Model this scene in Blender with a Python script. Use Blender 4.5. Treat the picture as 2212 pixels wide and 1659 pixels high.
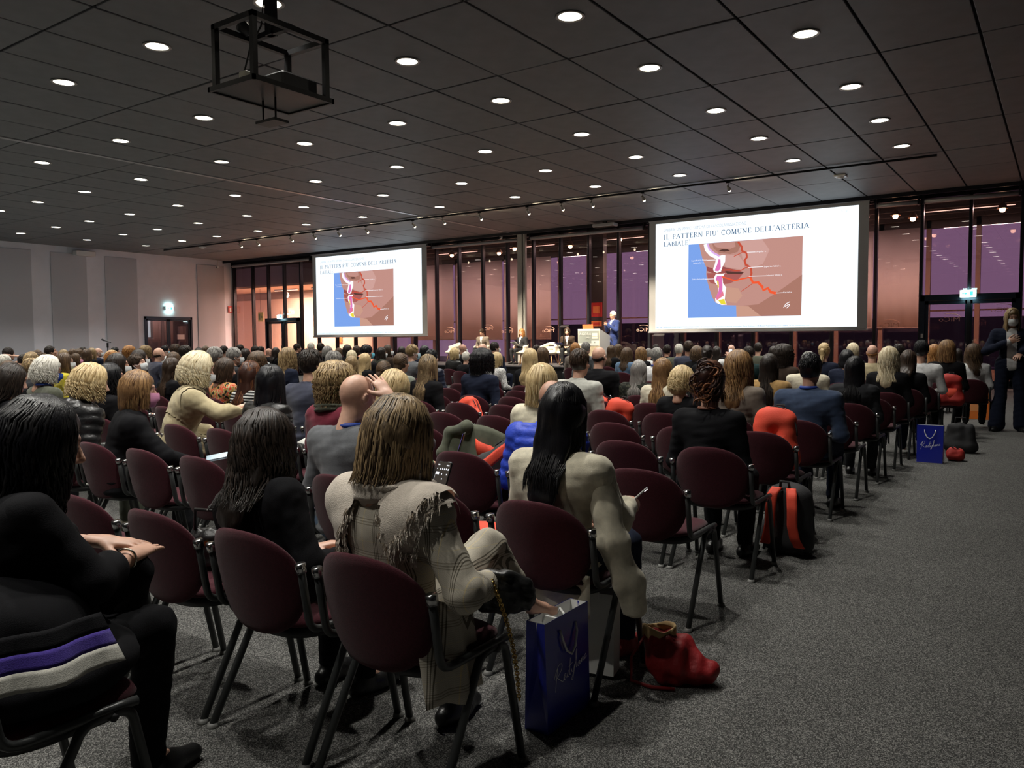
import bpy, math, random
import numpy as np
from mathutils import Matrix, Vector
for _o in list(bpy.data.objects): bpy.data.objects.remove(_o)
S = bpy.context.scene
C = S.collection
PI = math.pi
# ------------------------------------------------------------------ camera (calibrated from the room's vanishing points)
HC = 1.40
FPX = 1711.52
RW = np.array([[0.82014595, 0.02654788, -0.57153813],
               [0.57212275, -0.0485539, 0.81872955],
               [-0.00601487, -0.99846769, -0.05500993]])
cam_d = bpy.data.cameras.new('camera'); cam = bpy.data.objects.new('camera', cam_d); C.objects.link(cam)
cam_d.sensor_fit = 'HORIZONTAL'; cam_d.sensor_width = 36.0; cam_d.lens = FPX / 2212 * 36.0
cam_d.clip_start = 0.05; cam_d.clip_end = 200
cam.matrix_world = Matrix(((RW[0,0], -RW[0,1], -RW[0,2], 0), (RW[1,0], -RW[1,1], -RW[1,2], 0), (RW[2,0], -RW[2,1], -RW[2,2], HC), (0,0,0,1)))
S.camera = cam
# ------------------------------------------------------------------ world, exposure
w = bpy.data.worlds.new('dusk_sky'); S.world = w; w.use_nodes = True
bg = w.node_tree.nodes['Background']; bg.inputs[0].default_value = (0.28, 0.19, 0.29, 1); bg.inputs[1].default_value = 1.7
S.view_settings.view_transform = 'Standard'
try: S.view_settings.look = 'None'
except Exception: pass
S.view_settings.gamma = 1.0; S.view_settings.use_curve_mapping = False
S.view_settings.exposure = 0.0
LAMP_W = 370.0          # watts of one ceiling downlight
FOYER_W = 430.0         # warm foyer lamps behind the glass
TRACK_W = 1700.0
SCREEN_E = 1.12
# ------------------------------------------------------------------ geometry helpers
def rotz(a): c, s = math.cos(a), math.sin(a); return np.array([[c,-s,0],[s,c,0],[0,0,1.0]])
def rotx(a): c, s = math.cos(a), math.sin(a); return np.array([[1.0,0,0],[0,c,-s],[0,s,c]])
def roty(a): c, s = math.cos(a), math.sin(a); return np.array([[c,0,s],[0,1.0,0],[-s,0,c]])
def V(*a): return np.array(a, float)
def nrm(v): v = np.asarray(v, float); return v / (np.linalg.norm(v) + 1e-12)
def tag(o, label=None, cat=None, group=None, kind=None):
    if label: o['label'] = label
    if cat: o['category'] = cat
    if group: o['group'] = group
    if kind: o['kind'] = kind
    return o
def thing(name, label=None, cat=None, loc=(0,0,0), rz=0.0, group=None):
    o = bpy.data.objects.new(name, None); C.objects.link(o); o.empty_display_size = 0.1
    o.location = loc; o.rotation_euler = (0, 0, rz)
    return tag(o, label, cat, group)
def mesh_data(name, verts, faces, mat=None, smooth=False):
    me = bpy.data.meshes.new(name)
    me.from_pydata([tuple(v) for v in np.asarray(verts, float).tolist()], [], [tuple(f) for f in faces])
    if mat is not None: me.materials.append(mat)
    if smooth: me.polygons.foreach_set('use_smooth', [True] * len(me.polygons))
    me.update(); return me
def link(name, me, parent=None, mat=None, loc=None):
    o = bpy.data.objects.new(name, me); C.objects.link(o)
    if parent is not None: o.parent = parent
    if loc is not None: o.location = loc
    if mat is not None:
        o.material_slots[0].link = 'OBJECT'; o.material_slots[0].material = mat
    return o
class MB:
    """collects shapes and links them as ONE mesh object"""
    def __init__(s): s.v = []; s.f = []; s.n = 0
    def add(s, verts, faces):
        verts = np.asarray(verts, float); s.v.append(verts); n = s.n
        s.f.extend(tuple(int(i) + n for i in f) for f in faces); s.n += len(verts); return s
    def box(s, lo, hi, bev=0.0):
        (a,b,c),(d,e,f) = lo, hi
        if bev <= 0:
            return s.add([(a,b,c),(d,b,c),(d,e,c),(a,e,c),(a,b,f),(d,b,f),(d,e,f),(a,e,f)],
                         [(0,3,2,1),(4,5,6,7),(0,1,5,4),(1,2,6,5),(2,3,7,6),(3,0,4,7)])
        o = []
        for z, ins in ((c, bev), (c + bev, 0), (f - bev, 0), (f, bev)):
            x0, x1, y0, y1 = a + ins, d - ins, b + ins, e - ins
            k = bev if ins == 0 else bev * .5
            o += [(x0+k,y0,z),(x1-k,y0,z),(x1,y0+k,z),(x1,y1-k,z),(x1-k,y1,z),(x0+k,y1,z),(x0,y1-k,z),(x0,y0+k,z)]
        F = [tuple(range(7,-1,-1)), tuple(range(24,32))]
        for r in range(3):
            for i in range(8):
                j = (i+1) % 8; F.append((r*8+i, r*8+j, r*8+8+j, r*8+8+i))
        return s.add(o, F)
    def xbox(s, cen, size, R=None, bev=0.0):
        t = MB().box([-q/2 for q in size], [q/2 for q in size], bev)
        v = np.concatenate(t.v)
        if R is not None: v = v @ np.asarray(R).T
        return s.add(v + np.asarray(cen), t.f)
    def tube(s, pts, r, n=8, caps=True, flat=1.0):
        pts = [np.asarray(p, float) for p in pts]; m = len(pts)
        rs = r if hasattr(r, '__len__') else [r] * m
        vs = []; up = None
        for i, p in enumerate(pts):
            d = nrm(pts[min(i+1, m-1)] - pts[max(i-1, 0)])
            if up is None:
                up = np.array([0,0,1.0]) if abs(d[2]) < .9 else np.array([0,1.0,0])
            a = np.cross(d, up)
            if np.linalg.norm(a) < 1e-4: a = np.cross(d, [1,0,0.3])
            a = nrm(a); b = np.cross(a, d); up = b
            for k in range(n):
                t = 2*PI*k/n
                vs.append(p + rs[i]*(a*math.cos(t) + b*math.sin(t)*flat))
        F = []
        for i in range(m-1):
            for k in range(n):
                q = (k+1) % n; F.append((i*n+k, i*n+q, (i+1)*n+q, (i+1)*n+k))
        if caps: F += [tuple(range(n-1,-1,-1)), tuple(range((m-1)*n, m*n))]
        return s.add(vs, F)
    def lathe(s, prof, cen=(0,0,0), n=20, R=None):
        vs = []; m = len(prof)
        for (r, z) in prof:
            for k in range(n):
                t = 2*PI*k/n; vs.append((r*math.cos(t), r*math.sin(t), z))
        vs = np.array(vs)
        if R is not None: vs = vs @ np.asarray(R).T
        vs = vs + np.asarray(cen, float)
        F = []
        for i in range(m-1):
            for k in range(n):
                q = (k+1) % n; F.append((i*n+k, i*n+q, (i+1)*n+q, (i+1)*n+k))
        return s.add(vs, F)
    def prism(s, poly, axis, lo, hi):
        """polygon in the two other axes, extruded along axis"""
        m = len(poly); vs = []
        for h in (lo, hi):
            for (a, b) in poly:
                vs.append((h,a,b) if axis == 0 else (a,h,b) if axis == 1 else (a,b,h))
        F = [tuple(range(m-1,-1,-1)), tuple(range(m, 2*m))]
        for i in range(m):
            j = (i+1) % m; F.append((i, j, m+j, m+i))
        return s.add(vs, F)
    def grid(s, P, thick=0.0):
        """P[i][j] points -> sheet, optionally with thickness along its normals"""
        P = np.asarray(P, float); a, b = P.shape[:2]
        F = [(i*b+j, i*b+j+1, (i+1)*b+j+1, (i+1)*b+j) for i in range(a-1) for j in range(b-1)]
        if thick <= 0: return s.add(P.reshape(-1,3), F)
        du = np.gradient(P, axis=0); dv = np.gradient(P, axis=1)
        N = np.cross(du, dv); N /= np.linalg.norm(N, axis=2, keepdims=True) + 1e-12
        Q = P + N*thick; n0 = a*b
        G = [(n0+f[3], n0+f[2], n0+f[1], n0+f[0]) for f in F]
        bd = [(0,j) for j in range(b)] + [(i,b-1) for i in range(1,a)] + [(a-1,j) for j in range(b-2,-1,-1)] + [(i,0) for i in range(a-2,0,-1)]
        ix = [i*b+j for i, j in bd]
        E = [(ix[(k+1)%len(ix)], ix[k], n0+ix[k], n0+ix[(k+1)%len(ix)]) for k in range(len(ix))]
        return s.add(np.concatenate([P.reshape(-1,3), Q.reshape(-1,3)]), F + G + E)
    def data(s, name, mat=None, smooth=False): return mesh_data(name, np.concatenate(s.v), s.f, mat, smooth)
    def build(s, name, mat, parent=None, smooth=False, loc=None): return link(name, s.data(name, mat, smooth), parent, None, loc)
def struct(name, mb, mat, parent=None, smooth=False):
    o = mb.build(name, mat, parent, smooth)
    if parent is None: o['kind'] = 'structure'
    return o
def copy_tree(o, parent=None):
    c = o.copy(); C.objects.link(c); c.parent = parent
    for ch in list(o.children): copy_tree(ch, c)
    return c
ORD = ['zeroth','first','second','third','fourth','fifth','sixth','seventh','eighth','ninth','tenth','eleventh','twelfth','thirteenth','fourteenth','fifteenth','sixteenth','seventeenth','eighteenth','nineteenth','twentieth',
       'twenty-first','twenty-second','twenty-third','twenty-fourth','twenty-fifth','twenty-sixth','twenty-seventh','twenty-eighth','twenty-ninth','thirtieth','thirty-first','thirty-second','thirty-third','thirty-fourth','thirty-fifth']
# ------------------------------------------------------------------ materials
MATS = {}
def mat(name, col, rough=.6, metal=0.0, spec=.5, noise=0.0, nscale=20.0, bump=0.0, bscale=200.0, stretch=None, emit=None, estr=0.0, sheen=0.0, coat=0.0):
    if name in MATS: return MATS[name]
    m = bpy.data.materials.new(name); m.use_nodes = True; nt = m.node_tree; b = nt.nodes['Principled BSDF']
    b.inputs['Base Color'].default_value = (*col, 1); b.inputs['Roughness'].default_value = rough; b.inputs['Metallic'].default_value = metal
    b.inputs['Specular IOR Level'].default_value = spec
    if sheen: b.inputs['Sheen Weight'].default_value = sheen
    if coat: b.inputs['Coat Weight'].default_value = coat
    if emit: b.inputs['Emission Color'].default_value = (*emit, 1); b.inputs['Emission Strength'].default_value = estr
    if noise > 0 or bump > 0:
        tc = nt.nodes.new('ShaderNodeTexCoord'); mp = nt.nodes.new('ShaderNodeMapping')
        nt.links.new(tc.outputs['Object'], mp.inputs[0])
        if stretch: mp.inputs['Scale'].default_value = stretch
    if noise > 0:
        n = nt.nodes.new('ShaderNodeTexNoise'); n.inputs['Scale'].default_value = nscale; n.inputs['Detail'].default_value = 4
        nt.links.new(mp.outputs[0], n.inputs['Vector'])
        r = nt.nodes.new('ShaderNodeValToRGB'); r.color_ramp.elements[0].position = .3; r.color_ramp.elements[1].position = .7
        r.color_ramp.elements[0].color = (*[c*(1-noise) for c in col], 1); r.color_ramp.elements[1].color = (*[min(1, c*(1+noise)) for c in col], 1)
        nt.links.new(n.outputs['Fac'], r.inputs[0]); nt.links.new(r.outputs[0], b.inputs['Base Color'])
    if bump > 0:
        n2 = nt.nodes.new('ShaderNodeTexNoise'); n2.inputs['Scale'].default_value = bscale; n2.inputs['Detail'].default_value = 3
        nt.links.new(mp.outputs[0], n2.inputs['Vector'])
        bp = nt.nodes.new('ShaderNodeBump'); bp.inputs['Strength'].default_value = bump; bp.inputs['Distance'].default_value = .01
        nt.links.new(n2.outputs['Fac'], bp.inputs['Height']); nt.links.new(bp.outputs[0], b.inputs['Normal'])
    MATS[name] = m; return m
def emis(name, col, st):
    if name in MATS: return MATS[name]
    m = bpy.data.materials.new(name); m.use_nodes = True; nt = m.node_tree
    for n in list(nt.nodes): nt.nodes.remove(n)
    e = nt.nodes.new('ShaderNodeEmission'); e.inputs[0].default_value = (*col, 1); e.inputs[1].default_value = st
    o = nt.nodes.new('ShaderNodeOutputMaterial'); nt.links.new(e.outputs[0], o.inputs[0]); MATS[name] = m; return m
def glassmat(name, tint, refl=.10, rough=0.0):
    if name in MATS: return MATS[name]
    m = bpy.data.materials.new(name); m.use_nodes = True; nt = m.node_tree
    for n in list(nt.nodes): nt.nodes.remove(n)
    t = nt.nodes.new('ShaderNodeBsdfTransparent'); t.inputs[0].default_value = (*tint, 1)
    g = nt.nodes.new('ShaderNodeBsdfGlossy'); g.inputs['Roughness'].default_value = rough; g.inputs[0].default_value = (1,1,1,1)
    fr0 = nt.nodes.new('ShaderNodeLayerWeight'); fr0.inputs[0].default_value = .5
    fr = nt.nodes.new('ShaderNodeMath'); fr.operation = 'POWER'; fr.inputs[1].default_value = 4.5; nt.links.new(fr0.outputs['Facing'], fr.inputs[0])
    mu = nt.nodes.new('ShaderNodeMath'); mu.operation = 'ADD'; mu.inputs[1].default_value = refl; mu.use_clamp = True
    mx = nt.nodes.new('ShaderNodeMixShader'); o = nt.nodes.new('ShaderNodeOutputMaterial')
    nt.links.new(fr.outputs[0], mu.inputs[0]); nt.links.new(mu.outputs[0], mx.inputs[0]); nt.links.new(t.outputs[0], mx.inputs[1]); nt.links.new(g.outputs[0], mx.inputs[2]); nt.links.new(mx.outputs[0], o.inputs[0])
    MATS[name] = m; return m
def area(name, loc, size, watts, col, rot=(0,0,0), parent=None):
    l = bpy.data.lights.new(name, 'AREA'); l.shape = 'RECTANGLE'; l.size, l.size_y = size; l.energy = watts; l.color = col
    o = bpy.data.objects.new(name, l); C.objects.link(o); o.location = loc; o.rotation_euler = rot
    if parent is not None: o.parent = parent
    return o
# ================================================================== SETTING
YW, XL, ZC = 25.57, -35.4, 5.5
XR, YB = 3.2, -7.0
def carpet():
    m = bpy.data.materials.new('carpet_grey'); m.use_nodes = True; nt = m.node_tree; b = nt.nodes['Principled BSDF']; b.inputs['Roughness'].default_value = .95; b.inputs['Specular IOR Level'].default_value = .15
    tc = nt.nodes.new('ShaderNodeTexCoord')
    n = nt.nodes.new('ShaderNodeTexVoronoi'); n.inputs['Scale'].default_value = 300
    n2 = nt.nodes.new('ShaderNodeTexNoise'); n2.inputs['Scale'].default_value = 260; n2.inputs['Detail'].default_value = 2
    n3 = nt.nodes.new('ShaderNodeTexNoise'); n3.inputs['Scale'].default_value = 1.3; n3.inputs['Detail'].default_value = 4
    for q in (n, n2, n3): nt.links.new(tc.outputs['Object'], q.inputs['Vector'])
    r = nt.nodes.new('ShaderNodeValToRGB'); e = r.color_ramp.elements
    e[0].position = .26; e[0].color = (.035,.035,.034,1); e[1].position = .76; e[1].color = (.36,.355,.335,1)
    x = r.color_ramp.elements.new(.53); x.color = (.10,.099,.095,1)
    sv = nt.nodes.new('ShaderNodeSeparateColor'); nt.links.new(n.outputs['Color'], sv.inputs[0]); av = nt.nodes.new('ShaderNodeMixRGB'); av.inputs[0].default_value = .45; nt.links.new(sv.outputs[0], av.inputs[1]); nt.links.new(n2.outputs['Fac'], av.inputs[2]); nt.links.new(av.outputs[0], r.inputs[0])
    mx = nt.nodes.new('ShaderNodeMixRGB'); mx.blend_type = 'MULTIPLY'; mx.inputs[0].default_value = .35
    nt.links.new(r.outputs[0], mx.inputs[1]); nt.links.new(n3.outputs['Fac'], mx.inputs[2])
    nt.links.new(mx.outputs[0], b.inputs['Base Color'])
    bp = nt.nodes.new('ShaderNodeBump'); bp.inputs['Strength'].default_value = .7; bp.inputs['Distance'].default_value = .006
    nt.links.new(n.outputs['Distance'], bp.inputs['Height']); nt.links.new(bp.outputs[0], b.inputs['Normal'])
    return m
struct('floor', MB().box((XL-.2, YB, -.1), (XR+.2, YW+.15, 0)), carpet())
m_ceil = mat('ceiling_void', (.012,.012,.013), .9)
m_panel = mat('ceiling_mesh_panel', (.135,.143,.153), .55, noise=.10, nscale=3.0, bump=.15, bscale=260)
ceil = struct('ceiling', MB().box((XL-.2, YB, ZC+.05), (XR+.2, YW+.15, ZC+.2)), m_ceil)
# expanded-metal ceiling panels, one object each
xs = [-1.05 - 1.2583*i for i in range(-1, 28)]
ys = [2.80, 5.23, 7.75, 10.18, 12.58, 15.0, 17.4, 19.93, 22.12, 24.93]
g = .018
pd = {}
rnd = random.Random(3)
for j in range(len(ys)-1):
    h = ys[j+1]-ys[j]; wd = 1.2583
    key = round(h, 2)
    if key not in pd:
        b = MB(); b.box((-wd/2+g, -h/2+g, 0), (wd/2-g, h/2-g, .035), .006); pd[key] = b.data('ceiling_panel', m_panel)
    for i in range(len(xs)-1):
        cx, cy = (xs[i]+xs[i+1])/2, (ys[j]+ys[j+1])/2
        # outside the picture nothing is split
        c = RW.T @ np.array([cx, cy, ZC-HC]); 
        if c[2] < .5 or not (-1.0 < FPX*c[0]/c[2]/1106 < 1.12 and -1.18 < FPX*c[1]/c[2]/829.5): 
            if not (c[2] > .5 and abs(FPX*c[0]/c[2]) < 1300 and abs(FPX*c[1]/c[2]) < 1050): continue
        o = link('ceiling_panel', pd[key], ceil, loc=(cx, cy, ZC + rnd.uniform(-.004, .004)))
        o.rotation_euler = (rnd.uniform(-.0025,.0025), rnd.uniform(-.0025,.0025), 0)
struct('trim_1', MB().box((-17.56, YB, ZC-.012), (-17.44, 24.9, ZC+.05)), mat('pale_strip', (.42,.42,.43), .35, .6))
b = MB(); b.box((XL, YB, ZC), (XR, 2.79, ZC+.04)); struct('ceiling_rear', b, m_panel)
# white left wall with a hole for the double door, grey acoustic panels
m_wall = mat('white_plaster', (.79,.82,.90), .85, noise=.03, nscale=2.5, bump=.05, bscale=60)
DY0, DY1, DZ = 20.66, 23.14, 2.63
b = MB(); b.box((XL-.2, YB, 0), (XL, DY0, ZC+.05)); b.box((XL-.2, DY1, 0), (XL, YW+.15, ZC+.05)); b.box((XL-.2, DY0, DZ), (XL, DY1, ZC+.05))
wl = struct('wall_left', b, m_wall)
m_ac = mat('grey_acoustic_felt', (.54,.565,.62), .95, bump=.2, bscale=300)
for (a, c) in ((9.4,10.95), (11.9,13.4), (14.2,15.78), (16.55,18.06), (18.87,20.37), (23.47,25.01)):
    MB().box((XL, a, .12), (XL+.035, c, 5.27), .008).build('acoustic_panel', m_ac, wl)
m_dframe = mat('dark_door_frame', (.035,.045,.065), .35, .4)
m_glass = glassmat('clear_glass', (.80,.74,.78), .05)
m_dglass = glassmat('door_glass', (.55,.50,.55), .22)
d1 = thing('door_1'); d1['kind'] = 'structure'
f = .09
b = MB(); b.box((XL-.12, DY0, 0), (XL+.03, DY0+f, DZ)); b.box((XL-.12, DY1-f, 0), (XL+.03, DY1, DZ)); b.box((XL-.12, DY0, DZ-.12), (XL+.03, DY1, DZ)); b.build('door_frame', m_dframe, d1)
mid = (DY0+DY1)/2
for (a, c) in ((DY0+f, mid), (mid, DY1-f)):
    b = MB(); b.box((XL-.08, a+.005, .01), (XL-.02, a+.09, DZ-.12)); b.box((XL-.08, c-.09, .01), (XL-.02, c-.005, DZ-.12)); b.box((XL-.08, a, DZ-.2), (XL-.02, c, DZ-.125)); b.box((XL-.08, a, .01), (XL-.02, c, .22))
    lf = b.build('door_leaf', m_dframe, d1)
    MB().box((XL-.06, a+.09, .22), (XL-.045, c-.09, DZ-.2)).build('pane', m_dglass, lf)
    MB().tube([(XL-.01, c-.13 if a < mid-.1 else a+.13, .9), (XL+.03, c-.13 if a < mid-.1 else a+.13, .95), (XL+.03, c-.13 if a < mid-.1 else a+.13, 1.25), (XL-.01, c-.13 if a < mid-.1 else a+.13, 1.3)], .014).build('door_handle', mat('brushed_steel', (.5,.5,.5), .3, 1), lf)
MB().box((XL-.02, 22.35, 1.55), (XL-.012, 22.72, 1.78)).build('door_notice', mat('paper_pinkish', (.75,.62,.60), .7), d1)
b = MB(); b.box((XL-1.6, DY0-.6, -.02), (XL-1.5, DY1+.6, 3.2)); b.box((XL-1.6, DY0-.6, 0), (XL-.2, DY0-.5, 3.2)); b.box((XL-1.6, DY1+.5, 0), (XL-.2, DY1+.6, 3.2)); b.box((XL-1.6, DY0-.6, 3.1), (XL-.2, DY1+.6, 3.2)); b.box((XL-1.6, DY0-.6, -.1), (XL-.2, DY1+.6, 0))
struct('wall_lobby', b, mat('lobby_plaster', (.62,.50,.47), .8))
area('lobby_lamp', (XL-.8, (DY0+DY1)/2, 3.05), (.6,.6), 14, (1,.78,.66))
# other walls of the hall (behind and beside the camera)
m_dw = mat('dark_hall_wall', (.10,.10,.11), .8)
struct('wall_back', MB().box((XL-.2, YB-.15, 0), (XR+.2, YB, ZC+.05)), m_dw)
struct('wall_right', MB().box((XR, YB, 0), (XR+.15, YW+.15, ZC+.05)), m_dw)
# ------------------------------------------------------------------ glazed front wall
m_mull = mat('bronze_mullion', (.030,.031,.038), .32, .6)
m_navy = mat('navy_steel', (.022,.032,.052), .35, .5)
wf = struct('wall_front', MB().box((XL, YW-.07, -.02), (XR, YW+.09, .06)), m_mull)
MX = [-1.03 + 1.213*2, -1.03 + 1.213] + [-1.03 - 1.213*n for n in range(0, 28)] + [XL+.1]
for x in MX:
    MB().box((x-.045, YW-.09, .06), (x+.045, YW+.09, 5.42), .008).build('mullion', m_mull, wf)
MB().box((XL, YW-.09, 5.36), (XR, YW+.09, 5.52)).build('head_rail', m_mull, wf)
for i in range(len(MX)-1):
    x1, x0 = MX[i]-.045, MX[i+1]+.045
    z0 = .06
    if -3.5 < x0 and x1 < -.95: z0 = 2.62
    if -32.8 < (x0+x1)/2 < -30.2: z0 = 2.56
    MB().box((x0, YW-.006, z0), (x1, YW+.006, 5.36)).build('pane', m_glass, wf)
def glass_door(n, xa, xb, zt):
    d = thing(n); d['kind'] = 'structure'; fw = .11; m = (xa+xb)/2
    b = MB(); b.box((xa, YW-.13, 0), (xa+fw, YW+.1, zt)); b.box((xb-fw, YW-.13, 0), (xb, YW+.1, zt)); b.box((xa, YW-.13, zt-.17), (xb, YW+.1, zt)); b.build('door_frame', m_navy, d)
    for (a, c) in ((xa+fw, m), (m, xb-fw)):
        b = MB(); y0, y1 = YW-.05, YW+.03
        b.box((a+.004, y0, .02), (a+.09, y1, zt-.17)); b.box((c-.09, y0, .02), (c-.004, y1, zt-.17)); b.box((a, y0, zt-.27), (c, y1, zt-.175)); b.box((a, y0, .02), (c, y1, .2))
        lf = b.build('door_leaf', m_navy, d)
        MB().box((a+.09, YW-.012, .2), (c-.09, YW, zt-.27)).build('pane', m_glass, lf)
        hx = c-.045 if a < m-.1 else a+.045
        MB().tube([(hx, YW-.05, .95), (hx, YW-.10, 1.0), (hx, YW-.10, 1.2), (hx, YW-.05, 1.25)], .012).build('push_bar', mat('brushed_steel', (.5,.5,.5), .3, 1), lf)
    return d
glass_door('door_2', -3.45, -1.03, 2.62)
glass_door('door_3', -32.75, -30.3, 2.56)
MB().box((-3.42, YW-.135, 1.40), (-3.36, YW-.13, 1.52)).build('door_switch', mat('switch_plastic', (.7,.7,.68), .5)).parent = bpy.data.objects['door_2']
# slender pale column in the middle of the glass
b = MB(); b.box((-17.20, 25.02, 0), (-16.98, 25.24, 5.5), .02); b.box((-16.96, 25.06, 0), (-16.86, 25.2, 5.5), .02)
struct('trim_2', b, mat('pale_column', (.46,.45,.42), .4, .2))
# dark slot between ceiling and glass
struct('trim_3', MB().box((XL, 24.96, 5.40), (XR, 25.0, 5.54)), m_mull)
# roller blind tubes under the ceiling edge
m_tube = mat('roller_tube', (.42,.42,.44), .4, .3)
for (a, c, lab) in ((-35.0,-29.05,'pale roller blind tube above the glass, nearest the white wall'), (-21.60,-17.25,'pale roller blind tube left of the central column'), (-16.75,-12.0,'pale roller blind tube right of the central column'),
                    (-4.66,-3.5,'short pale roller blind tube right of the big screen'), (-3.42,-1.08,'pale roller blind tube above the right glass door'), (-1.0,3.0,'pale roller blind tube at the far right')):
    t = thing('roller_blind', lab, 'blind', (a, 25.22, 5.24))
    MB().tube([(0,0,0), (c-a,0,0)], .062, 14).build('blind_roll', m_tube, t, True)
    for q in (0.02, c-a-.02): MB().box((q-.02, -.07, -.075), (q+.02, .09, .315)).build('bracket', m_mull, t)
    n = max(1, int((c-a)/2.4))
    for q in range(1, n): MB().tube([((c-a)*q/n, -.068, .068), ((c-a)*q/n, 0, -.072), ((c-a)*q/n, .06, .07)], .014).build('hook', m_mull, t)
# ------------------------------------------------------------------ foyer behind the glass
YF = 30.0
m_ffloor = mat('foyer_floor', (.42,.27,.17), .45, noise=.1, nscale=2)
m_fceil = mat('foyer_ceiling', (.05,.04,.038), .7)
m_brown = mat('foyer_brown_mullion', (.13,.065,.045), .5)
m_blind = mat('foyer_blind_fabric', (.42,.335,.315), .9, noise=.05, nscale=1.2, bump=.05, bscale=200)
m_peach = mat('foyer_peach_wall', (.82,.62,.48), .8)
struct('floor_foyer', MB().box((-40, YW+.16, -.1), (6, YF+1.5, 0)), m_ffloor)
cf = struct('ceiling_foyer', MB().box((-40, YW+.16, 5.6), (6, YF+.3, 5.7)), m_fceil)
for k in range(4):
    MB().box((-29.5, 26.3+k*1.05, 5.34-.02*k), (6, 26.42+k*1.05, 5.6)).build('ceiling_beam', m_fceil, cf)
struct('wall_foyer_left', MB().box((-40, YF-1.3, 0), (-28.6, YF-1.1, 3.75)), m_peach)
struct('wall_foyer_top', MB().box((-40, YF-1.2, 3.75), (-28.6, YF-1.05, 5.6)), mat('foyer_grey_band', (.44,.37,.31), .8))
struct('wall_foyer_end', MB().box((-40, YW+.16, 0), (-39.8, YF, 5.6)), m_peach)
struct('wall_foyer_return', MB().box((-28.7, YF-1.2, 0), (-28.55, YF, 5.6)), m_peach)
struct('ceiling_foyer_low', MB().box((-40, YW+.3, 4.15), (-29.2, YF-1.3, 4.25)), mat('foyer_low_ceiling', (.80,.60,.46), .8))
fo = struct('wall_facade', MB().box((-28.6, YF, 0), (6, YF+.12, .35)), m_brown)
for n in range(24):
    x = -28.5 + n*1.45
    MB().box((x-.07, YF-.05, .35), (x+.07, YF+.15, 5.6)).build('facade_mullion', m_brown, fo)
MB().box((-28.6, YF-.05, 5.05), (6, YF+.15, 5.6)).build('facade_header', m_fceil, fo)
MB().box((-28.6, YF+.02, 2.28), (6, YF+.06, 2.33)).build('facade_transom', m_brown, fo)
for n in range(23):
    x = -28.5 + n*1.45
    MB().box((x+.07, YF+.02, .35), (x+1.38, YF+.03, 5.05)).build('facade_pane', m_glass, fo)
# building seen outside, beyond the facade
struct('wall_outside', MB().box((-30.5, 44, 0), (20, 45, 2.4)), mat('outside_dark_wall', (.05,.04,.05), .9))
struct('ground_outside', MB().box((-70, YF+.2, -.3), (40, 60, -.1)), mat('outside_paving', (.06,.05,.055), .9))
# half drawn foyer blinds
for i, (a, c, zb, lab) in enumerate(((-28.4,-27.1,1.6,'brown foyer blind behind the left edge of the left screen'), (-26.9,-24.3,1.45,'wide brown foyer blind behind the left screen'), (-24.1,-21.4,1.45,'brown foyer blind just right of the left screen'),
        (-21.3,-18.75,1.45,'brown foyer blind left of the central column'), (-10.6,-7.9,1.75,'foyer blind behind the right half of the big screen'), (-7.7,-5.55,1.75,'tan foyer blind beside the right edge of the big screen'), (-5.45,-4.1,1.75,'narrow tan foyer blind left of the right glass door'))):
    t = thing('foyer_blind', lab, 'blind', (a, YF-.078, zb))
    n = 24; P = [[(u*(c-a), .012*math.sin(u*22), z) for z in (0, (5.1-zb)*.5, 5.1-zb)] for u in [k/n for k in range(n+1)]]
    MB().grid(P, .006).build('blind_fabric', m_blind, t, True)
    MB().tube([(0,0,0), (c-a,0,0)], .02).build('bottom_bar', m_brown, t)
# ------------------------------------------------------------------ lamps
m_lens = emis('downlight_lens', (1.0,.92,.76), 13.0)
m_ring = mat('downlight_ring', (.30,.29,.27), .35, .8)
m_refl = mat('downlight_reflector', (.7,.68,.62), .2, .9)
LX = [-2.98,-5.26,-8.03,-10.43,-13.03,-15.85,-19.17,-21.93,-24.6,-27.1,-29.4,-32.05]
LY = [6.40, 8.87, 11.22, 13.98, 16.42, 18.88]
LYB = [3.95, 1.5, -.95]
ld_lens = MB().lathe([(0,0),(.10,-.005),(.150,.0)], n=24).data('lens', m_lens, True)
b = MB(); b.lathe([(.150,.02),(.150,-.010),(.178,-.014),(.190,-.004),(.184,.004)], n=24); ld_ring = b.data('trim_ring', m_ring, True)
b = MB(); b.lathe([(.08,.16),(.11,.12),(.14,.05),(.15,.01)], n=20); ld_cone = b.data('reflector', m_refl, True)
def spot(parent, watts, col, ang, blend, rad, loc=(0,0,0), rot=(0,0,0)):
    l = bpy.data.lights.new('lamp_light', 'SPOT'); l.energy = watts; l.color = col; l.spot_size = ang; l.spot_blend = blend; l.shadow_soft_size = rad
    o = bpy.data.objects.new('lamp_light', l); C.objects.link(o); o.parent = parent; o.location = loc; o.rotation_euler = rot; return o
for r, y in enumerate(LY + LYB):
    for c, x in enumerate(LX):
        inview = r < len(LY)
        if inview and y < 7 and c in (0,1,2): inview = False
        lab = 'glowing round downlight, ' + ORD[c+1] + ' from the right in the ' + ORD[len(LY)-r] + ' ceiling row from the glass' if r < 6 else 'round downlight overhead outside the picture, ' + ORD[r-5] + ' row, ' + ORD[c+1] + ' from the right'
        t = thing('ceiling_downlight', lab, 'ceiling lamp', (x, y, ZC-.004), 0, 'recessed ceiling downlights')
        link('lens', ld_lens, t); link('trim_ring', ld_ring, t)
        if inview: link('reflector', ld_cone, t)
        spot(t, LAMP_W*(1,1,1,1,1,1,1.2,1.1,.8)[r], (1.0,.97,.90), math.radians(98), .6, .09, (0,0,-.03))
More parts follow.
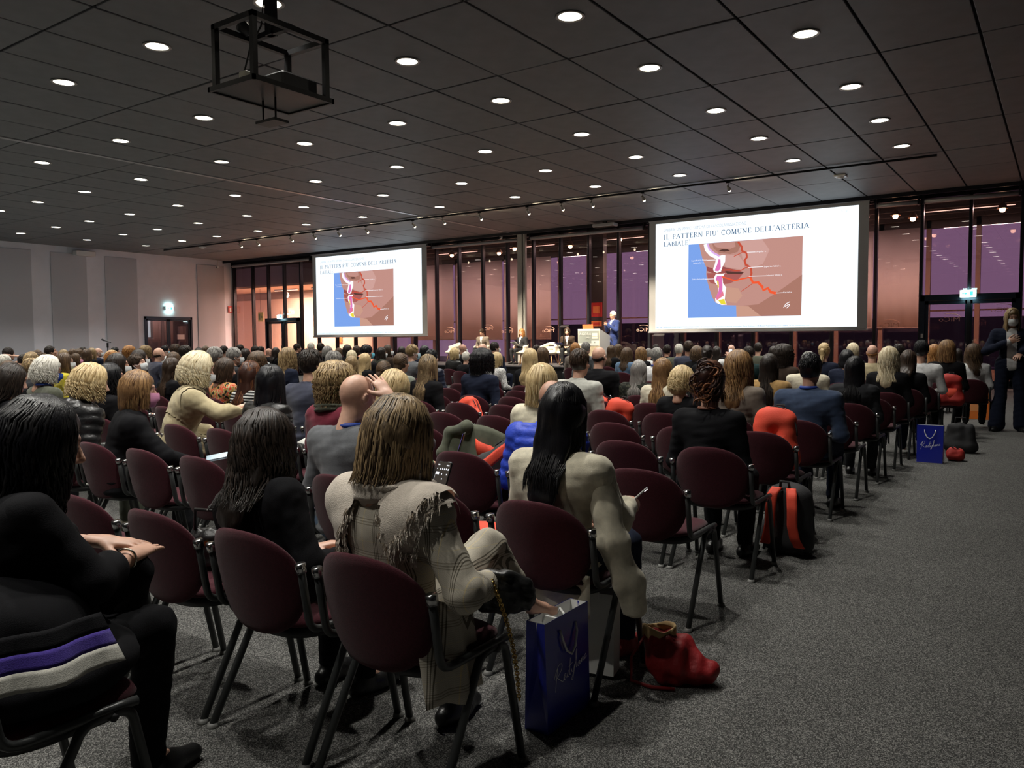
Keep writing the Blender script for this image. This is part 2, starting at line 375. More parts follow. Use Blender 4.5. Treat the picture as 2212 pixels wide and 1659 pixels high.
# black lighting track with little spotlights aimed at the stage
t = thing('lighting_track', 'long black lighting track under the ceiling in front of the screens', 'lighting track', (-32.6, 20.05, ZC-.03))
MB().box((0,-.03,-.05), (30.15,.03,0)).build('track_rail', mat('matt_black', (.008,.008,.009), .5), t)
m_blk = MATS['matt_black']; m_spotl = emis('spot_lens', (1.0,.82,.55), 14.0)
for i, px in enumerate((-27.3,-26.2,-24.2,-22.9,-21.6,-20.2,-18.0,-16.7,-15.2,-13.4,-12.2,-11.2,-9.6,-7.2)):
    a = thing('track_spotlight', 'small spotlight on the black track, ' + ORD[i+1] + ' from the white wall', 'spotlight', (px, 20.05, ZC-.08), 0, 'spotlights on the black track')
    R = rotx(math.radians(58))
    MB().lathe([(.0,.07),(.028,.065),(.034,.03),(.052,-.06),(.052,-.075)], (0,.03,-.14), 14, R).build('lamp_head', mat('spot_silver', (.35,.33,.3), .3, .8), a, True)
    MB().lathe([(0,-.062),(.046,-.062)], (0,.03,-.14), 14, R).build('lamp_lens', m_spotl, a)
    MB().lathe([(0,-.04),(.028,-.028),(.04,0),(.028,.028),(0,.04)], (0,.10,-.20), 12).build('glow_ball', m_spotl, a, True)  # added glowing ball, stands in for the glow from the lamp's sides
    MB().box((-.05,-.025,-.03), (.05,.025,0)).build('adaptor', m_blk, a); MB().tube([(0,0,-.02),(0,.01,-.1)], .009).build('stem', m_blk, a)
    spot(a, TRACK_W*(1 if -20.5 < px < -10.5 else .15), (1,.86,.66), math.radians(50),   .6, .03, (0,.15,-.27), (math.radians(48 if i % 2 else 38), 0, math.radians(-12 if px < -15 else 8)))
    l2 = bpy.data.lights.new('spot_spill', 'SPOT'); l2.energy = 45.0; l2.color = (1,.8,.5); l2.spot_size = 1.5; l2.shadow_soft_size = .03; l2.spot_blend = .8
    o = bpy.data.objects.new('spot_spill', l2); C.objects.link(o); o.parent = a; o.location = (.03,.10,-.12); o.rotation_euler = (math.radians(118), 0, math.radians(-70))
# emergency exit lamps
m_exit = emis('exit_lamp_face', (.55,1.0,.92), 7.0); m_white = mat('white_plastic', (.75,.75,.74), .4)
m_exg = emis('exit_pictogram', (.05,.75,.45), 3.0)
def exit_lamp(lab, loc, rz, drop):
    t = thing('exit_sign', lab, 'exit sign', loc, rz)
    MB().box((-.21,-.03,-.10), (.21,.03,.10), .01).build('housing', m_white, t)
    MB().box((-.195,-.036,-.085), (.195,-.031,.085)).build('lit_face', m_exit, t)
    b = MB(); b.prism([(-.15,-.01),(-.07,-.01),(-.07,-.04),(-.02,.0),(-.07,.04),(-.07,.012),(-.15,.012)], 1, -.039, -.037); b.box((.04,-.039,-.06), (.12,-.037,.06)); b.build('arrow', m_exg, t)
    if drop: MB().tube([(0,0,.1),(0,0,.1+drop)], .012).build('stem', m_navy, t)
    l = bpy.data.lights.new('exit_light', 'AREA'); l.size = .35; l.energy = 5; l.color = (.6,1,.95); o = bpy.data.objects.new('exit_light', l); C.objects.link(o); o.parent = t; o.location = (0,-.06,0); o.rotation_euler = (math.radians(90),0,0)
    return t
exit_lamp('bright exit sign lamp on the white wall above the double door', (XL+.06, 21.91, 3.03), PI/2, 0)
exit_lamp('bright exit sign lamp hanging over the right glass door', (-2.25, YW-.2, 2.62), 0, .25)
exit_lamp('small bright exit sign lamp over the left glass door', (-31.5, YW-.2, 2.62), 0, .2)
# warm foyer lamps behind the glass
m_flamp = emis('foyer_lamp_lens', (1.0,.62,.34), 16.0); m_fl = mat('foyer_lamp_body', (.20,.11,.07), .4, .5)
for i, (x, y) in enumerate(((-33.2,27.2),(-30.9,27.6),(-22.0,27.0),(-19.9,27.6),(-18.4,26.6),(-16.2,27.3),(-13.6,26.5),(-12.2,27.4),(-9.0,27.2),(-6.4,27.2),(-4.35,26.7),(-4.0,27.6),(-1.6,27.2),(1.5,27.2))):
    t = thing('foyer_pendant_lamp', 'warm foyer lamp behind the glass, ' + ORD[i+1] + ' from the white wall', 'lamp', (x, y, 5.35 if x > -29 else 4.0), 0, 'warm lamps in the foyer')
    MB().tube([(0,0,.25),(0,0,-.05)], .015).build('rod', m_fl, t); MB().lathe([(0,-.04),(.06,-.05),(.10,-.12),(.15,-.22)], n=16).build('shade', m_fl, t, True)
    MB().lathe([(0,-.33),(.06,-.31),(.085,-.25),(.07,-.20),(0,-.17)], n=16).build('lamp_bulb', m_flamp, t, True)
    spot(t, FOYER_W * (3.0 if x < -29 else 1), (1,.72,.52), math.radians(150), .8, .1, (0,0,-.36))
for x in (-33.5, -30.6):
    t = thing('foyer_light_strip', 'linear light strip in the peach foyer, %s' % ('near the white wall' if x < -32 else 'beside the left screen'), 'lamp', (x, 27.4, 4.1), 0)
    MB().box((-.9,-.05,-.02), (.9,.05,.05)).build('strip_housing', m_white, t); MB().box((-.88,-.04,-.03), (.88,.04,-.021)).build('strip_diffuser', emis('strip_light', (1,.72,.5), 7), t)
    area('strip_light', (0,0,-.06), (1.7,.1), 330, (1,.76,.56), parent=t)
for i, x in enumerate((-26.5, -22.5, -18.5, -14.5, -10.5, -6.5, -2.5)):  # added fill lamps, spread soft even light over the foyer blinds
    t = thing('foyer_fill_lamp', 'long foyer ceiling lamp behind the glass, ' + ORD[i+1] + ' from the white wall', 'lamp', (x, 27.9, 5.32), 0)
    MB().box((-1.2,-.06,0), (1.2,.06,.08)).build('fill_housing', m_fl, t); MB().box((-1.18,-.045,-.012), (1.18,.045,-.001)).build('fill_diffuser', emis('foyer_fill_glow', (1,.62,.45), 2.5), t)
    area('foyer_fill_light', (0,0,-.03), (2.3,.09), 120, (1,.74,.62), parent=t)
# ceiling mounted gadgets
def sensor(lab, loc, s=1.0):
    t = thing('ceiling_detector', lab, 'detector', loc)
    MB().box((-.14*s,-.14*s,-.05*s), (.14*s,.14*s,0), .012).build('housing', m_white, t); MB().lathe([(.09*s,-.05*s),(.06*s,-.08*s),(0,-.085*s)], n=16).build('sensor_dome', m_white, t, True)
sensor('white square detector on the ceiling near the right end of the track', (-4.75, 21.3, ZC), 1.0)
sensor('white square detector on the ceiling by the left end of the track', (-30.6, 20.6, ZC), .9)
for (lab, loc, rz) in (('small white security camera hanging left of the central column', (-18.0, 25.1, 5.38), PI), ('small white security camera in the corner by the white wall', (XL+.25, 24.5, 5.18), PI*.75)):
    t = thing('security_camera', lab, 'camera', loc, rz)
    MB().lathe([(0,.07),(.05,.06),(.062,0),(.05,-.06),(0,-.07)], n=14).build('camera_body', m_white, t, True); MB().lathe([(0,0),(.03,0),(.03,.03)], (0,.05,-.02), 12, rotx(-1.4)).build('camera_lens', m_blk, t); MB().tube([(0,0,.06),(0,0,5.545-loc[2])], .02).build('mount', m_white, t)
t = thing('flat_box', 'flat grey box hanging under the ceiling edge left of the big screen', 'equipment box', (-13.2, 24.6, 5.36)); MB().box((-.42,-.16,-.05), (.42,.16,.06), .015).build('housing', mat('grey_plastic', (.42,.42,.44), .5), t); MB().box((-.36,-.12,-.06), (.36,.12,-.05)).build('grille', m_blk, t); MB().box((-.06,-.06,.06), (.06,.06,.14)).build('mount', m_blk, t)
t = thing('wall_speaker', 'pale box fixed high on the white wall under the ceiling', 'equipment box', (XL+.2, 17.9, 5.30)); MB().box((-.18,-.42,-.12), (.16,.42,.10), .02).build('housing', m_white, t); MB().box((-.1,-.36,-.13), (.1,.36,-.121)).build('grille', mat('grey_plastic', (.42,.42,.44), .5), t)
# ------------------------------------------------------------------ projector in its ceiling frame
t = thing('ceiling_projector', 'black projector on a framed tray hanging from the ceiling', 'projector', (-7.47, 5.98, 4.2))
m_pf = mat('black_steel_frame', (.010,.010,.011), .35, .3)
MB().box((-.39,-.55,-.02), (.39,.55,.01), .006).build('tray', mat('dark_tray', (.022,.023,.022), .35, .2), t)
b = MB(); 
for (a, c) in (((-.40,-.56),(-.37,.56)), ((.37,-.56),(.40,.56)), ((-.40,-.56),(.40,-.53)), ((-.40,.53),(.40,.56))): b.box((*a,-.035), (*c,.02))
b.build('tray_rim', m_pf, t)
for (x, y) in ((-.33,-.5),(.33,-.5),(-.33,.5),(.33,.5)): MB().box((x-.03, y-.03, 0), (x+.03, y+.03, .70)).build('hanger_post', m_pf, t)
for x in (-.33,.33): MB().box((x-.03,-.53,.64), (x+.03,.53,.70)).build('top_bar', m_pf, t)
for y in (-.5,.5): MB().box((-.36, y-.03,.64), (.36, y+.03,.70)).build('top_bar', m_pf, t)
MB().box((-.05,-.05,.66), (.05,.05,1.3)).build('ceiling_pole', m_pf, t)
MB().box((-.33,-.03,.66), (.33,.03,.72)).build('cross_bar', m_pf, t)
pr = MB().box((-.22,-.05,.03), (.24,.46,.23), .02).build('projector_body', mat('projector_black', (.014,.014,.016), .4), t)
MB().lathe([(.0,.0),(.05,.0),(.06,.03),(.06,.09)], (.02,.50,.13), 16, rotx(PI/2)).build('projector_lens', mat('lens_glass', (.02,.02,.03), .05), pr, True)
MB().box((-.15,-.34,.02), (-.03,-.24,.20), .008).build('power_box', mat('cream_plastic', (.72,.70,.58), .5), t)
MB().box((-.34,-.5,.012), (-.22,-.36,.05)).build('cable_clip', m_white, t)
b = MB(); b.tube([(-.2,.02,-.02),(-.2,.02,-.26),(.0,.06,-.28)], .012); b.tube([(.02,.02,-.02),(.02,.02,-.26)], .012); b.box((-.24,-.06,-.30), (.1,.14,-.27)); b.build('lower_bracket', m_pf, t)
MB().tube([(-.1,-.3,.2),(-.12,-.2,.5),(-.05,-.1,.75),(0,-.06,1.25)], .010).build('cable', m_blk, t, True)
MB().lathe([(0,.08),(.07,.06),(.07,-.06),(0,-.08)], (-.28,-.15,.76), 12, rotx(1.2)).build('coiled_cable', m_blk, t, True)
# signs on the left wall, foyer signs
m_red = mat('sign_red', (.55,.03,.02), .5); m_yel = mat('sign_yellow_green', (.55,.55,.10), .5); m_or = mat('sign_orange', (.80,.22,.05), .5)
t = thing('fire_sign', 'small red fire extinguisher sign in the corner by the glass', 'sign', (XL+.03, 25.33, 3.08)); MB().box((0,-.13,-.17), (.012,.13,.17)).build('sign_plate', m_red, t); b = MB(); b.box((.012,-.05,-.12), (.016,.05,.06)); b.box((.012,-.02,.06), (.016,.06,.10)); b.build('pictogram', m_white, t)
t = thing('exit_pictogram_sign', 'yellow-green running man exit sign seen through the left glass', 'sign', (-34.6, 26.6, 2.7)); MB().box((-.2,0,-.24), (.2,.012,.24)).build('sign_plate', m_yel, t); b = MB(); b.box((-.16,-.004,-.15), (-.02,0,.15)); b.prism([(.02,-.05),(.1,-.05),(.1,-.1),(.17,0),(.1,.1),(.1,.05),(.02,.05)], 1, -.004, 0); b.build('pictogram', mat('sign_green_dark', (.10,.22,.05), .5), t)
MB().tube([(0,.01,.24),(0,.01,1.46)], .006).build('hanger', m_blk, t)
for (x, z, s, lab) in ((-14.35, 2.55, .24, 'square red fire alarm sign behind the speaker'), (-14.35, 2.02, .22, 'oblong orange sign behind the speaker')):
    t = thing('foyer_sign', lab, 'sign', (x-.4, 26.8, z)); hz = .27 if s > .23 else .1
    MB().box((-s,0,-hz), (s,.015,hz)).build('sign_plate', m_or if s < .23 else m_red, t)
    MB().box((-s*.6,-.006,-hz*.5), (s*.6,0,hz*.5)).build('pictogram', m_or if s > .23 else m_red, t)
    MB().box((-.28,.02,-3), (.28,.3,3.2)).build('pillar', m_fceil, t) if s > .23 else None
t = thing('foyer_poster', 'orange poster on the peach foyer wall beside the left screen', 'poster', (-30.9, 28.65, 1.9)); MB().box((-.18,0,-.55), (.18,.02,.55)).build('poster_sheet', m_or, t); MB().box((-.12,-.004,-.2), (.12,0,.1)).build('poster_panel', mat('poster_yellow', (.8,.5,.1), .6), t)
# ------------------------------------------------------------------ lettering helpers
def text_mesh(body, size, mat_):
    cu = bpy.data.curves.new('t', 'FONT'); cu.body = body; cu.size = size; cu.resolution_u = 2
    o = bpy.data.objects.new('t', cu); C.objects.link(o); bpy.context.view_layer.update()
    me = bpy.data.meshes.new_from_object(o.evaluated_get(bpy.context.evaluated_depsgraph_get()))
    bpy.data.objects.remove(o); me.materials.clear(); me.materials.append(mat_); return me
def fit_text(name, body, x0, x1, z, y, mat_, parent, maxh=None):
    """lettering in the x-z plane facing -y, stretched to a width"""
    me = text_mesh(body, 1.0, mat_); n = len(me.vertices); co = np.zeros(n*3); me.vertices.foreach_get('co', co); co = co.reshape(-1,3)
    w0, w1 = co[:,0].min(), co[:,0].max(); s = (x1-x0)/(w1-w0); h = s if maxh is None else maxh/.7
    q = np.stack([x0 + (co[:,0]-w0)*s, np.full(n, y), z + co[:,1]*h], 1); me.vertices.foreach_set('co', q.ravel()); me.update()
    return link(name, me, parent)
def ribbon(pts, w):
    """flat stroke polygon strips in 2d"""
    pts = [np.array(p, float) for p in pts]; L = []; Rr = []
    for i, p in enumerate(pts):
        d = nrm(pts[min(i+1, len(pts)-1)] - pts[max(i-1, 0)]); nn = np.array([-d[1], d[0]]); ww = w[i] if hasattr(w, '__len__') else w
        L.append(p + nn*ww/2); Rr.append(p - nn*ww/2)
    return [[L[i], L[i+1], Rr[i+1], Rr[i]] for i in range(len(pts)-1)]
def arc(cx, cy, rx, ry, a0, a1, n=9): return [(cx + rx*math.cos(math.radians(a0+(a1-a0)*k/n)), cy + ry*math.sin(math.radians(a0+(a1-a0)*k/n))) for k in range(n+1)]
TK, TN = .155, .08
def glyph(ch):
    """serif capitals as strokes: list of (points, width), advance"""
    st = lambda x: ([(x,0),(x,1)], TK); sf = lambda x, y, h=.15: ([(x-h,y),(x+h,y)], .07)
    if ch == 'I': return [st(.2), sf(.2,.02), sf(.2,.98)], .4
    if ch == 'L': return [st(.2), sf(.2,.98), ([(.05,.025),(.68,.025)], .05), ([(.67,.02),(.69,.24)], .05)], .74
    if ch == 'P': return [st(.2), sf(.2,.02), sf(.2,.98), (arc(.36,.74,.28,.24,90,-90), .09), ([(.2,.98),(.36,.98)], .05), ([(.2,.5),(.36,.5)], .05)], .72
    if ch == 'R': return [st(.2), sf(.2,.02), sf(.2,.98), (arc(.38,.75,.27,.23,90,-90), .09), ([(.2,.98),(.38,.98)], .05), ([(.2,.52),(.38,.52)], .05), ([(.4,.52),(.78,.02)], .12), sf(.8,.02,.08)], .86
    if ch == 'B': return [st(.2), (arc(.36,.75,.25,.23,90,-90), .09), (arc(.38,.27,.30,.25,90,-90), .1), ([(.05,.98),(.36,.98)], .05), ([(.2,.52),(.38,.52)], .05), ([(.05,.02),(.38,.02)], .05)], .76
    if ch == 'D': return [st(.2), (arc(.32,.5,.52,.48,90,-90,12), .11), ([(.05,.98),(.34,.98)], .05), ([(.05,.02),(.34,.02)], .05)], .94
    if ch == 'A': return [([(.08,.02),(.46,1)], TN), ([(.43,1),(.82,.02)], TK), ([(.22,.36),(.66,.36)], .05), sf(.08,.02,.12), sf(.82,.02,.12)], .92
    if ch == 'T': return [st(.4), sf(.4,.02), ([(.03,.975),(.77,.975)], .05), ([(.03,.99),(.02,.78)], .05), ([(.77,.99),(.78,.78)], .05)], .82
    if ch == 'E': return [st(.2), ([(.05,.98),(.62,.98)], .05), ([(.05,.02),(.66,.02)], .05), ([(.2,.52),(.5,.52)], .05), ([(.62,.99),(.63,.8)], .07), ([(.66,.01),(.68,.22)], .07), ([(.5,.42),(.5,.62)], .04)], .74
    if ch == 'N': return [([(.16,0),(.16,1)], TN), ([(.12,1),(.78,0)], TK), ([(.78,0),(.78,1)], TN), sf(.16,.02,.12), sf(.1,.98,.1), sf(.78,.98,.12)], .94
    if ch == 'M': return [([(.14,0),(.2,1)], TN), ([(.19,1),(.52,.04)], TK), ([(.52,.04),(.86,1)], TN), ([(.86,1),(.9,0)], TK), sf(.14,.02,.12), sf(.9,.02,.14), sf(.14,.98,.1), sf(.9,.98,.1)], 1.06
    if ch == 'U': return [([(.18,1),(.18,.3)], TK), (arc(.45,.3,.27,.29,180,360,10), .08), ([(.72,.3),(.72,1)], TN), sf(.18,.98), sf(.72,.98,.13)], .9
    if ch == 'O': return [(arc(.47,.5,.40,.49,0,360,24), .11)], .94
    if ch == 'C': return [(arc(.47,.5,.40,.49,50,310,20), .11), ([(.74,.92),(.75,.68)], .05)], .84
    if ch == "'": return [([(.12,1.02),(.07,.74)], [.11,.04])], .26
    if ch == '1': return [([(.15,.62),(.15,1.08)], .05), ([(.07,.63),(.23,.63)], .03), ([(.15,1.08),(.07,1.0)], .03)], .28
    return [], .42
def serif_text(name, body, x0, z0, cap, width, y, mat_, parent):
    adv = 0; polys = []; tr = .09
    for ch in body:
        ss, a = glyph(ch)
        for pts, wd in ss:
            for q in ribbon(pts, wd): polys.append([(p[0]+adv, p[1]) for p in q])
        adv += a + tr
    sx = width/(adv-tr) if width else cap
    b = MB()
    for q in polys: b.add([(x0 + p[0]*sx, y, z0 + p[1]*cap) for p in q], [(0,1,2,3)])
    return b.build(name, mat_, parent)
# ------------------------------------------------------------------ projection screens
def qmap(px, py):
    p = (px-460)/1085.0; bot = 1113-30*p; top = 425-85*p; return p, (bot-py)/(bot-top)
def em(name, r, g_, b_): 
    f = lambda c: ((c/255+.055)/1.055)**2.4 if c/255 > .04 else c/255/12.92
    return emis('slide_'+name, (f(r), f(g_), f(b_)), SCREEN_E)
def screen(lab, x0, x1, z0, z1, Y):
    W, H = x1-x0, z1-z0
    t = thing('projection_screen', lab, 'projection screen', (x0, Y, z0))
    m_fab = mat('screen_fabric', (.62,.62,.62), .9)
    MB().box((-.24, .0, -.10), (W+.28, .012, H+.16)).build('screen_fabric', m_fab, t)
    MB().tube([(-.3,.03,H+.16),(W+.34,.03,H+.16)], .075, 14).build('screen_roller', mat('screen_case', (.55,.56,.6), .4), t, True)
    MB().tube([(-.26,.0,-.10),(W+.30,.0,-.10)], .028, 10).build('bottom_bar', mat('screen_case', (.55,.56,.6), .4), t, True)
    for q in (-.30, W+.34): MB().box((q-.04,-.03,H+.06), (q+.04,.14,H+.28)).build('bracket', m_mull, t)
    wh = emis('slide_white', (.86,.95,1.0), 1.3); 
    sl = MB().box((0,-.006,0), (W,-.001,H)).build('projected_slide', wh, t)
    k = [0]
    def Pg(name, poly, m, lay, pic=True):
        y = -.008 - lay*.0012
        pts = []
        for (px, py) in poly:
            if pic: p, q = qmap(px, py); u, v = .183+.570*p, .102+.681*q
            else: u, v = px, py
            pts.append((u*W, y, v*H))
        return MB().add(pts, [tuple(range(len(pts)))]).build(name, m, sl)
    def Ln(name, pts, wd, m, lay):
        y = -.008 - lay*.0012; pts2 = []
        for (px, py) in pts: p, q = qmap(px, py); pts2.append(((.183+.570*p)*W, (.102+.681*q)*H))
        b = MB(); ws = wd*W/1900
        for q in ribbon(pts2, ws): b.add([(p[0], y, p[1]) for p in q], [(0,1,2,3)])
        return b.build(name, m, sl)
    skin = em('skin', 186, 138, 128); sk2 = em('skin_light', 198, 154, 146); sk3 = em('skin_shadow', 164, 116, 102); sk4 = em('skin_chin', 194, 148, 130); lip = em('lip', 150, 78, 76); lip2 = em('lip_low', 164, 90, 86); dk = em('dark', 86, 56, 50)
    red = em('artery', 190, 78, 58); red2 = em('artery_bright', 232, 88, 52); wt = em('label_white', 250, 248, 252); pk = em('pink', 214, 112, 176); lil = em('lilac', 214, 170, 226); yl = em('yellow', 226, 210, 60); blu = em('blue', 120, 158, 226)
    pic = [(460,425),(1547,340),(1543,1083),(458,1113)]
    Pg('picture_background', pic, blu, 0)
    Pg('face', [(570,418),(582,480),(600,545),(628,610),(645,640),(642,700),(652,760),(680,850),(705,915),(740,968),(800,990),(940,992),(945,1098),(1543,1083),(1547,340)], skin, 1)
    Pg('cheek_highlight', [(960,390),(1180,370),(1250,470),(1190,600),(1090,640),(1000,560)], sk2, 2)
    Pg('lip_region', [(800,520),(960,520),(1020,600),(1010,660),(840,630),(810,590)], sk2, 2)
    Pg('jaw_shadow', [(1320,870),(1546,700),(1543,1083),(1100,1094),(960,1000),(1150,980)], sk3, 2)
    Pg('neck', [(940,992),(1060,1000),(1180,1092),(945,1098)], sk4, 3)
    Pg('chin_light', [(840,820),(960,830),(1000,900),(940,970),(850,960),(825,900)], sk4, 2)
    Pg('nose', [(700,412),(950,392),(975,440),(950,490),(880,510),(770,500),(715,460)], sk3, 3); Pg('nose_light', [(715,412),(920,396),(930,440),(880,460),(770,455),(730,440)], skin, 4)
    Pg('nostril', [(765,480),(800,466),(850,464),(878,480),(820,488)], dk, 5)
    Pg('upper_lip', [(645,628),(690,640),(730,645),(795,622),(850,640),(930,655),(1015,680),(930,692),(800,690),(700,688),(650,668)], lip, 4)
    Pg('lower_lip', [(650,690),(740,690),(850,695),(1005,690),(960,745),(880,785),(800,795),(735,792),(690,785),(660,750)], lip2, 4)
    Pg('mouth', [(830,668),(900,675),(1015,680),(985,698),(850,694)], dk, 5)
    Ln('nose_section', [(632,418),(645,470),(690,515),(745,540),(790,560)], 36, wt, 6); Ln('nose_section_inner', [(655,416),(672,465),(715,500),(775,530)], 18, lil, 7)
    Pg('upper_section', [(755,540),(800,518),(832,522),(830,580),(805,630),(790,675),(750,688),(718,672),(712,650),(728,610),(738,570)], wt, 7)
    Pg('upper_muscle', [(765,560),(785,562),(788,640),(765,672),(730,668),(735,645),(752,610)], pk, 8)
    Pg('lower_section', [(740,698),(795,698),(828,690),(805,730),(812,785),(843,825),(835,880),(830,940),(850,985),(800,988),(740,965),(735,930),(765,865),(762,810),(730,775),(722,730)], wt, 7)
    Pg('lower_muscle', [(752,715),(800,715),(806,790),(806,850),(790,890),(750,935),(737,925),(768,860),(772,800),(738,750)], pk, 8); Pg('lower_fat', [(750,755),(768,770),(772,830),(760,820)], yl, 9)
    Pg('chin_fat', [(765,945),(825,930),(842,982),(795,980)], yl, 9); Pg('chin_muscle', [(745,910),(812,858),(820,900),(750,945)], em('rose', 222, 120, 140), 8)
    Ln('artery', [(955,395),(988,440),(993,480),(1035,500),(1040,540),(1018,570),(1030,610),(1080,640),(1085,690),(1076,730)], 20, red, 8)
    Ln('artery', [(1076,730),(1100,778),(1150,775),(1190,818),(1196,848),(1240,828),(1266,866),(1315,876)], 24, red2, 8)
    Ln('artery_branch', [(1080,640),(1030,637),(990,660),(930,666),(880,656),(800,662)], 10, red, 8); Ln('artery_branch', [(1078,722),(1030,735),(980,745),(930,760),(880,746),(800,722)], 13, red2, 8)
    Ln('artery_branch', [(1000,490),(960,512),(915,532)], 7, red, 8); Ln('artery_branch', [(1095,785),(1045,822),(985,862)], 6, red, 8)
    for a in ([(1040,493),(1120,490)], [(1050,635),(1195,628)], [(1060,718),(1222,712)], [(630,746),(720,743)], [(650,570),(742,566)], [(1312,874),(1378,870)]): Ln('label_line', a, 5, wt, 9)
    for a in ([(1385,1010),(1405,975),(1442,955)], [(1398,1003),(1420,985),(1440,980)], [(1410,1016),(1438,990),(1440,978)]): Ln('signature', a, 6, wt, 9)
    def lab_txt(s, px, py, px2, h):
        p, q = qmap(px, py); p2, _ = qmap(px2, py); fit_text('slide_label', s, (.183+.570*p)*W, (.183+.570*p2)*W, (.102+.681*q)*H, -.021, wt, sl, h*H)
    for a in (('Angular a.',1128,495,1220,.013), ('Superior labial a.',1200,634,1358,.013), ('Inferior labial a.',1226,716,1370,.013), ('Facial a.',1382,874,1460,.013), ('Superficial & Deep',492,582,648,.013), ('columellar aa.',512,604,626,.012), ('Orbicularis oris',498,757,626,.013)): lab_txt(*a)
    tb = em('title_blue', 52, 86, 122); tg = em('title_grey', 176, 186, 200); fb = em('foot_blue', 100, 140, 185)
    serif_text('slide_title', "IL PATTERN PIU' COMUNE DELL'ARTERIA", .046*W, .848*H, .044*H, .736*W, -.012, tb, sl)
    serif_text('slide_title', "LABIALE", .046*W, .782*H, .042*H, .135*W, -.012, tb, sl); serif_text('slide_title', "1", .183*W, .795*H, .036*H, .008*W, -.012, tb, sl)
    fit_text('slide_subtitle', 'LABBRA: UN AMPIO SISTEMA DI VASCOLARIZZAZIONE', .046*W, .482*W, .922*H, -.012, tg, sl, .028*H)
    fit_text('slide_number', '5    ar', .926*W, .952*W, .955*H, -.012, tg, sl, .014*H)
    fit_text('slide_footnote', 'FACIAL AGEING AND INJECTION ANATOMY: A compendium of evidence-based principles. First Edition, UB Bond Publishing 2017, ISBN, ATB University Ltd', .004*W, .79*W, .012*H, -.012, fb, sl, .012*H)
    return t
screen('large bright projection screen right of the speaker showing a lip artery slide', -11.51, -5.07, 1.748, 5.30, 25.08)
screen('smaller-looking bright projection screen near the white wall showing the same slide', -28.53, -22.06, 1.71, 5.265, 25.08)

# mirror-written logos stuck on the glass
m_logo = mat('glass_logo', (.78,.46,.36), .6)
for (x, z) in ((-4.28,1.72),(-1.45,2.1),(-2.72,1.86),(-21.0,1.73),(-19.03,1.81),(-18.07,1.70),(-16.15,1.70),(-12.2,1.69)):
    lg = thing('glass_logo'); lg.parent = wf; lg.location = (x, YW-.012, z)
    fit_text('logo_letters', 'MiCo', .26, -.26, 0, 0, m_logo, lg, .13)
    MB().tube([(.30*math.cos(a), 0, .08+.14*math.sin(a)) for a in [PI*(.05+.6*k/10) for k in range(11)]], [.004+.006*math.sin(PI*k/10) for k in range(11)], 5).build('logo_swoosh', m_logo, lg)
